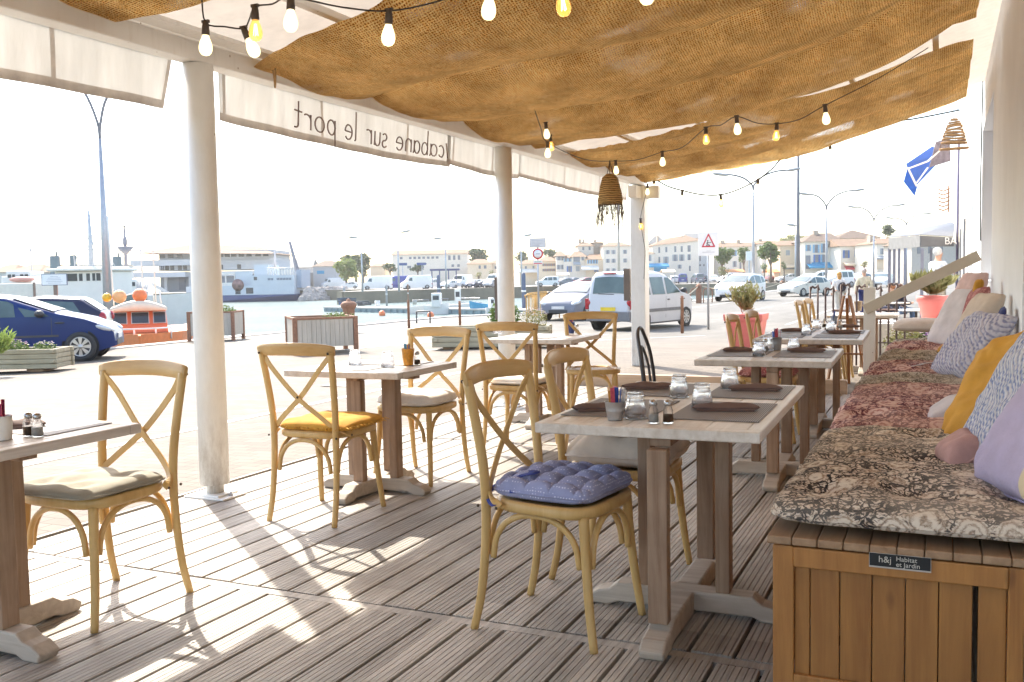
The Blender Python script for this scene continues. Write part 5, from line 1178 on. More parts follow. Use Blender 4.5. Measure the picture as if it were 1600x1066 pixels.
# ---------------------------------------------------------------- cars
chrome = plain('alloy', (.55, .54, .53), .3, .7); redl = plain('tail lamp', (.40, .02, .03), .2); headl = plain('head lamp', (.62, .64, .66), .1, .2); amberl = plain('indicator', (.7, .3, .05), .3)
plate_w = plain('plate white', (.75, .74, .72), .5); plate_y = plain('plate yellow', (.72, .52, .03), .5)
def paint(name, col): return plain('paint '+name, col, .32, .0, var=.03, vs=1, **{'Coat Weight': .0, 'Specular IOR Level': .28})
def car(label, group, col, loc, rz, prof, wheels, hw=.86, belt=.9, wr=.31, windows=(), wind=(0, 1), rear=None, lights=True, detail=True, trim=None, plates=None, mirror=None, low=.20, bump_c=None, cat='car', rails=False):
    """local x: + is nose. prof = outline [(x,z)...] from nose bumper to tail; z of upper surface"""
    t = thing('parked_car', label, cat, loc, rz, group)
    xs = [p[0] for p in prof]; x_f, x_r = xs[0], xs[-1]; roof = max(p[1] for p in prof)
    def ztop(x):
        for (a, za), (b, zb) in zip(prof, prof[1:]):
            if b <= x <= a: return lerp(za, zb, (a-x)/(a-b) if a != b else 0)
        return prof[0][1]
    def wid(x, z):
        e = min((x_f-x), (x-x_r)); k = 1-.20*max(0, 1-e/.55)**2
        if z > belt: k *= 1-.20*min(1, (z-belt)/(roof-belt))**1.15
        elif z < .45: k *= 1-.05*(.45-z)/.3
        return hw*k
    st = []
    n = 46
    for i in range(n+1): st.append(lerp(x_f, x_r, i/n))
    for x, _ in prof: st.append(x)
    st = sorted(set(round(x, 3) for x in st), reverse=True); ring = []
    for x in st:
        zt = ztop(x); e = min(x_f-x, x-x_r); zb = low+.10*max(0, 1-e/.35)
        zs = [zb, lerp(zb, min(belt, zt), .35), lerp(zb, min(belt, zt), .75), min(belt, zt-.03), lerp(min(belt, zt-.03), zt, .5), lerp(min(belt, zt-.03), zt, .86)]
        P = [(wid(x, z), z) for z in zs]; wt = wid(x, zt); P += [(wt*.90, zt-.018), (wt*.72, zt+.004), (wt*.36, zt+.018), (0, zt+.022)]
        ring.append([V((x, -w_, z)) for w_, z in P]+[V((x, w_, z)) for w_, z in P[-2::-1]])
    m = len(ring[0]); m_ = MB(); m_.add([p for r in ring for p in r], [(i*m+j, i*m+j+1, (i+1)*m+j+1, (i+1)*m+j) for i in range(len(ring)-1) for j in range(m-1)]+[tuple(range(m))[::-1], tuple((len(ring)-1)*m+j for j in range(m))], True)
    body = m_.build('body', col, t)
    # side windows: polygons in (x,z)
    for poly in windows:
        for s_ in (-1, 1):
            m_ = MB(); m_.add([V((x, s_*(wid(x, z)+.010), z)) for x, z in poly], [tuple(range(len(poly)))]); m_.build('window', car_glass, t)
    def screen(i, name, k=.88, ins=.1):
        (xa, za), (xb, zb) = prof[i], prof[i+1]; a = V((xa, 0, za)); b = V((xb, 0, zb)); d = (b-a); nn_ = V((d.z, 0, -d.x)).normalized(); nn_ = nn_ if nn_.z > 0 else -nn_
        a2 = a+d*ins; b2_ = b-d*ins; m_ = MB(); vs = []
        for j in range(5):
            f_ = j/4
            p = a2.lerp(b2_, f_); w_ = wid(p.x, p.z)*k
            vs += [p+V((0, -w_, -.006))+nn_*.022, p+V((0, -w_*.5, .014))+nn_*.022, p+V((0, 0, .02))+nn_*.022, p+V((0, w_*.5, .014))+nn_*.022, p+V((0, w_, -.006))+nn_*.022]
        m_.add(vs, [(j*5+i_, j*5+i_+1, (j+1)*5+i_+1, (j+1)*5+i_) for j in range(4) for i_ in range(4)], True); m_.build(name, car_glass, t)
    screen(wind[0], 'windscreen')
    if rear is not None: screen(rear, 'rear_window', .80, .14)
    for wx in wheels:
        for s_ in (-1, 1):
            y = s_*(hw-.005); Rm = Matrix.Rotation(rad(-90*s_), 3, 'X')
            m_ = MB(); m_.lathe((wx, s_*(wid(wx, .4)+.004), wr), [(wr*1.17, 0), (.001, .0)], 28, axis=Rm, smooth=False); m_.build('wheel_arch', black_rub, t)
            wp = V((wx, s_*(hw-.17), wr)); m_ = MB(); m_.lathe(wp, [(wr*.62, .0), (wr*.95, .0), (wr, .03), (wr, .17), (wr*.95, .195), (wr*.70, .20), (wr*.66, .18)], 30, axis=Rm); wh = m_.build('wheel', black_rub, t)
            m_ = MB(); m_.lathe(wp, [(wr*.67, .178), (wr*.66, .192), (wr*.60, .188), (wr*.58, .150), (.001, .150)], 28, axis=Rm)
            if detail:
                for k in range(8):
                    A_ = Rm @ Matrix.Rotation(k*pi/4, 3, 'Z'); q_ = [A_ @ V((x_, y_, .186))+wp for x_, y_ in ((wr*.12, -wr*.05), (wr*.60, -wr*.13), (wr*.60, wr*.13), (wr*.12, wr*.05))]; m_.prism(q_, V((0, 0, 0)), V((0, -s_*.02, 0)))
                m_.lathe(wp, [(.001, .196), (wr*.16, .196), (wr*.18, .17)], 12, axis=Rm)
            else: m_.lathe(wp, [(.001, .19), (wr*.56, .186)], 14, axis=Rm)
            m_.build('rim', chrome, wh)
    if lights:
        for s_ in (-1, 1):
            zf = ztop(x_f-.22)-.07; m_ = MB(); m_.ell((x_f-.24, s_*(wid(x_f-.24, zf)-.14), zf), (.26, .17, .085), 12, rot=(0, rad(18), rad(-s_*24))); hl_ = m_.build('headlight', headl, t); m_ = MB(); m_.ell((x_f-.20, s_*(wid(x_f-.2, zf)-.20), zf-.035), (.20, .10, .05), 10, rot=(0, rad(18), rad(-s_*24))); m_.build('lens', dark_glass, hl_)
            m_ = MB(); m_.ell((x_r+.12, s_*(wid(x_r+.12, .8)-.06), min(belt, .95)-.08), (.13, .09, .15), 10); m_.build('tail_light', redl, t)
        m_ = MB(); w_ = wid(x_f-.02, .4)*.9; m_.b2((x_f-.04, -w_*.62, .30), (x_f+.012, w_*.62, .42)); m_.build('grille', black_plastic, t, bevel=.01)
        m_ = MB(); m_.b2((x_f+.0, -.26, .45), (x_f+.022, .26, .56)); m_.build('number_plate', plate_w, t); 
        m_ = MB(); m_.b2((x_r-.02, -.26, .62), (x_r+.0, .26, .73)); m_.build('number_plate', plates or plate_w, t)
    if trim:
        for s_ in (-1, 1):
            m_ = MB(); vs = []; N_ = 12; x0_, x1_, z_, h_ = trim
            for i in range(N_+1): x = lerp(x0_, x1_, i/N_); w_ = s_*(wid(x, z_)+.014); vs += [V((x, w_, z_-h_)), V((x, w_, z_+h_))]
            m_.add(vs, [(2*i, 2*i+2, 2*i+3, 2*i+1) for i in range(N_)], True); m_.build('side_trim', bump_c or black_plastic, t)
    if detail:
        dm = MATS['black plastic']
        for s_ in (-1, 1):
            for x in (mirror[2] if mirror and len(mirror) > 2 else ()):
                m_ = MB(); zs = [.34, .6, belt-.02]; vs = []
                for z in zs: vs += [V((x-.006, s_*(wid(x, z)+.004), z)), V((x+.006, s_*(wid(x, z)+.004), z))]
                m_.add(vs, [(0, 1, 3, 2), (2, 3, 5, 4)]); m_.build('door_gap', dm, t)
                m_ = MB(); hx = x+.16; m_.ell((hx, s_*(wid(hx, belt-.13)+.012), belt-.13), (.10, .018, .022), 10); m_.build('door_handle', col if False else dm, t)
            if mirror: m_ = MB(); m_.ell((mirror[0], s_*(wid(mirror[0], mirror[1])+.12), mirror[1]+.05), (.10, .11, .08), 12); m_.build('mirror', dm, t)
            m_ = MB(); m_.b2((x_r+.7, s_*(hw*.95)-.02, low-.02), (x_f-.7, s_*(hw*.95)+.02, low+.03)); m_.build('sill', dm, t)
    return t
navy_p = paint('navy', (.007, .028, .13)); silver_p = paint('silver', (.20, .21, .25)); white_p = paint('white', (.80, .77, .74)); dkblue_p = paint('dark blue', (.02, .025, .06)); red_p = paint('maroon', (.22, .03, .04)); grey_p = paint('grey', (.25, .26, .28))
hatch = [(1.98, .42), (1.96, .62), (1.80, .76), (1.25, .96), (.55, 1.18 if False else 1.06), (-.25, 1.40), (-.75, 1.46), (-1.45, 1.40), (-1.75, 1.26), (-2.02, .82), (-2.06, .5)]
hatch = [(2.02, .42), (2.0, .60), (1.86, .74), (1.45, .90), (.95, 1.02), (-.05, 1.395), (-.65, 1.465), (-1.35, 1.41), (-1.62, 1.32), (-1.93, .90), (-1.98, .5)]
hwin = [[(.78, .97), (.32, .97), (.18, 1.17), (.70, 1.03)], [(.14, .97), (-.42, .97), (-.42, 1.36), (-.02, 1.30), (.10, 1.24)], [(-.50, .98), (-1.20, 1.0), (-1.16, 1.34), (-.50, 1.38)]]
gw = gp(127, 565); hd = YAW+rad(15); off = Matrix.Rotation(hd, 3, 'Z') @ V((1.36, -.86, 0)); 
# the wheel seen is the front right one
CARX = 1.36; CAR1 = car('glossy navy blue hatchback at left, nose to the right', 'parked cars near the terrace', navy_p, gw-V((off.x, off.y, 0))+V((0, 0, .0)), hd, hatch, (1.36, -1.20), .86, .96, .315, hwin, (4, 5), 8, trim=(.95, -1.6, .56, .022), mirror=(.62, .98, (.82, -.46)))
p2_ = pd(36, 500, 24.5); p2_.z = gz(p2_.x, p2_.y)
est = [(2.1, .45), (2.08, .64), (1.9, .78), (1.2, .95), (.6, 1.02), (-.15, 1.38), (-.6, 1.43), (-1.5, 1.38), (-2.05, .98), (-2.12, .5)]
ewin = [[(.55, .96), (-.3, .96), (-.3, 1.32), (0, 1.29)], [(-.38, .96), (-1.55, .98), (-1.35, 1.28), (-.38, 1.34)]]
car('dark blue car parked just beyond the navy hatchback, tail to the right', 'parked cars near the terrace', dkblue_p, p2_, hd+pi, est, (1.25, -1.3), .86, .94, .31, ewin, (4, 5), 7)
# white van (rear and side seen)
van = [(2.06, .45), (2.05, .70), (1.90, .90), (1.55, 1.02), (1.02, 1.14), (.30, 1.70), (-.15, 1.80), (-1.75, 1.80), (-1.95, 1.73), (-2.06, 1.05), (-2.08, .45)]
vwin = [[(.92, 1.12), (.06, 1.08), (.06, 1.60), (.28, 1.60), (.45, 1.52)], [(-.06, 1.08), (-.86, 1.08), (-.86, 1.62), (-.06, 1.62)], [(-.98, 1.08), (-1.70, 1.08), (-1.62, 1.60), (-.98, 1.62)]]
def head(x, ang):
    """heading angle: toward the camera, turned ang degrees toward image left"""
    d = ray(x, 440); v = V((-d.x, -d.y, 0)).normalized(); l = V((v.y, -v.x, 0)); l = l if l.dot(_r) < 0 else -l
    h = v*cos(rad(ang))+l*sin(rad(ang)); return atan2(h.y, h.x)
hv = YAW+rad(52); wl_ = gp(936, 515); o_ = Matrix.Rotation(hv, 3, 'Z') @ V((-1.35, .80, 0)); vc = wl_-o_; vc.z = gz(wl_.x, wl_.y)
VAN = car('pale silver leisure van with a yellow rear plate, behind the square corner post', 'parked cars near the terrace', paint('pale silver', (.56, .57, .60)), vc, hv, van, (1.32, -1.36), .86, 1.04, .32, vwin, (4, 5), 8, trim=(1.0, -1.9, .60, .05), bump_c=plain('van trim', (.16, .16, .17), .6), mirror=(.98, 1.14, (.98, -.02)), plates=plate_y)
m_ = MB(); m_.b2((-2.12, -.78, .30), (-2.0, .78, .60)); m_.build('rear_bumper', MATS['van trim'], VAN, bevel=.03)
for s_ in (-1, 1): m_ = MB(); m_.b2((-2.06, s_*.80-.06, .66), (-1.98, s_*.80+.05, 1.0)); m_.build('tail_light', redl, VAN, bevel=.02)
m_ = MB(); m_.b2((-2.0, -.22, 1.742), (-1.93, .22, 1.775)); m_.build('brake_light', redl, VAN, bevel=.008)
m_ = MB(); m_.bar((-2.06, .35, 1.14), (-2.05, -.2, 1.12), .02, .02); m_.build('wiper', black_plastic, VAN)
c = gp(893, 503); c = pd(903, 497, (c-O).dot(_f)+2.6); c.z = gz(c.x, c.y)
car('silver hatchback seen from the front, left of the silver van', 'parked cars near the terrace', silver_p, c, head(900, 22), hatch, (1.22, -1.25), .86, .96, .31, hwin, (4, 5), 8, mirror=(.62, .98, (.82,)))
mpv = [(2.1, .42), (2.09, .68), (1.95, .85), (1.5, 1.02), (1.2, 1.10), (.1, 1.58), (-.4, 1.66), (-1.5, 1.60), (-1.85, 1.48), (-2.1, .95), (-2.14, .5)]
mwin = [[(1.0, 1.08), (-.2, 1.06), (-.2, 1.52), (.1, 1.48)], [(-.3, 1.06), (-1.15, 1.06), (-1.1, 1.5), (-.3, 1.55)], [(-1.25, 1.08), (-1.75, 1.12), (-1.6, 1.42), (-1.22, 1.48)]]
c = pd(1157, 470, 58); c.z = -.43
car('white people carrier seen through the oleander in the red pot', 'parked cars near the terrace', white_p, c, head(1157, 24), mpv, (1.35, -1.35), .89, 1.05, .32, mwin, (4, 5), 8, mirror=(.9, 1.1, (1.0, -.25)))
sedan = [(2.12, .42), (2.1, .62), (1.95, .76), (1.4, .88), (.9, .96), (0, 1.36), (-.5, 1.42), (-1.3, 1.36), (-1.8, 1.0), (-2.1, .92), (-2.14, .5)]
swin = [[(.75, .94), (-.15, .92), (-.15, 1.30), (.02, 1.26)], [(-.24, .92), (-1.05, .92), (-.98, 1.27), (-.24, 1.32)], [(-1.12, .94), (-1.5, 1.0), (-1.25, 1.22), (-1.08, 1.26)]]
c = pd(1257, 455, 66); c.z = -.43
car('cream-white saloon driving toward the terrace, left of the walking couple', 'parked cars near the terrace', paint('cream', (.72, .67, .58)), c, head(1257, 36), sedan, (1.3, -1.3), .86, .93, .30, swin, (4, 5), 7, mirror=(.7, .95, (.8, -.2)))
# ---------------------------------------------------------------- yellow barriers, chain bollards
ylw = plain('barrier yellow', (.62, .33, .06), .5, .1, var=.2, vs=10)
def barrier(x0, x1, yb0, yb1, h, label, grp='yellow crowd barriers'):
    a = gp(x0, yb0); b = gp(x1, yb1); L = (V((b.x, b.y, 0))-V((a.x, a.y, 0))).length; rz = atan2(b.y-a.y, b.x-a.x); t = thing('crowd_barrier', label, 'barrier', a, rz, grp)
    m_ = MB(); m_.tube(spline([(0, 0, 0), (0, 0, h*.8), (.12, 0, h), (L-.12, 0, h), (L, 0, h*.8), (L, 0, 0)], 5), .025, 6); m_.tube([(0, 0, .2), (L, 0, .2)], .018, 6); m_.build('frame', ylw, t)
    m_ = MB(); n = max(4, int(L/.14))
    for i in range(1, n): m_.tube([(L*i/n, 0, .2), (L*i/n, 0, h-.02)], .016, 5)
    m_.build('bars', ylw, t)
barrier(823, 874, 503, 497, 1.02, 'rusty yellow crowd barrier beside the round no-parking sign')
barrier(826, 868, 497, 492, 1.02, 'second yellow crowd barrier standing behind the first')
ch_l = []
for k, (x, y, h) in enumerate(((1092, 474, 1.15), (1222, 457, 1.0), (1040, 478, 1.0))):
    a = gp(x, y); t = thing('rope_bollard', ('rusty square bollard with a rope cap between van and warning sign', 'far rusty bollard left of the cream saloon', 'rusty bollard half hidden behind the silver van bonnet')[k], 'bollard', a, 0, 'rusty bollards strung with rope'); m_ = MB()
    m_.b2((-.14, -.14, 0), (.14, .14, h*.82)); m_.lathe((0, 0, h*.82), [(.2, 0), (.17, .08), (.06, .18), (.001, .2)], 8); m_.build('post', rust_metal, t, bevel=.02); ch_l.append(a+V((0, 0, h)))
rp = plain('rope tan', (.45, .38, .28), .9)
for k, (a, b) in enumerate(((ch_l[0], ch_l[1]), (ch_l[0], ch_l[2]))):
    m_ = MB(); P = [a.lerp(b, i/12)-V((0, 0, .15+.5*sin(pi*i/12))) for i in range(13)]; m_.tube(P, .035, 5); tag(m_.build('rope', rp), ('sagging rope running right from the rusty rope bollard', 'sagging rope running left behind the silver van')[k], 'rope')
# bicycles/metal street clutter: low red-brown bike racks behind the van
a = gp(1062, 474); t = thing('cycle_rack', 'rust-red cycle rack at the water edge behind the van bonnet', 'cycle rack', a, YAW)
for i in range(5): m_ = MB(); m_.tube(spline([(-1.6+i*.75, 0, 0), (-1.6+i*.75, 0, .7), (-1.35+i*.75, 0, .85), (-1.1+i*.75, 0, .7), (-1.1+i*.75, 0, 0)], 4), .035, 6); m_.build('hoop', rust_metal, t)
# ---------------------------------------------------------------- red pots
potm = plain('red pot', (.60, .15, .13), .5, var=.08, vs=4)
def pot(label, c, r, h, square=False):
    t = thing('plant_pot', label, 'plant pot', c); m_ = MB()
    if square: 
        for z0, z1, k0, k1 in ((0, h*.82, .70, .94), (h*.82, h, 1.0, 1.03)):
            pz = [(-1, -1), (1, -1), (1, 1), (-1, 1)]; m_.add([(x*r*k0, y*r*k0, z0) for x, y in pz]+[(x*r*k1, y*r*k1, z1) for x, y in pz], [(3, 2, 1, 0), (0, 1, 5, 4), (1, 2, 6, 5), (2, 3, 7, 6), (3, 0, 4, 7), (4, 5, 6, 7)])
        m_.build('body', potm, t, bevel=.01)
    else: m_.lathe((0, 0, 0), [(r*.62, 0), (r*.90, h*.76), (r*.92, h*.77), (r, h*.78), (r*1.02, h), (r*.94, h), (r*.90, h*.9), (.001, h*.88)], 32); m_.build('body', potm, t)
    return t
c = gp(1166, 549); c = V((c.x, c.y, gz(c.x, c.y))); q = (c-O).dot(_f)/F; hp = 59*q
pot('square red pot of straggly oleander behind the bench tables', c, 29*q, hp, True)
plant('oleander', 'straggly oleander with thin pale leaves in the square red pot', 'shrub', c+V((0, 0, hp*.92)), (30*q, 28*q, 27*q), 20, .10, G2, ((petal3, 40, .025),), 24, up=70)
c = plY(1457, 513, 14.2); q = (c-O).dot(_f)/F; c0_ = V((c.x, c.y, -.03)); zt = pd(1457, 462, (c-O).dot(_f)).z
pb = pd(1457, 503, (c-O).dot(_f)); pot('round red terracotta pot on the low wall by the facade', V((pb.x, pb.y, pb.z)), 23.5*q, zt-pb.z)
plant('oleander', 'full leafy shrub in the round red pot by the facade', 'shrub', V((pb.x, pb.y, zt-.03)), (31*q, 28*q, 17*q), 34, .12, G2, (), 10, up=110)
# low wall under pot with flowers
lw = pd(1440, 505, (c-O).dot(_f)); m_ = MB(); m_.b2((-1.0, 13.75, -.03), (.40, 14.7, pb.z)); tag(m_.build('garden_wall', white_paint, bevel=.01), 'low white wall carrying the round red pot and flowers', 'wall')
fcn = plY(1447, 492, 13.55); plant('flowering_plant', 'violet-flowered plant in front of the round red pot', 'plant', V((fcn.x, 13.55, pb.z-.38)), (.22, .2, .18), 500, .05, G1, ((petal2, 70, .03), (petal3, 50, .022)))
fcn = plY(1413, 500, 13.4); plant('flowering_plant', 'pale bushy plant right of the handrail post', 'plant', V((fcn.x, 13.4, pb.z-.45)), (.28, .22, .22), 600, .06, G2, ((petal3, 30, .02),))
fcn = plY(1250, 508, 13.9); plant('shrub', 'small green tuft behind the edge-on bentwood chair', 'plant', V((fcn.x, 13.9, gz(fcn.x, 13.9))), (.15, .15, .2), 20, .10, G1, up=20)

m_ = MB(); p = gp(560, 600); m_.b2((p.x-.35, p.y-.35, p.z), (p.x+.35, p.y+.35, p.z+.004)); tag(m_.build('drain_cover', plain('cast iron', (.12, .10, .09), .6, .4, var=.3, vs=20)), 'square iron drain cover set in the pavers', 'drain cover')
random.seed(33)
WZ = -2.4
def dwat(x, y):  # depth of a water point
    p = at(x, y, WZ); return (p-O).dot(_f)
# ---------------------------------------------------------------- generic hull
def hull_mb(L, B, zf, zr, keel, flare=.8, n=14, bow=.45):
    """x forward, deck height zf at bow zr at stern, waterline at 0, bottom -keel"""
    m_ = MB(); R = []
    for i in range(n+1):
        u = i/n; x = -L/2+L*u; w_ = B/2*(1 if u < 1-bow else max(.02, (1-((u-(1-bow))/bow)**2.2))); zd = lerp(zr, zf, u**1.8)
        xb = x-(L*.06*max(0, (u-.6)/.4)) 
        R.append([V((x, -w_, zd)), V((xb, -w_*flare, 0)), V((xb, -w_*.4, -keel)), V((xb, w_*.4, -keel)), V((xb, w_*flare, 0)), V((x, w_, zd)), V((x, w_*.9, zd-.05)), V((x, 0, zd-.04)), V((x, -w_*.9, zd-.05))])
    k = 9; m_.add([p for r in R for p in r], [(i*k+j, i*k+(j+1) % k, (i+1)*k+(j+1) % k, (i+1)*k+j) for i in range(n) for j in range(k)]+[tuple(range(k))[::-1], tuple(n*k+j for j in range(k))]); return m_
# ---------------------------------------------------------------- orange lifeboat, bow on
orange = plain('orange paint', (.80, .17, .05), .35, var=.06); cream_o = plain('roof cream', (.80, .66, .50), .5, var=.05); white_b = plain('boat white', (.74, .70, .65), .45, var=.06, vs=1)
dep = 31.; q = dep/F; c = pd(217, 500, dep)
t = thing('pilot_boat', 'orange and white pilot boat with two big orange buoys on its roof', 'boat', (c.x, c.y, WZ), YAW-rad(90)+0)  # local x -> toward the camera
d_ = ray(217, 440); t.rotation_euler = (0, 0, atan2(-d_.y, -d_.x)); zz_ = lambda y: pd(217, y, dep).z-WZ
def bxp(x): return (x-217)*q
m_ = hull_mb(9.5, 3.6, zz_(517), zz_(521), .5); o = m_.build('hull', plain('hull orange', (.78, .22, .07), .4), t); o.location = (-2.2, 0, 0)
yl, yr = bxp(178), bxp(260); 
m_ = MB(); m_.add([(0, yl, zz_(520)), (0, yr, zz_(520)), (-.25, yr*.93, zz_(484)), (-.25, yl*.93, zz_(484)), (-3.2, yl, zz_(520)), (-3.2, yr, zz_(520)), (-3.2, yr*.93, zz_(484)), (-3.2, yl*.93, zz_(484))], [(0, 1, 2, 3), (5, 4, 7, 6), (4, 0, 3, 7), (1, 5, 6, 2), (3, 2, 6, 7)]); cab = m_.build('cabin', orange, t, bevel=.04)
for x0, x1 in ((180, 199), (207, 231), (239, 256)):
    for nm_, g_, mt, dx in (('window_frame', 1.2, white_b, .05), ('window', 0, dark_glass, .08)):
        f = lambda y: lerp(0, -.25, (zz_(y)-zz_(520))/(zz_(484)-zz_(520)))+dx
        m_ = MB(); m_.add([(f(505+g_), bxp(x0-g_), zz_(505+g_)), (f(505+g_), bxp(x1+g_), zz_(505+g_)), (f(489-g_), bxp(x1+g_), zz_(489-g_)), (f(489-g_), bxp(x0-g_), zz_(489-g_))], [(0, 1, 2, 3)]); m_.build(nm_, mt, cab if nm_ == 'window' else t, solid=.02)
m_ = MB(); m_.grid(lambda u, v: V((.15-3.5*v, lerp(bxp(176), bxp(259), u), zz_(485)+.24*sin(pi*u)*(1 if v < .9 else .8)+.05)), 16, 4); m_.grid(lambda u, v: V((.15, lerp(bxp(176), bxp(259), u), lerp(zz_(486), zz_(485)+.24*sin(pi*u)+.05, v))), 16, 2); m_.build('cabin_roof', cream_o, t, solid=.03)
for x, y, r, mt, l in ((190, 464, 10.5, plain('buoy apricot', (.85, .40, .16), .45), ''), (220, 463, 11, plain('buoy orange', (.85, .20, .06), .4), ''), (172, 465, 7, plain('buoy yellow', (.75, .42, .02), .4), '')):
    m_ = MB(); m_.ell((-.5, bxp(x), zz_(y)+.02), (r*q*1.02, r*q, r*q), 20); m_.build('roof_buoy', mt, t)
m_ = MB()
for x in (152, 180, 210, 240, 262): m_.tube([(2.1-.8*abs(x-217)/45, bxp(x), zz_(528)), (2.1-.8*abs(x-217)/45, bxp(x), zz_(511))], .025, 6)
m_.tube(spline([(0, bxp(262), zz_(511)), (1.3, bxp(258), zz_(511)), (2.1, bxp(217), zz_(510)), (1.3, bxp(172), zz_(511)), (0, bxp(170), zz_(511))], 4), .03, 6); m_.build('bow_rail', white_b, t)
m_ = MB(); 
for x, y in ((212, 500), (183, 380), (180, 428), (254, 420)): pass
for x, yt in ((179, 330), (245, 255), (254, 455), (226, 330)): m_.tube([(-2.6, bxp(x), zz_(484)), (-2.6, bxp(x-3), zz_(yt))], .026, 5)
m_.tube([(-2.6, bxp(174), zz_(468)), (-2.6, bxp(240), zz_(452)), (-2.6, bxp(243), zz_(480))], .025, 5); m_.build('antenna', white_b, t)
# ---------------------------------------------------------------- grey-white trawlers behind
gm = plain('hull green grey', (.15, .19, .18), .5, var=.2, vs=1)
dep = 52.; q = dep/F; c = pd(150, 480, dep); t = thing('trawler', 'white wheelhouse trawler with a tall grey mast behind the parked cars', 'boat', (c.x, c.y, WZ), YAW); zz_ = lambda y: pd(150, y, dep).z-WZ; X_ = lambda x: (x-150)*q
m_ = hull_mb(6.5, 4, zz_(458), zz_(468), .5); o = m_.build('hull', gm, t); o.location = (X_(134), 0, 0); o.rotation_euler = (0, 0, rad(15))
m_ = MB(); m_.b2((X_(115), -2, zz_(478)), (X_(186), 2, zz_(424))); wh = m_.build('wheelhouse', white_b, t, bevel=.06)
m_ = MB(); m_.b2((X_(108), -2.4, zz_(424)), (X_(191), 2.4, zz_(420))); m_.b2((X_(116), -1.8, zz_(420)), (X_(184), 1.8, zz_(417))); m_.build('roof', plain('roof pale', (.72, .68, .62), .6), wh, bevel=.05)
for x0, x1 in ((117, 129), (134, 149), (152, 157), (163, 168), (172, 176), (178, 184)): m_ = MB(); m_.b2((X_(x0), -2.03, zz_(439)), (X_(x1), -2.0, zz_(428))); m_.build('window', dark_glass, wh)
for mx, yt in ((146, 330), (147, 336)):
    if mx == 146: m_ = MB(); m_.tube([(X_(146), 0, zz_(420)), (X_(146), 0, zz_(yt))], [.18, .06], 8); m_.bar((X_(136), 0, zz_(390)), (X_(155), 0, zz_(390)), .06, .06); m_.bar((X_(135), 0, zz_(338)), (X_(150), 0, zz_(338)), .05, .05); m_.ell((X_(147), 0, zz_(381)), (.14, .14, .2), 8); m_.bar((X_(132), 0, zz_(373)), (X_(146), 0, zz_(373)), .04, .04); m_.build('mast', plain('mast grey', (.45, .47, .50), .5), t)
m_ = MB()
for x, yt in ((120, 300), (110, 340), (134, 318), (104, 330), (160, 345)): m_.tube([(X_(x+3), 1, zz_(420)), (X_(x), 1, zz_(yt))], .03, 4)
for a_, b_ in (((146, 338), (118, 420)), ((146, 338), (184, 420)), ((146, 375), (128, 420)), ((146, 360), (170, 420))): m_.tube([(X_(a_[0]), 0, zz_(a_[1])), (X_(b_[0]), 0, zz_(b_[1]))], .018, 4)
m_.build('whip_antenna', plain('pale aerial', (.5, .5, .52), .6), t)
dep = 62.; q = dep/F; c = pd(210, 480, dep); t = thing('trawler', 'cluttered workboat with a radar mast, behind the orange pilot boat', 'boat', (c.x, c.y, WZ), YAW); zz_ = lambda y: pd(210, y, dep).z-WZ; X_ = lambda x: (x-210)*q
m_ = hull_mb(10, 4.2, zz_(458), zz_(466), .4); m_.build('hull', white_b, t)
m_ = MB(); m_.b2((X_(189), -1.4, zz_(470)), (X_(228), 1.4, zz_(436))); wh = m_.build('wheelhouse', white_b, t, bevel=.1)
for k in range(3): m_ = MB(); m_.b2((X_(208+k*6.5), -1.45, zz_(447)), (X_(213+k*6.5), -1.4, zz_(441))); m_.build('window', dark_glass, wh)
m_ = MB(); m_.tube([(X_(200), 0, zz_(436)), (X_(200), 0, zz_(354))], [.16, .05], 8); m_.ell((X_(200), 0, zz_(378)), (.16, .16, .4), 8); m_.b2((X_(190.5), -.1, zz_(354.6)), (X_(209.5), .1, zz_(352.8))); m_.lathe((X_(200), 0, zz_(397)), [(.05, -.1), (.55, .45), (.3, .5), (.001, .5)], 12)
m_.bar((X_(172), 0, zz_(392)), (X_(234), 0, zz_(392)), .05, .05); m_.build('radar_mast', plain('mast brown', (.34, .30, .32), .6), t)
m_ = MB(); random.seed(4)
for i in range(26): x = random.uniform(226, 242); m_.bar((X_(x), -1.5, zz_(random.uniform(455, 480))), (X_(x+random.uniform(-8, 8)), -1.3, zz_(random.uniform(440, 470))), .06, .06)
m_.build('rigging', plain('rigging', (.55, .50, .48), .7), t)
for x, yt in ((245, 240), (224, 310), (172, 250)):
    pass
dep = 75.; q = dep/F; c = pd(40, 470, dep); t = thing('fishing_boat', 'white fishing boat with a pink dinghy, above the blue car roof', 'boat', (c.x, c.y, WZ), YAW); zz_ = lambda y: pd(40, y, dep).z-WZ; X_ = lambda x: (x-40)*q
m_ = hull_mb(11, 4.4, zz_(452), zz_(460), .4); m_.build('hull', white_b, t)
m_ = MB(); m_.b2((X_(19), -1.5, zz_(460)), (X_(66), 1.5, zz_(432))); m_.b2((X_(24), -1.2, zz_(432)), (X_(60), 1.2, zz_(424))); wh = m_.build('wheelhouse', white_b, t, bevel=.08)
for x0, x1 in ((30, 35), (37, 41), (49, 54), (56, 61)): m_ = MB(); m_.b2((X_(x0), -1.54, zz_(434)), (X_(x1), -1.5, zz_(429))); m_.build('window', dark_glass, wh)
m_ = MB(); m_.ell((X_(54), -1.8, zz_(437)), (1.0, .35, .22), 12); m_.build('dinghy', plain('dinghy pink', (.72, .32, .25), .5), t)
m_ = MB(); m_.tube([(X_(52), 0, zz_(424)), (X_(52), 0, zz_(388))], .05, 6); m_.bar((X_(48), 0, zz_(392)), (X_(56), 0, zz_(392)), .04, .04); m_.build('mast', grey_metal, t)
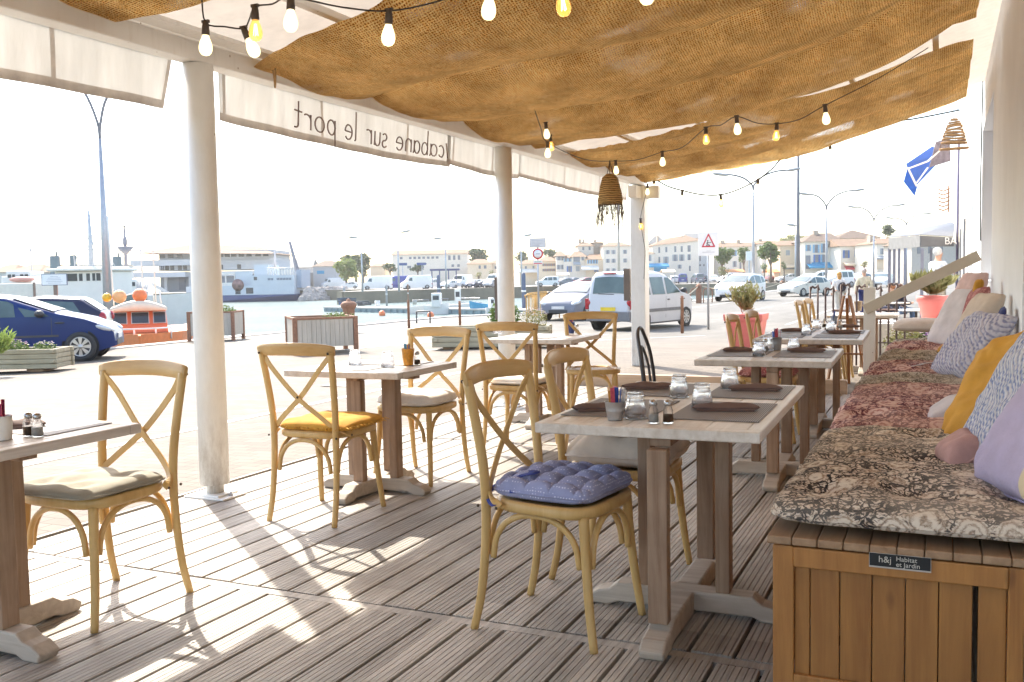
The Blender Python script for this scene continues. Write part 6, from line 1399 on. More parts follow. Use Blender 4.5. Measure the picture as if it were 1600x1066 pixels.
# white container
c = pd(27, 470, 43.); t = thing('container', 'cream shipping container beyond the parked cars at far left', 'container', (c.x, c.y, -.45), YAW); q = 43./F; zt = pd(27, 443, 43.).z+.45
m_ = MB(); m_.b2((-40*q, 0, 0), (26*q, 2.4, zt)); m_.build('shell', plain('container cream', (.70, .64, .55), .6, var=.06), t, bevel=.04); m_ = MB(); m_.b2((26*q, -.03, 0), (28*q, .1, zt+.03)); m_.build('corner_post', plain('brown post', (.25, .17, .13), .8), t)
# dolphins / silos
sil = plain('dolphin grey', (.20, .23, .24), .7, var=.15, vs=1)
for k, (x0, x1, yt, dep, zb) in enumerate(((80, 95, 400, 110, WZ), (111, 121, 399, 125, WZ), (178, 191, 401, 130, WZ))):
    c = pd((x0+x1)/2, 440, dep); q = dep/F; zt = pd((x0+x1)/2, yt, dep).z-zb; r = (x1-x0)/2*q; t = thing('mooring_dolphin', ('grey ribbed mooring dolphin above the notice board', 'grey mooring dolphin left of the trawler mast', 'grey mooring dolphin between the trawler mast and radar mast')[k], 'mooring dolphin', (c.x, c.y, zb), 0, 'tall grey mooring dolphins')
    m_ = MB(); m_.lathe((0, 0, 0), [(r, 0), (r, zt-.2), (r*.92, zt), (.01, zt)], 16, smooth=False, facet=lambda j, z: 1-.05*(j % 2)); m_.build('shaft', sil, t); m_ = MB(); m_.lathe((r*.5, 0, zt), [(r*.2, 0), (r*.2, .5), (.01, .5)], 6); m_.build('cap', sil, t)
# ---------------------------------------------------------------- ferry terminal building
t = None
dep = 205.; q = dep/F; c = pd(345, 470, dep); T = thing('ferry_terminal', 'three-storey ferry terminal with wrap-round terraces and a broad tiled roof', 'building', (c.x, c.y, -.45), YAW); zz_ = lambda y: pd(345, y, dep).z+.45; X_ = lambda x: (x-345)*q
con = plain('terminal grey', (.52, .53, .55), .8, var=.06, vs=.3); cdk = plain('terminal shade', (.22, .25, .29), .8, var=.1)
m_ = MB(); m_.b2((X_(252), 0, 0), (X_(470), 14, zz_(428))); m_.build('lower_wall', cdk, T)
m_ = MB(); m_.b2((X_(252), -.6, zz_(422)), (X_(432), 14.2, zz_(407))); m_.b2((X_(252), -.2, zz_(407)), (X_(432), 14, zz_(392))); m_.build('upper_wall', con, T)
for z0, z1, x0, x1, d in ((432, 424, 196, 300, 3.5), (414, 405, 214, 340, 2.6), (432, 424, 300, 470, 1.0)):
    m_ = MB(); m_.b2((X_(x0), -d, zz_(z0)), (X_(x1), 0-.65, zz_(z1))); m_.build('terrace', con, T)
m_ = MB()
for i in range(24): x = 214-10+i*2.8; m_.tube([(X_(x), -3.4, zz_(424)), (X_(x), -3.4, zz_(414.5))], .05, 4)
m_.tube([(X_(204), -3.4, zz_(414.5)), (X_(270), -3.4, zz_(414.5))], .06, 4); m_.build('railing', grey_metal, T)
rb = MB(); x0, x1, xr0, xr1 = X_(226), X_(440), X_(283), X_(392); ze = zz_(394.5)
rb.add([(x0, -4, ze), (x1, -4, zz_(399)), (x1, 16, zz_(399)), (x0, 16, ze), (xr0, 6, zz_(380)), (xr1, 6, zz_(384.5))], [(0, 1, 5, 4), (1, 2, 5), (2, 3, 4, 5), (3, 0, 4), (3, 2, 1, 0)]); rb.build('roof', roof_tile, T)
for i, x in enumerate((253, 266, 280, 344, 354, 364, 376, 388, 402, 414)): m_ = MB(); m_.b2((X_(x), -.24, zz_(402)), (X_(x+8.5), -.19, zz_(396))); m_.build('window', dark_glass, T)
for i, x in enumerate((255, 262, 270, 282, 290, 346, 374)): m_ = MB(); m_.b2((X_(x), -.66, zz_(421)), (X_(x+6), -.61, zz_(414))); m_.build('window', dark_glass, T)
m_ = MB(); m_.b2((X_(281), -.1, zz_(452)), (X_(291), -.02, zz_(432))); m_.build('door', plain('door shade', (.10, .12, .16), .5), T)
m_ = MB(); m_.bar((X_(238), -5.5, zz_(433)), (X_(278), -5.5, zz_(456)), .5, .6); m_.build('gangway', white_b, T)
for i, x in enumerate((262, 300, 318)): m_ = MB(); m_.b2((X_(x), -1.6, 0), (X_(x)+.6, -1.1, zz_(432))); m_.build('column', con, T)
dep = 192.; q = dep/F; c = pd(260, 470, dep); m_ = MB(); X_ = lambda x: (x-290)*q; c = pd(290, 470, dep); zz_ = lambda y: pd(290, y, dep).z-WZ
m_.b2((X_(224), 0, -.5), (X_(345), 3, zz_(457))); o = m_.build('berth_pontoon', plain('pontoon steel', (.17, .20, .23), .6, var=.2, vs=.3)); o.location = (c.x, c.y, WZ); o.rotation_euler = (0, 0, YAW); tag(o, 'dark steel berth pontoon in front of the ferry terminal', 'pontoon')
# ---------------------------------------------------------------- ferry
dep = 182.; q = dep/F; c = pd(400, 472, dep); T = thing('car_ferry', 'white car ferry with a blue lower hull, moored before the terminal', 'ferry', (c.x, c.y, WZ), YAW); X_ = lambda x: (x-400)*q; zz_ = lambda y: pd(400, y, dep).z-WZ
fb_ = plain('ferry blue', (.01, .05, .19), .4, var=.08); fw_ = plain('ferry white', (.56, .59, .62), .5, var=.04, vs=.4)
def band(x0, x1, y0, y1, d0, d1, nm_, mt, par=T, slant=0, **k):
    m_ = MB(); a, b = X_(x0), X_(x1); z0, z1 = zz_(y0), zz_(y1); m_.add([(a, d0, z0), (b-slant*q, d0+1.5*(slant > 0), z0), (b-slant*q, d1-1.5*(slant > 0), z0), (a, d1, z0), (a, d0, z1), (b, d0, z1), (b, d1, z1), (a, d1, z1)], [(3, 2, 1, 0), (4, 5, 6, 7), (0, 1, 5, 4), (1, 2, 6, 5), (2, 3, 7, 6), (3, 0, 4, 7)]); return m_.build(nm_, mt, par, **k)
band(300, 474, 473, 460.5, -3, 9, 'lower_hull', fb_, slant=8)
band(300, 466, 460.4, 446, -3, 9, 'upper_hull', fw_)
band(400, 466, 445.9, 431, -3, 9, 'bow_block', fw_); band(374, 400, 445.9, 424, -2, 8, 'funnel_block', fw_); band(402, 424, 430.9, 414, -1.5, 7, 'bridge', fw_)
band(466.3, 474, 451, 423, -1, 7, 'ramp_tower', plain('ramp grey', (.30, .35, .43), .6))
band(348, 374, 445.9, 441, -2.9, 8, 'side_deck', white_b); band(345, 374, 428, 425, -2, 8, 'canopy_deck', white_b)
for x in (346, 358, 372): band(x, x+1.2, 441, 425, -2, -1.6, 'stanchion', white_b)
for x, w_, y0, y1 in ((404.5, 5, 438, 433), (375.5, 8, 459, 449.5), (392, 11, 458.5, 449.5)): band(x, x+w_, y0, y1, -3.04, -3.0, 'opening', dark_glass)
m_ = MB(); random.seed(2)
for i in range(16):
    x = 426+i*2.3
    if i not in (4, 5): m_.b2((X_(x), -3.05, zz_(438.6)), (X_(x+1.3), -3.0, zz_(435.2)))
m_.build('name_lettering', plain('ferry letters', (.08, .10, .16), .6), T)
m_ = MB(); 
for i in range(9): m_.b2((X_(427+i*4), -3.05, zz_(429.5)), (X_(429+i*4), -3.0, zz_(422)))
for i in range(10): m_.tube([(X_(426+i*4.4), -2.8, zz_(431)), (X_(426+i*4.4), -2.8, zz_(420))], .08, 4)
m_.tube([(X_(426), -2.8, zz_(420)), (X_(466), -2.8, zz_(420))], .1, 4); m_.build('railing', white_b, T)
m_ = MB(); m_.tube([(X_(463), 2, zz_(425)), (X_(452), 2, zz_(378))], [.45, .28], 6); m_.build('crane_jib', plain('crane dark', (.20, .20, .24), .6), T)
m_ = MB(); m_.tube([(X_(428), 2, zz_(420)), (X_(428), 2, zz_(386))], [.3, .08], 6)
for y, w_ in ((412, 5), (405, 8), (396, 4)): m_.bar((X_(428-w_), 2, zz_(y)), (X_(428+w_), 2, zz_(y)), .12, .12)
m_.build('mast', plain('mast pale', (.62, .56, .55), .6), T)
m_ = MB(); m_.lathe((X_(380), -3.05, zz_(445)), [(1.15, 0), (.01, .02)], 18, axis=Matrix.Rotation(rad(90), 3, 'X')); m_.build('hull_mural', plain('mural', (.30, .16, .14), .7, var=.7, vs=.8), T)
# ---------------------------------------------------------------- rock embankment
m_ = MB(); random.seed(12); A_, B2 = at(470, 471, WZ), at(536, 468, WZ)
for i in range(420):
    u = random.random(); h = random.random(); dpt = V((_f.x, _f.y, 0)).normalized(); p = A_.lerp(B2, u)+dpt*(h*4); p.z = WZ+h*2.1; s_ = random.uniform(.35, .9)
    m_.ell(p, (s_, s_*random.uniform(.6, 1), s_*random.uniform(.5, .8)), 5, rot=(random.random()*3, random.random()*3, 0))
tag(m_.build('embankment_rocks', plain('rock', (.36, .31, .28), .9, var=.3, vs=1.5), smooth=False), 'grey boulder embankment sloping to the water right of the ferry', 'rocks', kind='stuff')
# ---------------------------------------------------------------- floating pontoon with piles
A_ = at(505, 487, WZ); B2 = at(800, 492.5, WZ); dv = (B2-A_); Lp = hypot(dv.x, dv.y)*1.6; rzp = atan2(dv.y, dv.x); t = thing('floating_pontoon', 'long floating pontoon with dark fendered sides across the harbour basin', 'pontoon', (A_.x, A_.y, WZ), rzp)
m_ = MB(); m_.b2((0, 0, .42), (Lp, 2.6, .58)); m_.build('walkway', plain('walkway', (.55, .50, .45), .85, var=.1, vs=1), t)
m_ = MB(); m_.b2((0, .1, -.3), (Lp, 2.5, .415)); 
for i in range(int(Lp/1.1)): m_.b2((i*1.1+.2, -.02, -.1), (i*1.1+.55, .1, .40))
m_.build('floats', plain('float grey', (.20, .27, .29), .7, var=.2), t)
for k, (x, y) in enumerate(((597, 490.5), (673, 493))): 
    p = at(x, y, WZ+.2); m_ = MB(); m_.ell((0, 0, 0), (.34, .34, .36), 12); o = m_.build('mooring_buoy', plain('buoy orange', (.85, .20, .06), .4)); o.location = p; tag(o, ('orange buoy beside the pontoon, left one', 'orange-red buoy beside the pontoon, right one by the blue pile')[k], 'buoy', 'orange buoys at the pontoon')
pile_b = plain('pile navy', (.06, .09, .16), .5); pile_g = plain('pile grey', (.36, .35, .35), .7)
for k, (x, yt, yb, w_, mt) in enumerate(((686, 431, 477, 5.5, pile_b), (819, 428, 490, 6.5, pile_b), (604.5, 446, 478, 3, pile_g), (538, 449, 468, 4, pile_g), (638, 445, 476, 2, rust_metal))):
    dd = dwat(x, yb+1); c = pd(x, yb, dd); q = dd/F; zt = pd(x, yt, dd).z-WZ; m_ = MB(); m_.lathe((0, 0, -.5), [(w_/2*q, 0), (w_/2*q, zt+.4), (w_*.3*q, zt+.6), (.01, zt+.6)], 12); t2 = thing('mooring_pile', ('navy pile standing in the pontoon among the small boats', 'thick navy pile left of the no-parking sign', 'grey pile in front of the white van across the water', 'short grey pile at the corner of the far wall', 'thin brown pile against the far wall')[k], 'pile', (c.x, c.y, WZ), 0, 'harbour piles'); m_.build('shaft', mt, t2)
    m_ = MB(); m_.lathe((0, 0, zt*.55), [(w_/2*q*1.12, 0), (w_/2*q*1.12, .18), (.01, .18)], 12); m_.build('collar', white_b, t2)
# lobster pots / bins on pontoon
for k, (x, y, w_, h_, col, l) in enumerate(((542, 478, 20, 12, (.05, .07, .10), 'dark heap of stacked crab pots on the pontoon'), (568, 479, 12, 7, (.08, .09, .10), 'smaller stack of dark crates on the pontoon'), (590, 480, 9, 9, (.68, .66, .63), 'white plastic tub on the pontoon'), (648, 477, 7, 8, (.5, .46, .4), 'round pale tub on the pontoon'), (532, 477, 6, 10, (.06, .14, .30), 'blue bin at the left of the crab pots'))):
    dd = dwat(x, y+7); c = pd(x, y, dd); q = dd/F; t2 = thing('crate_stack' if k < 2 else 'tub', l, 'crates' if k < 2 else 'tub', (c.x, c.y, WZ+.6), YAW); m_ = MB(); random.seed(k)
    if k < 2:
        for i in range(14): m_.box((random.uniform(-w_/2, w_/2)*q, random.uniform(-.5, .5), random.uniform(.12, h_*q)), (.8, .5, .22), (0, 0, random.random()))
    else: m_.lathe((0, 0, 0), [(w_*.42*q, 0), (w_*.5*q, h_*q), (w_*.46*q, h_*q), (.01, h_*.9*q)], 12)
    m_.build('stack' if k < 2 else 'body', plain('stack %d' % k, col, .7, var=.5, vs=3), t2)
# ---------------------------------------------------------------- small boats behind the pontoon
def dinghy(label, x, y, wpx, col, cab=None, ang=0, dep=None, hz=.75, red=None):
    dep = dep or dwat(x, y); q = dep/F; c = pd(x, y, dep); t = thing('motor_boat', label, 'boat', (c.x, c.y, WZ), YAW+rad(ang), 'small boats moored along the pontoon')
    L = wpx*q; m_ = hull_mb(L, min(2.4, L*.4), hz*1.35, hz, .25); m_.build('hull', col, t)
    if cab: m_ = MB(); m_.b2((-L*.18, -.7, hz*.8), (L*.16, .7, hz+cab)); cb = m_.build('cabin', white_b, t, bevel=.08); m_ = MB(); m_.b2((-L*.12, -.72, hz+cab*.45), (L*.12, -.70, hz+cab*.8)); m_.build('window', dark_glass, cb)
    m_ = MB(); m_.tube([(L*.3, 0, hz), (L*.45, 0, hz+.7), (-L*.1, .5, hz+.7)], .03, 5); m_.build('rail', grey_metal, t); return t
bl = plain('boat blue', (.03, .25, .42), .4)
dinghy('low white boat left of the navy pile', 655, 484, 34, white_b, None, 10, 100); dinghy('white cabin boat with orange gear, right of the navy pile', 683, 483, 40, white_b, 1.3, -5, 98, .9)
dinghy('long white motor boat before the grey wall', 722, 483, 62, white_b, None, 4, 103, .8); dinghy('white boat with a red-topped cabin', 716, 480, 26, white_b, 1.7, 0, 108, .8)
dinghy('bright blue open boat with its bow up', 748, 484, 30, bl, None, 170, 96, 1.0); dinghy('white boat with an outboard behind the middle post', 768, 485, 18, white_b, 1.0, 10, 94, .7)
dinghy('white cabin boat beyond the yellow barriers', 870, 478, 46, white_b, 1.2, 8, 80, .8); dinghy('pale dinghy right of the navy pile by the no-parking sign', 836, 480, 26, plain('boat grey', (.45, .5, .55), .5), None, 5, 84, .7)
dinghy('white launch just left of the silver hatchback', 893, 470, 34, white_b, 1.5, 12, 95, .8)
random.seed(55)
blue_sh = plain('shutter blue', (.06, .16, .42), .6); lblue_sh = plain('shutter pale blue', (.22, .42, .58), .6); grey_sh = plain('shutter grey', (.38, .39, .40), .7); teal = plain('shop teal', (.05, .30, .50), .6)
def house(label, x0, x1, ye, yr, yb, dep, wall=None, roof=None, wins=(), depth=9., kind='hip', gable=None, shop=None, chims=(), group=None, xr=None, cat='house', ye2=None, xtra=None, slope_dep=0, drop=0):
    """front wall parallel to the picture; px coordinates at depth dep"""
    q = dep/F; xm = (x0+x1)/2; c = pd(xm, 440, dep); t = thing('quay_house' if cat == 'house' else cat.replace(' ', '_'), label, cat, (c.x, c.y, -.45), YAW, group)
    X_ = lambda x: (x-xm)*q; off = lambda x: (x-xm)*.0193
    zz_ = lambda y, x=None: pd(xm, y, dep).z+.45
    wall = wall or house_white; ze = zz_(ye); ze2 = zz_(ye2) if ye2 else ze; a, b = X_(x0), X_(x1)
    m_ = MB(); m_.add([(a, 0, 0), (b, 0, 0), (b, depth, 0), (a, depth, 0), (a, 0, ze), (b, 0, ze2), (b, depth, ze2), (a, depth, ze)], [(0, 1, 5, 4), (1, 2, 6, 5), (2, 3, 7, 6), (3, 0, 4, 7), (4, 5, 6, 7)]); m_.build('wall', wall, t)
    if yr is not None:
        zr = zz_(yr); e = .35; ins = {'hip': min((b-a)*.3, 4), 'gable': 0}[kind]; ra, rb = a+ins, b-ins
        if xr: ra, rb = X_(xr[0]), X_(xr[1])
        m_ = MB(); m_.add([(a-e, -e, ze-.05), (b+e, -e, ze2-.05), (b+e, depth+e, ze2-.05), (a-e, depth+e, ze-.05), (ra, depth/2, zr), (rb, depth/2, zr+(ze2-ze)*.6)], [(0, 1, 5, 4), (1, 2, 5), (2, 3, 4, 5), (3, 0, 4), (3, 2, 1, 0)]); rf = m_.build('roof', roof or roof_tile, t)
    else: rf = t
    for i, (cx, w_, h_) in enumerate(chims):
        m_ = MB(); zb_ = zz_(yr if yr is not None else ye); m_.b2((X_(cx-w_/2), depth*.4, zb_-2), (X_(cx+w_/2), depth*.55, zb_+h_*q)); m_.build('chimney', stone_wall, rf)
    for wv_ in wins:
        cx, y0, y1, w_ = wv_[:4]; sh = wv_[4] if len(wv_) > 4 else None
        m_ = MB(); m_.b2((X_(cx-w_/2), -.05, zz_(y1)), (X_(cx+w_/2), -.004, zz_(y0))); wn = m_.build('window', pane_grey if sh != 'g' else grey_sh, t)
        if sh and sh != 'g':
            for s_ in (-1, 1): m_ = MB(); u = s_*(w_/2+w_*.28); m_.b2((X_(cx+u-w_*.24), -.09, zz_(y1)), (X_(cx+u+w_*.24), -.004, zz_(y0))); m_.build('shutter', sh, wn)
    if shop:
        for (sx0, sx1, sy0, sy1, mt, d_) in shop:
            m_ = MB()
            if d_: m_.add([(X_(sx0), -.01, zz_(sy0)), (X_(sx1), -.01, zz_(sy0)), (X_(sx1), -d_, zz_(sy1)), (X_(sx0), -d_, zz_(sy1)), (X_(sx1), -d_, zz_(sy1+2.2)), (X_(sx0), -d_, zz_(sy1+2.2))], [(0, 1, 2, 3), (3, 2, 4, 5)]); m_.build('shop_awning', mt, t, solid=.05)
            else: m_.b2((X_(sx0), -.12, zz_(sy1)), (X_(sx1), -.006, zz_(sy0))); m_.build('shop_front', mt, t)
    return t
GS = grey_sh
house('long white two-storey building with a flat tiled roof line across the harbour', 614, 731, 397, 390, 442, 225, wins=[(628+i*7, 401, 404.5, 4) for i in range(9) if i != 1]+[(703+i*7.5, 400, 407, 3.6, None) for i in range(3)]+[(708, 414, 418, 4), (717, 414, 418, 4), (640, 415, 419, 6), (660, 415, 419, 6)], chims=(), kind='gable', cat='building')
house('low cream house with a salmon roof right of the long white building', 731, 768, 412, 404.5, 442, 215, house_cream, roof_tile, [(750, 415, 420, 3.4, None), (758.5, 415, 420, 4, None)])
house('low white house tucked behind the middle round post', 764, 800, 411, 405, 442, 220, wins=[(775, 416, 420, 3)])
house('salmon-walled low house between the trees left of the long building', 579, 602, 416, 411, 432, 230, house_cream)
house('small gabled shed with a teal sign, right of the ferry', 490, 526, 416, 407, 440, 215, plain('shed grey', (.50, .48, .48), .8), roof_brown, shop=[(496, 507, 423, 428, teal, 0)])
house('long grey shed behind the ferry crane', 436, 488, 418, 405, 440, 235, plain('shed grey2', (.55, .52, .50), .8), roof_grey, kind='gable')
for k, (a, b, l) in enumerate(((-20, 19, 'leftmost gabled market shed roof'), (16, 62, 'middle gabled market shed with pale walls'), (54, 84, 'market shed left of the ribbed dolphin'))):
    house(l, a, b, 425 if k != 1 else 423, 413, 450, 150, plain('shed wall', (.58, .54, .50), .8), roof_tile, kind='hip', cat='market hall', group='tiled market halls at far left')
house('low pale warehouse behind the trawler wheelhouse', 96, 178, 414, 410, 450, 170, white_b, roof_grey, [(104+i*9, 417, 420, 5) for i in range(8)], cat='building')
house('far left cottage with brown shutters by the no-parking sign', 812, 846, 412, 405.5, 441, 205, house_cream, roof_tile, [(822, 416, 420, 3), (834, 416, 420, 3)], shop=[(806, 840, 420, 424, white_b, 1.5)])
house('cream house lettered over its shop, left of the shuttered ones', 842, 872, 408, 401, 441, 203, house_cream, roof_tile, [(850+i*4, 412+8*j, 416+8*j, 2, rust_metal) for i in range(5) for j in range(2)])
house('white house with grey shutters and a brown gable roof', 870, 884, 400, 391.5, 440, 200, wins=[(874, 400.8, 407, 4, GS), (880, 401.2, 407, 3, GS), (873, 414, 421, 3, GS), (879, 414, 421, 2.5, GS)])
house('white house with pale blue shutters', 881, 896, 403, 397, 440, 199.5, wins=[(884.5, 403.5, 409, 3, lblue_sh), (890.5, 403, 409, 2.5, lblue_sh), (890, 416, 425, 4, blue_sh)])
house('white house with a bay window and an arched door', 894, 916, 401, 392, 440, 199, wins=[(901.5, 401, 409, 10, None), (911, 401, 407, 2, GS), (903, 416, 424, 6, 'g')], shop=[(896, 907, 409.5, 412.5, grey_sh, .8)])
house('tall pale house with two small upper windows and chimneys', 904, 928, 384, 377.5, 440, 204, wins=[(912, 386, 391, 3), (922, 385.5, 391, 3)], chims=((909, 4, 5), (914.5, 2.5, 5)))
house('brown rubble-stone gable behind the tall pale house', 927, 944, 379, 377, 440, 205, stone_wall, roof_tile, chims=((933, 4, 3),))
house('cream house with blue shutters and a white shop awning', 916, 945, 405, 396.5, 440, 198, house_cream, roof_tile, [(920+i*4.2, 406, 412, 2, lblue_sh) for i in range(4)]+[(932, 418, 425, 3, blue_sh)], shop=[(908, 935, 415, 420, white_b, 2.)], xr=(925, 944))
house('tall white three-storey house left of the square post', 943, 986, 384, 377.5, 440, 197, wins=[(950+i*9+(9 if i == 2 else 0), y, y+6, 3, GS) for i in range(3) for y in (391, 404.5, 419.5)])
house('modern dark-roofed building with a glazed top floor', 1013, 1040, 381, 367, 440, 212, pane_grey, roof_grey, [(1016+i*3, 374+7, 380+7, 1.4) for i in range(5)], xr=(1030, 1034))
house('low wing with grey shutters beside the big white house', 1010, 1022, 396, 391, 440, 190, wins=[(1015, 399, 408, 3, GS)], shop=[(1010, 1044, 412, 416, teal, 1.5)])
house('big white house with rows of grey shutters, left of the warning sign', 1020, 1092, 383, 371, 440, 193, wins=[(1030.5, 386, 395, 2.6), (1041.5, 386, 394, 3, None), (1055.5, 385, 394, 3), (1065.5, 385, 394, 3), (1077, 384, 394, 4.5, None), (1030.5, 401, 410, 2.6), (1041, 401, 411, 4, GS), (1055, 398, 408, 4, GS), (1065.5, 398, 408, 4, GS), (1077, 398, 407, 2.6, GS), (1062, 414, 420, 3, GS), (1078, 416, 424, 2.6)], chims=((1072, 4, 3), (1033, 2.4, 3)), xr=(1048, 1078), ye2=376, shop=[(1017, 1042, 417, 424, teal, 0)])
house('bluish-white side wall right of the big white house', 1092, 1108, 380, 376, 440, 196, plain('side white', (.62, .66, .70), .85), roof_tile, [(1094, 384, 394, 2), (1094, 399, 408, 2), (1094, 413, 416, 2.4), (1100, 413, 416, 2)])
house('dark flat-roofed house behind the warning sign', 1077, 1100, 372, 363, 440, 215, stone_wall, roof_grey, kind='gable')
house('long white house with a brown roof behind the two plane trees', 1130, 1192, 385, 378, 440, 190, wins=[(1148, 391, 400, 3, lblue_sh), (1148, 408, 417, 3, GS), (1157, 410, 420, 2.6), (1170, 408, 420, 2.6), (1187, 405, 420, 3, GS), (1184, 388, 392, 2)], chims=((1136, 6, 4), (1161, 5, 4)), kind='gable')
house('white house left of the round plane tree, roofed in brown', 1190, 1220, 380, 375, 440, 186, wins=[(1196, 388, 393, 2.4, None), (1201, 388, 393, 2), (1198, 405, 420, 3, GS)], chims=((1196, 5, 3),), kind='gable')
house('cream single-windowed house between plane tree and tall mast', 1219, 1259, 383, 375, 440, 160, house_cream, roof_tile, [(1231, 391, 399, 6, 'g')], kind='gable', shop=[(1223, 1245, 412, 416, house_cream, 1.2), (1226, 1244, 417, 421, pane_grey, 0)])
house('white house with turquoise shutters over a bright blue shop front', 1257, 1313, 377, 363, 440, 155, roof=roof_brown, wins=[(1263, 382.5, 392, 4, lblue_sh), (1275, 382.5, 395, 5, lblue_sh), (1287.5, 381, 395, 5, lblue_sh), (1304, 380, 394, 4.5, lblue_sh), (1276, 398, 411, 5, blue_sh), (1287, 398, 410, 5, lblue_sh), (1304, 397, 409, 5, lblue_sh)], xr=(1285, 1312), chims=((1286, 8, 4),), shop=[(1260, 1312, 412, 417, teal, 1.5), (1268, 1310, 410, 412, teal, 0), (1259, 1266, 399, 420, pane_grey, 0)])
house('white shop with cobalt shutters and an orange tiled roof', 1313, 1372, 384, 372, 440, 150, roof=roof_tile, wins=[(1322, 391, 403, 5, blue_sh), (1340, 390, 402, 5, blue_sh), (1360, 389, 401, 5, blue_sh)], kind='gable', shop=[(1316, 1335, 409, 413, house_cream, 1.6), (1318, 1332, 415, 419, sign_r, 1.), (1338, 1350, 417, 421, sign_r, 0)])
house('big gable wall stepping behind the cobalt-shuttered shop', 1308, 1375, 372, 358, 440, 165, stone_wall if False else house_white, roof_brown, xr=(1345, 1346))
house('pale house with a balcony behind the terrace canopy', 1370, 1428, 380, 371, 440, 140, wins=[(1379, 388, 397, 4, GS), (1385, 388, 397, 4, None), (1397, 388, 398, 5), (1420, 386, 398, 5)], chims=((1376, 5, 5),), shop=[(1366, 1384, 400, 403, grey_sh, .8), (1369, 1385, 404, 420, house_cream, 0)])
house('last pale house glimpsed right of the canopy posts', 1424, 1500, 380, 370, 440, 120, plain('last wall', (.55, .49, .42), .85), wins=[(1435, 384, 396, 5), (1452, 384, 396, 5), (1470, 384, 396, 5)], chims=((1434, 5, 5), (1452, 5, 5)))
# billboard by lamp
c = pd(1171, 400, 120); t = thing('billboard', 'pale blank roadside board left of the nearest double lamp', 'sign', (c.x, c.y, -.45), YAW); q = 120/F; m_ = MB(); m_.b2((-5.5*q, -.05, c.z+.45-7*q), (5.5*q, .05, c.z+.45+7*q)); m_.build('panel', sign_w, t); m_ = MB(); m_.b2((-.1, .06, 0), (.1, .2, c.z+.45+6*q)); m_.build('post', grey_metal, t)
# blue direction signs
for k, (x0, x1, y0, y1, d_) in enumerate(((622, 636, 411, 415, -1), (651, 667, 410.5, 414.5, 1))):
    c = pd((x0+x1)/2, (y0+y1)/2, 175); q = 175/F; w_ = (x1-x0)/2*q; h_ = (y1-y0)/2*q; t = thing('direction_sign', ('blue arrow-shaped direction sign pointing left across the harbour', 'blue arrow-shaped direction sign pointing right across the harbour')[k], 'sign', (c.x, c.y, -.45), YAW); z = c.z+.45
    P = [V((-w_*d_, 0, z-h_)), V((w_*.75*d_, 0, z-h_)), V((w_*d_, 0, z)), V((w_*.75*d_, 0, z+h_)), V((-w_*d_, 0, z+h_))]; m_ = MB(); m_.prism(P, V((0, 0, 0)), V((0, .08, 0))); m_.build('arrow', plain('sign navy', (.05, .09, .22), .5), t); m_ = MB(); m_.tube([(0, .15, 0), (0, .15, z+h_)], .08, 6); m_.build('pole', grey_metal, t)
# dark-blue roofed shelter
c = pd(695, 440, 172); q = 172/F; t = thing('bus_shelter', 'navy-roofed open shelter in front of the long white building', 'shelter', (c.x, c.y, -.45), YAW); m_ = MB(); zt = pd(695, 421, 172).z+.45; m_.b2((-23*q, 0, zt-.25), (23*q, 3, zt+.1)); m_.build('roof', plain('shelter navy', (.06, .07, .16), .5), t)
for x in (-20, -8, 6, 18): m_ = MB(); m_.b2((x*q-.1, .2, 0), (x*q+.1, .4, zt-.26)); m_.build('post', plain('shelter navy', (.06, .07, .16), .5), t)
# ---------------------------------------------------------------- trees
bark = plain('bark', (.16, .12, .09), .9, var=.2)
def tree(label, x, yt, yb, wpx, dep, mat, n=1400, group=None, clumps=14, trunk=True, size=None):
    q = dep/F; c = pd(x, 440, dep); t = thing('tree', label, 'tree', (c.x, c.y, -.45), 0, group); zt = pd(x, yt, dep).z+.45; zb = max(.3, pd(x, yb+(5 if dep > 250 else 0), dep).z+.45); W2 = wpx/2*q; H2 = (zt-zb)/2; cz = (zt+zb)/2
    m_ = MB(); 
    for i in range(clumps):
        a = random.uniform(0, 2*pi); r = sqrt(random.random())*.75; h = random.uniform(-.75, .75); k = sqrt(max(.1, 1-h*h)); leaves(m_, (W2*r*k*cos(a), W2*r*k*sin(a), cz+h*H2*.8), (W2*.46, W2*.46, H2*.46), n//clumps, size or max(W2, H2)*.22, .7)
    m_.build('crown', mat, t)
    if trunk:
        m_ = MB(); m_.tube([(0, 0, 0), (.05, .05, zb*.6), (0, 0, cz)], [W2*.09+.08, W2*.07+.06, .06], 7)
        for i in range(4): a = i*1.6; m_.tube([(0, 0, zb*.9), (W2*.4*cos(a), W2*.4*sin(a), cz)], [W2*.05+.04, .03], 5)
        m_.build('trunk', bark, t)
    return t
tree('lime green leafy tree right of the ferry', 541, 402, 440, 38, 205, leafm('leaf fresh', (.14, .19, .05), (.34, .38, .13)), 1400)
tree('broad dark grey-green pine above the lime green tree', 556, 396, 424, 48, 235, G3, 1500)
tree('dark bushy tree under the flag poles', 568, 412, 434, 22, 222, G3, 700)
tree('flat-topped dark tree left of the direction signs', 610, 411, 425, 24, 205, G3, 600); tree('flat-topped dark tree between the direction signs', 653, 412, 425, 24, 205, G3, 600)
tree('long belt of pines right of the white building', 748, 389, 405, 42, 290, G3, 1000); tree('low dark pine behind the middle post', 782, 397, 407, 14, 290, G3, 400)
tree('dark pine clump left of the no-parking sign', 818, 391, 408, 26, 290, G3, 700); tree('dark pines beyond the houses right of the no-parking sign', 860, 389, 404, 32, 290, G3, 700)
tree('small pale bush before the low cream house', 748, 424, 436, 14, 190, G2, 260); tree('small round bush left of the middle post', 769, 420, 432, 10, 190, G2, 200)
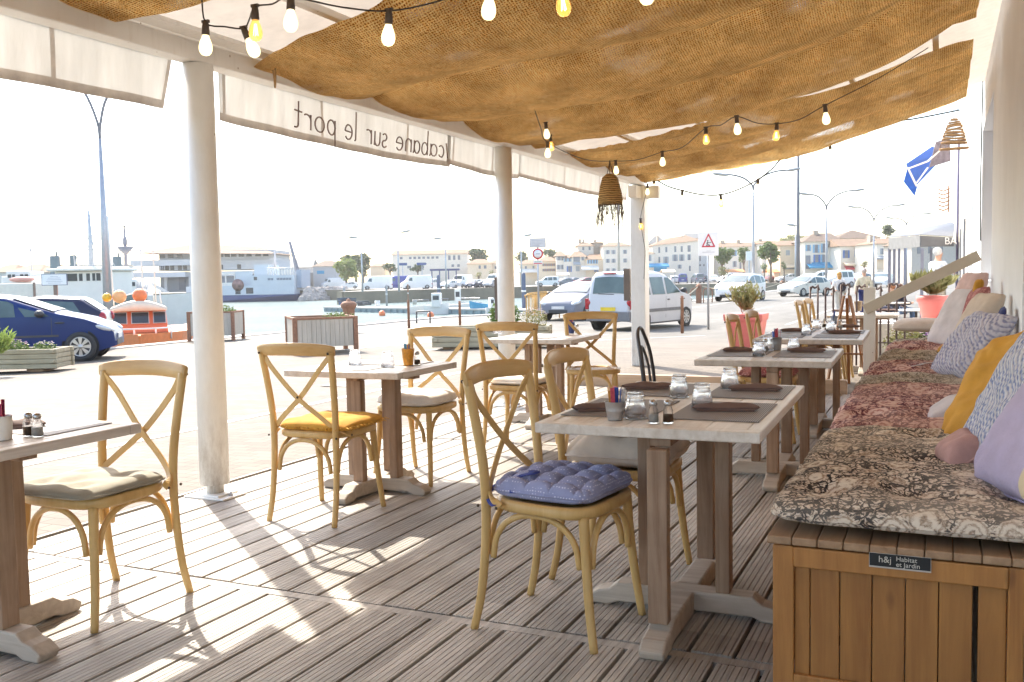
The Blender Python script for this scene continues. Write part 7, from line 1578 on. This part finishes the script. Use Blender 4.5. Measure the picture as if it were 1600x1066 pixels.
tree('leafy plane tree half behind the warning sign', 1128, 383, 414, 36, 170, G1, 1500); tree('smaller plane tree between warning sign and double lamp', 1162, 385, 412, 24, 172, G1, 900)
tree('round plane tree with a clear trunk right of the double lamp', 1204, 376, 412, 38, 158, G1, 1700); tree('low green bush under the billboard', 1131, 416, 430, 20, 160, G2, 400)
tree('yellowish trees rising behind the cream house', 1242, 368, 380, 56, 260, leafm('leaf yellow', (.20, .20, .07), (.40, .38, .18)), 900); tree('small clipped tree beside the cream house', 1225, 408, 422, 9, 155, G1, 250); tree('clipped shrub left of the cream house', 1194, 410, 425, 12, 155, G1, 300)
tree('dark rounded tree above the gable at right', 1386, 351, 371, 25, 200, G3, 900); tree('pale palm-like bush before the cobalt-shuttered shop', 1350, 404, 418, 16, 140, G2, 300)
# ---------------------------------------------------------------- far parked vehicles (low detail prototypes)
wh_ = white_p; FZ = -.445
hullv = [(2.7, .5), (2.68, .95), (2.4, 1.15), (1.75, 1.55), (1.35, 2.25), (.9, 2.4), (-2.6, 2.4), (-2.72, 2.2), (-2.75, .5)]
vwf = [[(1.62, 1.5), (.9, 1.4), (.9, 2.0), (1.3, 2.0)]]
def far(fn): return fn
def bv(col, label): return car(label, 'cars and vans parked across the harbour', col, (0, 0, -50), 0, hullv, (1.75, -1.75), 1.0, 1.4, .36, vwf, (3, 4), None, detail=False, lights=True, cat='van')
def bc(col, label, prof=hatch, win=hwin): return car(label, 'cars and vans parked across the harbour', col, (0, 0, -50), 0, prof, (1.25, -1.25), .86, .96, .31, win, (4, 5), 8, detail=False)
def bs_(col, label): return car(label, 'cars and vans parked across the harbour', col, (0, 0, -50), 0, van, (1.32, -1.36), .86, 1.04, .32, vwin, (4, 5), 8, detail=False, cat='van')
blue_v = paint('van blue', (.06, .08, .28))
PROT = {}
def place(kind, col, x, dep, ang, label):
    """ang 0: side-on nose left; 90: nose toward camera; -90 away; 180 side-on nose right"""
    key = (kind, col); d = ray(x, 440); v = V((-d.x, -d.y, 0)).normalized(); l = V((v.y, -v.x, 0)); l = l if l.dot(_r) < 0 else -l; h = l*cos(rad(ang))+v*sin(rad(ang)); rz = atan2(h.y, h.x); c = pd(x, 440, dep)
    cm = {'w': white_p, 'b': blue_v, 'r': red_p, 'g': grey_p, 's': silver_p, 'k': dkblue_p}[col]
    if key not in PROT: PROT[key] = {'V': bv, 'C': bc, 'S': bs_}[kind](cm, label); o = PROT[key]; o['label'] = label
    else: o = dup(PROT[key], label=label)
    o.location = (c.x, c.y, FZ); o.rotation_euler = (0, 0, rz); return o
FC = [('V', 'w', 589, 168, 0, 'large white panel van side-on across the harbour, leftmost'), ('V', 'b', 622, 172, 20, 'blue and purple van between the two side-on white vans'), ('V', 'w', 650, 166, 15, 'white panel van with its rear door open side, right of the blue one'),
      ('S', 'w', 674, 180, 60, 'white van behind the navy pile'), ('C', 'w', 700, 168, 60, 'white hatchback facing the water right of the navy pile'), ('V', 'w', 722, 176, 62, 'big white van nosing out before the shelter'), ('C', 'w', 740, 175, 30, 'white car with a sloping bonnet beside the big white van'),
      ('C', 'k', 737, 168, 80, 'dark car in front of the white ones'), ('C', 's', 757, 170, 20, 'silver car left of the middle post'), ('V', 'w', 776, 172, 55, 'white van partly behind the middle round post'), ('C', 'g', 764, 168, 80, 'grey car beside the middle round post'),
      ('S', 'w', 855, 170, 8, 'small white window van right of the no-parking pole'), ('C', 'g', 880, 172, 40, 'grey car behind the small boats'), ('C', 'r', 912, 172, 40, 'maroon car above the silver hatchback'), ('C', 's', 931, 175, 30, 'silver car left of the silver leisure van roof'), ('C', 'k', 893, 178, 60, 'dark car left of the maroon one'),
      ('S', 'b', 1067, 175, -90, 'small blue and white van seen from behind'), ('S', 's', 1090, 173, -75, 'grey van seen from behind near the warning sign pole'), ('S', 'w', 1138, 166, 40, 'white van nosing right of the warning sign pole'), ('C', 'k', 1101, 178, -90, 'dark car beside the grey van'), ('C', 'w', 1052, 180, -80, 'white car above the cycle rack'), ('C', 'w', 1115, 184, 90, 'pale car behind the warning sign pole'),
      ('C', 'r', 1207, 165, 60, 'maroon car under the round plane tree'), ('C', 'w', 1178, 170, 90, 'white car at the foot of the nearest double lamp'), ('C', 'w', 1230, 158, 30, 'white car left of the tall mast'), ('S', 'w', 1283, 120, 15, 'white van before the bright blue shop'), ('S', 'w', 1306, 98, 50, 'white van right of the bright blue shop front'), ('C', 'w', 1262, 135, 60, 'white car right of the tall mast'), ('C', 's', 1340, 110, 60, 'silver car beyond the walking man'), ('C', 'w', 1378, 95, 80, 'white car left of the canopy posts'), ('C', 'g', 1325, 125, 70, 'grey car by the cobalt-shuttered shop'), ('C', 'w', 1216, 175, 80, 'white car behind the maroon one'),
      ('V', 'w', 520, 215, 20, 'small distant white van near the gabled shed'), ('C', 'w', 545, 200, 0, 'distant white car below the lime green tree'), ('C', 'w', 960, 178, 60, 'white car at the foot of the timber mast'), ('C', 'g', 1024, 182, 90, 'grey car behind the leisure van roof')]
for a in FC: place(*a)
# orange shade roofs / parasols in front of the houses
for k, (x0, x1, y, dep, mt, l) in enumerate(((1136, 1165, 421, 168, plain('orange canvas', (.75, .30, .12), .8), 'long orange cafe awning in front of the plane trees'), (1200, 1220, 421, 160, MATS['orange canvas'], 'orange cafe awning under the round plane tree'), (1036, 1056, 421, 172, house_cream, 'cream market stall before the big white house'), (870, 890, 426, 185, house_cream, 'pale hoarding before the shuttered houses'), (1320, 1352, 428, 105, white_b, 'white parasol row beyond the walking couple'))):
    q = dep/F; c = pd((x0+x1)/2, 440, dep); t = thing('cafe_awning', l, 'awning', (c.x, c.y, -.45), YAW); zt = pd((x0+x1)/2, y, dep).z+.45; w_ = (x1-x0)/2*q
    m_ = MB(); m_.add([(-w_, 0, zt-.5), (w_, 0, zt-.5), (w_, 2, zt), (-w_, 2, zt), (w_, 4, zt-.5), (-w_, 4, zt-.5)], [(0, 1, 2, 3), (3, 2, 4, 5)]); m_.build('canvas', mt, t, solid=.06)
    for x in (-w_*.9, w_*.9): m_ = MB(); m_.tube([(x, .3, 0), (x, .3, zt-.5)], .08, 5); m_.build('pole', grey_metal, t)
# ---------------------------------------------------------------- terrace canopy at right
zc = lambda y, d_: pd(1420, y, d_).z+.43
dep = 34.; q = dep/F; c = pd(1388, 440, dep); t = thing('terrace_canopy', 'grey canvas terrace canopy on slim posts, lettered in white at its right end', 'canopy', (c.x, c.y, -.43), 0)
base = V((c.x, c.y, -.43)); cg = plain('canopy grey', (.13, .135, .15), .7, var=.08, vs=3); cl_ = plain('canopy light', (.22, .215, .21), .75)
def W_(x, y, d_): return pd(x, y, d_)-base
A1, A2 = W_(1389, 372, 34), W_(1438, 368, 31); B1, B2 = W_(1389, 390, 34), W_(1438, 386, 31); C1, C2 = W_(1486, 364, 24), W_(1486, 385, 24)
C1, C2 = W_(1490, 371, 31.5), W_(1490, 385, 31.5)
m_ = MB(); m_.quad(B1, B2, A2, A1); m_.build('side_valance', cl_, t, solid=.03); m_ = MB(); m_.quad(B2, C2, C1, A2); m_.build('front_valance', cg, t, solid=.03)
r1, r2 = W_(1395, 366, 44), W_(1486, 347, 40)
m_ = MB(); m_.quad(A1+V((0, 0, .02)), A2+V((0, 0, .02)), r2, r1); m_.quad(A2+V((0, 0, .02)), C1+V((0, 0, .02)), W_(1492, 350, 38), r2); m_.build('roof_canvas', cg, t, solid=.02)
for x, d_ in ((1390, 34), (1397.5, 38), (1405, 42), (1414, 46), (1441, 31), (1455, 40)):
    p = W_(x, 388, d_); m_ = MB(); m_.b2((p.x-.05, p.y-.05, 0), (p.x+.05, p.y+.05, p.z)); m_.build('post', plain('violet grey', (.30, .29, .34), .5), t)
p = W_(1475.5, 383, 31.4); o = text3d('BA', .34, p+V((0, -.05, .02)), (rad(90), 0, YAW), sign_w, 'lettering', t, .004)
# blue shop awning folded on the facade
t = thing('blue_awning', 'folded blue shop awning with white arms high beyond the rope lampshade', 'awning', pd(1450, 260, 24)); b_ = t.location.copy()
blm = cloth('awning blue', (.03, .13, .50), .7, trans=.3, weave=60, bumpst=.05)
def P_(x, y, d_=24): return pd(x, y, d_)-b_
m_ = MB(); m_.quad(P_(1416, 256), P_(1456, 229, 26), P_(1480, 240, 26), P_(1430, 292)); m_.quad(P_(1412, 284), P_(1418, 262), P_(1433, 293), P_(1429, 306)); m_.build('canvas', blm, t, solid=.02)
m_ = MB(); m_.bar(P_(1418, 264), P_(1450, 252), .03, .04); m_.bar(P_(1450, 252), P_(1472, 232), .03, .04); m_.bar(P_(1418, 262), P_(1432, 291), .04, .05); m_.bar(P_(1432, 286), P_(1450, 262), .03, .03); m_.build('arm', white_b, t)
m_ = MB(); m_.quad(P_(1452, 262), P_(1485, 252), P_(1484, 215), P_(1462, 222)); m_.build('netting', plain('net mauve', (.20, .17, .20), .9, var=.3, vs=12), t, solid=.02)
t = thing('shop_sign', 'wiry wrought sign on the facade above the canopy', 'sign', pd(1474, 310, 26), YAW); m_ = MB(); q = 26/F
for i in range(6): m_.tube([(-8*q, 0, (14-i*6)*q), (0, 0, (11-i*6)*q), (10*q, 0, (15-i*6)*q)], .02, 4)
m_.tube([(8*q, 0, -22*q), (8*q, 0, 20*q)], .02, 4); m_.build('ironwork', rust_metal, t)
# ---------------------------------------------------------------- people
skin = plain('skin', (.62, .36, .25), .6, var=.05)
def skinned(name, verts, edges, mat, parent, sub=1):
    me = bpy.data.meshes.new(name); me.from_pydata([v[:3] for v in verts], edges, []); o = bpy.data.objects.new(name, me); COL.objects.link(o); me.materials.append(mat)
    md = o.modifiers.new('k', 'SKIN'); 
    for i, v in enumerate(verts): r = v[3]; ry = v[4] if len(v) > 4 else r; me.skin_vertices[0].data[i].radius = (r, ry); me.skin_vertices[0].data[i].use_root = (i == 0)
    md.use_smooth_shade = True; m2 = o.modifiers.new('s', 'SUBSURF'); m2.levels = m2.render_levels = sub; o.parent = parent; return o
def person(label, loc, rz, H=1.7, top=(.7, .68, .62), bottom=(.05, .06, .14), hair=(.3, .16, .06), bag=None, sit=False, arm='down', walk=.15, hairlong=0.):
    t = thing('person', label, 'person', loc, rz); k = H/1.7; t.scale = (k, k, k); dz = -.45 if sit else 0
    hipz = .92+dz; s_ = walk
    kn = ((.10, .38, hipz-.02), (.10, .40, hipz-.46)) if sit else None
    V_ = [(0, 0, hipz, .13, .11), (0, 0, hipz+.18, .13, .10), (0, .01, hipz+.40, .17, .11), (0, 0, hipz+.50, .10, .08), (0, .01, hipz+.58, .055), (0, .02, hipz+.66, .085, .10), (0, .03, hipz+.75, .075, .09)]
    E_ = [(0, 1), (1, 2), (2, 3), (3, 4), (4, 5), (5, 6)]
    for sg in (-1, 1):
        b = len(V_)
        if sit: L = [(.10*sg, .04, hipz, .09), (.11*sg, .40, hipz+.01, .065), (.11*sg, .42, hipz-.40, .045), (.11*sg, .52, hipz-.44, .04)]
        else: L = [(.10*sg, 0, hipz-.04, .09), (.10*sg, .05+s_*sg*.5, hipz-.46, .06), (.10*sg, s_*sg, .07, .04), (.10*sg, s_*sg+.13, .035, .035)]
        V_ += L; E_ += [(0, b), (b, b+1), (b+1, b+2), (b+2, b+3)]
        b = len(V_)
        if arm == 'front': A_ = [(.19*sg, 0, hipz+.46, .055), (.22*sg, .08, hipz+.22, .042), (.12*sg, .30, hipz+.22, .034), (.09*sg, .38, hipz+.24, .035)]
        else: A_ = [(.19*sg, 0, hipz+.46, .055), (.25*sg, -.02-s_*sg*.3, hipz+.20, .042), (.25*sg, .06-s_*sg*.5, hipz-.04, .034), (.25*sg, .08-s_*sg*.5, hipz-.12, .035)]
        V_ += A_; E_ += [(2, b), (b, b+1), (b+1, b+2), (b+2, b+3)]
    body = skinned('body', V_, E_, skin, t)
    def cl(idx, edges, mt, name, g=.022):
        vs = [tuple(list(V_[i][:3])+[V_[i][3]+g, (V_[i][4] if len(V_[i]) > 4 else V_[i][3])+g]) for i in idx]; return skinned(name, vs, [(idx.index(a), idx.index(b)) for a, b in edges], mt, t)
    cl([0, 7, 8, 9, 15, 16, 17], [(0, 7), (7, 8), (8, 9), (0, 15), (15, 16), (16, 17)], cloth('trouser %s' % (bottom,), bottom), 'trousers')
    cl([0, 1, 2, 3, 11, 12, 13, 19, 20, 21], [(0, 1), (1, 2), (2, 3), (2, 11), (11, 12), (12, 13), (2, 19), (19, 20), (20, 21)], cloth('top %s' % (top,), top), 'shirt', .03)
    m_ = MB(); m_.ell((0, -.01, hipz+.735), (.092, .105, .105), 14)
    if hairlong: m_.ell((0, -.05, hipz+.64), (.085, .06, .12+hairlong), 12)
    m_.build('hair', plain('hair %s' % (hair,), hair, .6, var=.2, vs=30), t)
    m_ = MB(); m_.ell((0, .115, hipz+.70), (.014, .02, .02), 8); m_.build('nose', skin, t)
    if bag: m_ = MB(); m_.ell((.05, -.17, hipz+.22), (.17, .07, .20), 12, rot=(0, rad(20), 0)); bg_ = m_.build('bag', cloth('bag', bag), t)
    return t
aw_ = YAW
def ppl(label, x, yfeet, dep, rz, **k):
    c = pd(x, 440, dep); return person(label, (c.x, c.y, k.pop('z', -.43)), rz, **k)
ppl('woman walking away in a white top with a black shoulder bag', 1311, 0, 36, YAW+.1, H=1.62, top=(.74, .72, .72), bottom=(.6, .56, .5), hair=(.50, .26, .07), bag=(.02, .02, .04), hairlong=.02)
ppl('man walking away in a cream sweater and navy trousers', 1350, 0, 34.5, YAW-.1, H=1.74, top=(.70, .62, .46), bottom=(.025, .03, .12), hair=(.55, .45, .40))
ppl('person in dark clothes seated under the canopy edge', 1394, 0, 30, YAW+1.2, sit=True, arm='front', top=(.04, .05, .08), bottom=(.05, .05, .08), hair=(.30, .12, .05), H=1.65, z=-.43)
ppl('dark-haired woman with a pale blue scarf seated under the canopy', 1407, 0, 29, YAW-1.6, sit=True, arm='front', top=(.03, .03, .05), bottom=(.1, .15, .25), hair=(.10, .04, .02), hairlong=.06, H=1.65)
ppl('white-haired man in a white shirt standing near the facade', 1465, 0, 24, YAW-1.3, z=-.14, arm='front', top=(.66, .70, .80), bottom=(.4, .36, .3), hair=(.66, .64, .62), H=1.9, walk=.05)
ppl('person with dark hair glimpsed over the silver van bonnet', 1026, 0, 48, YAW+2.6, top=(.35, .10, .10), bottom=(.1, .1, .12), hair=(.10, .05, .03), H=1.72, walk=.05)
# terrace furniture beyond (white cafe tables under the canopy)
for k, (x, y, d_, l) in enumerate(((1432, 470, 22, 'pale cafe table beyond the red pot'), (1398, 468, 27, 'pale cafe table by the seated pair'))):
    c = pd(x, 440, d_); t = thing('cafe_table', l, 'table', (c.x, c.y, -.4), YAW); m_ = MB(); m_.lathe((0, 0, 0), [(.42, .70), (.42, .73), (.01, .73)], 20); m_.build('top', white_b, t); m_ = MB(); m_.tube([(0, 0, .03), (0, 0, .70)], .03, 8); m_.lathe((0, 0, 0), [(.22, 0), (.2, .03), (.01, .04)], 14); m_.build('pedestal', dark_metal, t)
# ---------------------------------------------------------------- haze
hz_m = nmat('air'); g = N(hz_m); vol = g.n('ShaderNodeVolumePrincipled', {'Color': (1., .92, .84, 1), 'Density': .0005}); o_ = g.n('ShaderNodeOutputMaterial'); g.l(vol.outputs[0], o_.inputs['Volume'])
m_ = MB(); m_.b2((-420, -40, -3.6), (60, 330, 26)); tag(m_.build('haze', hz_m), kind='stuff')
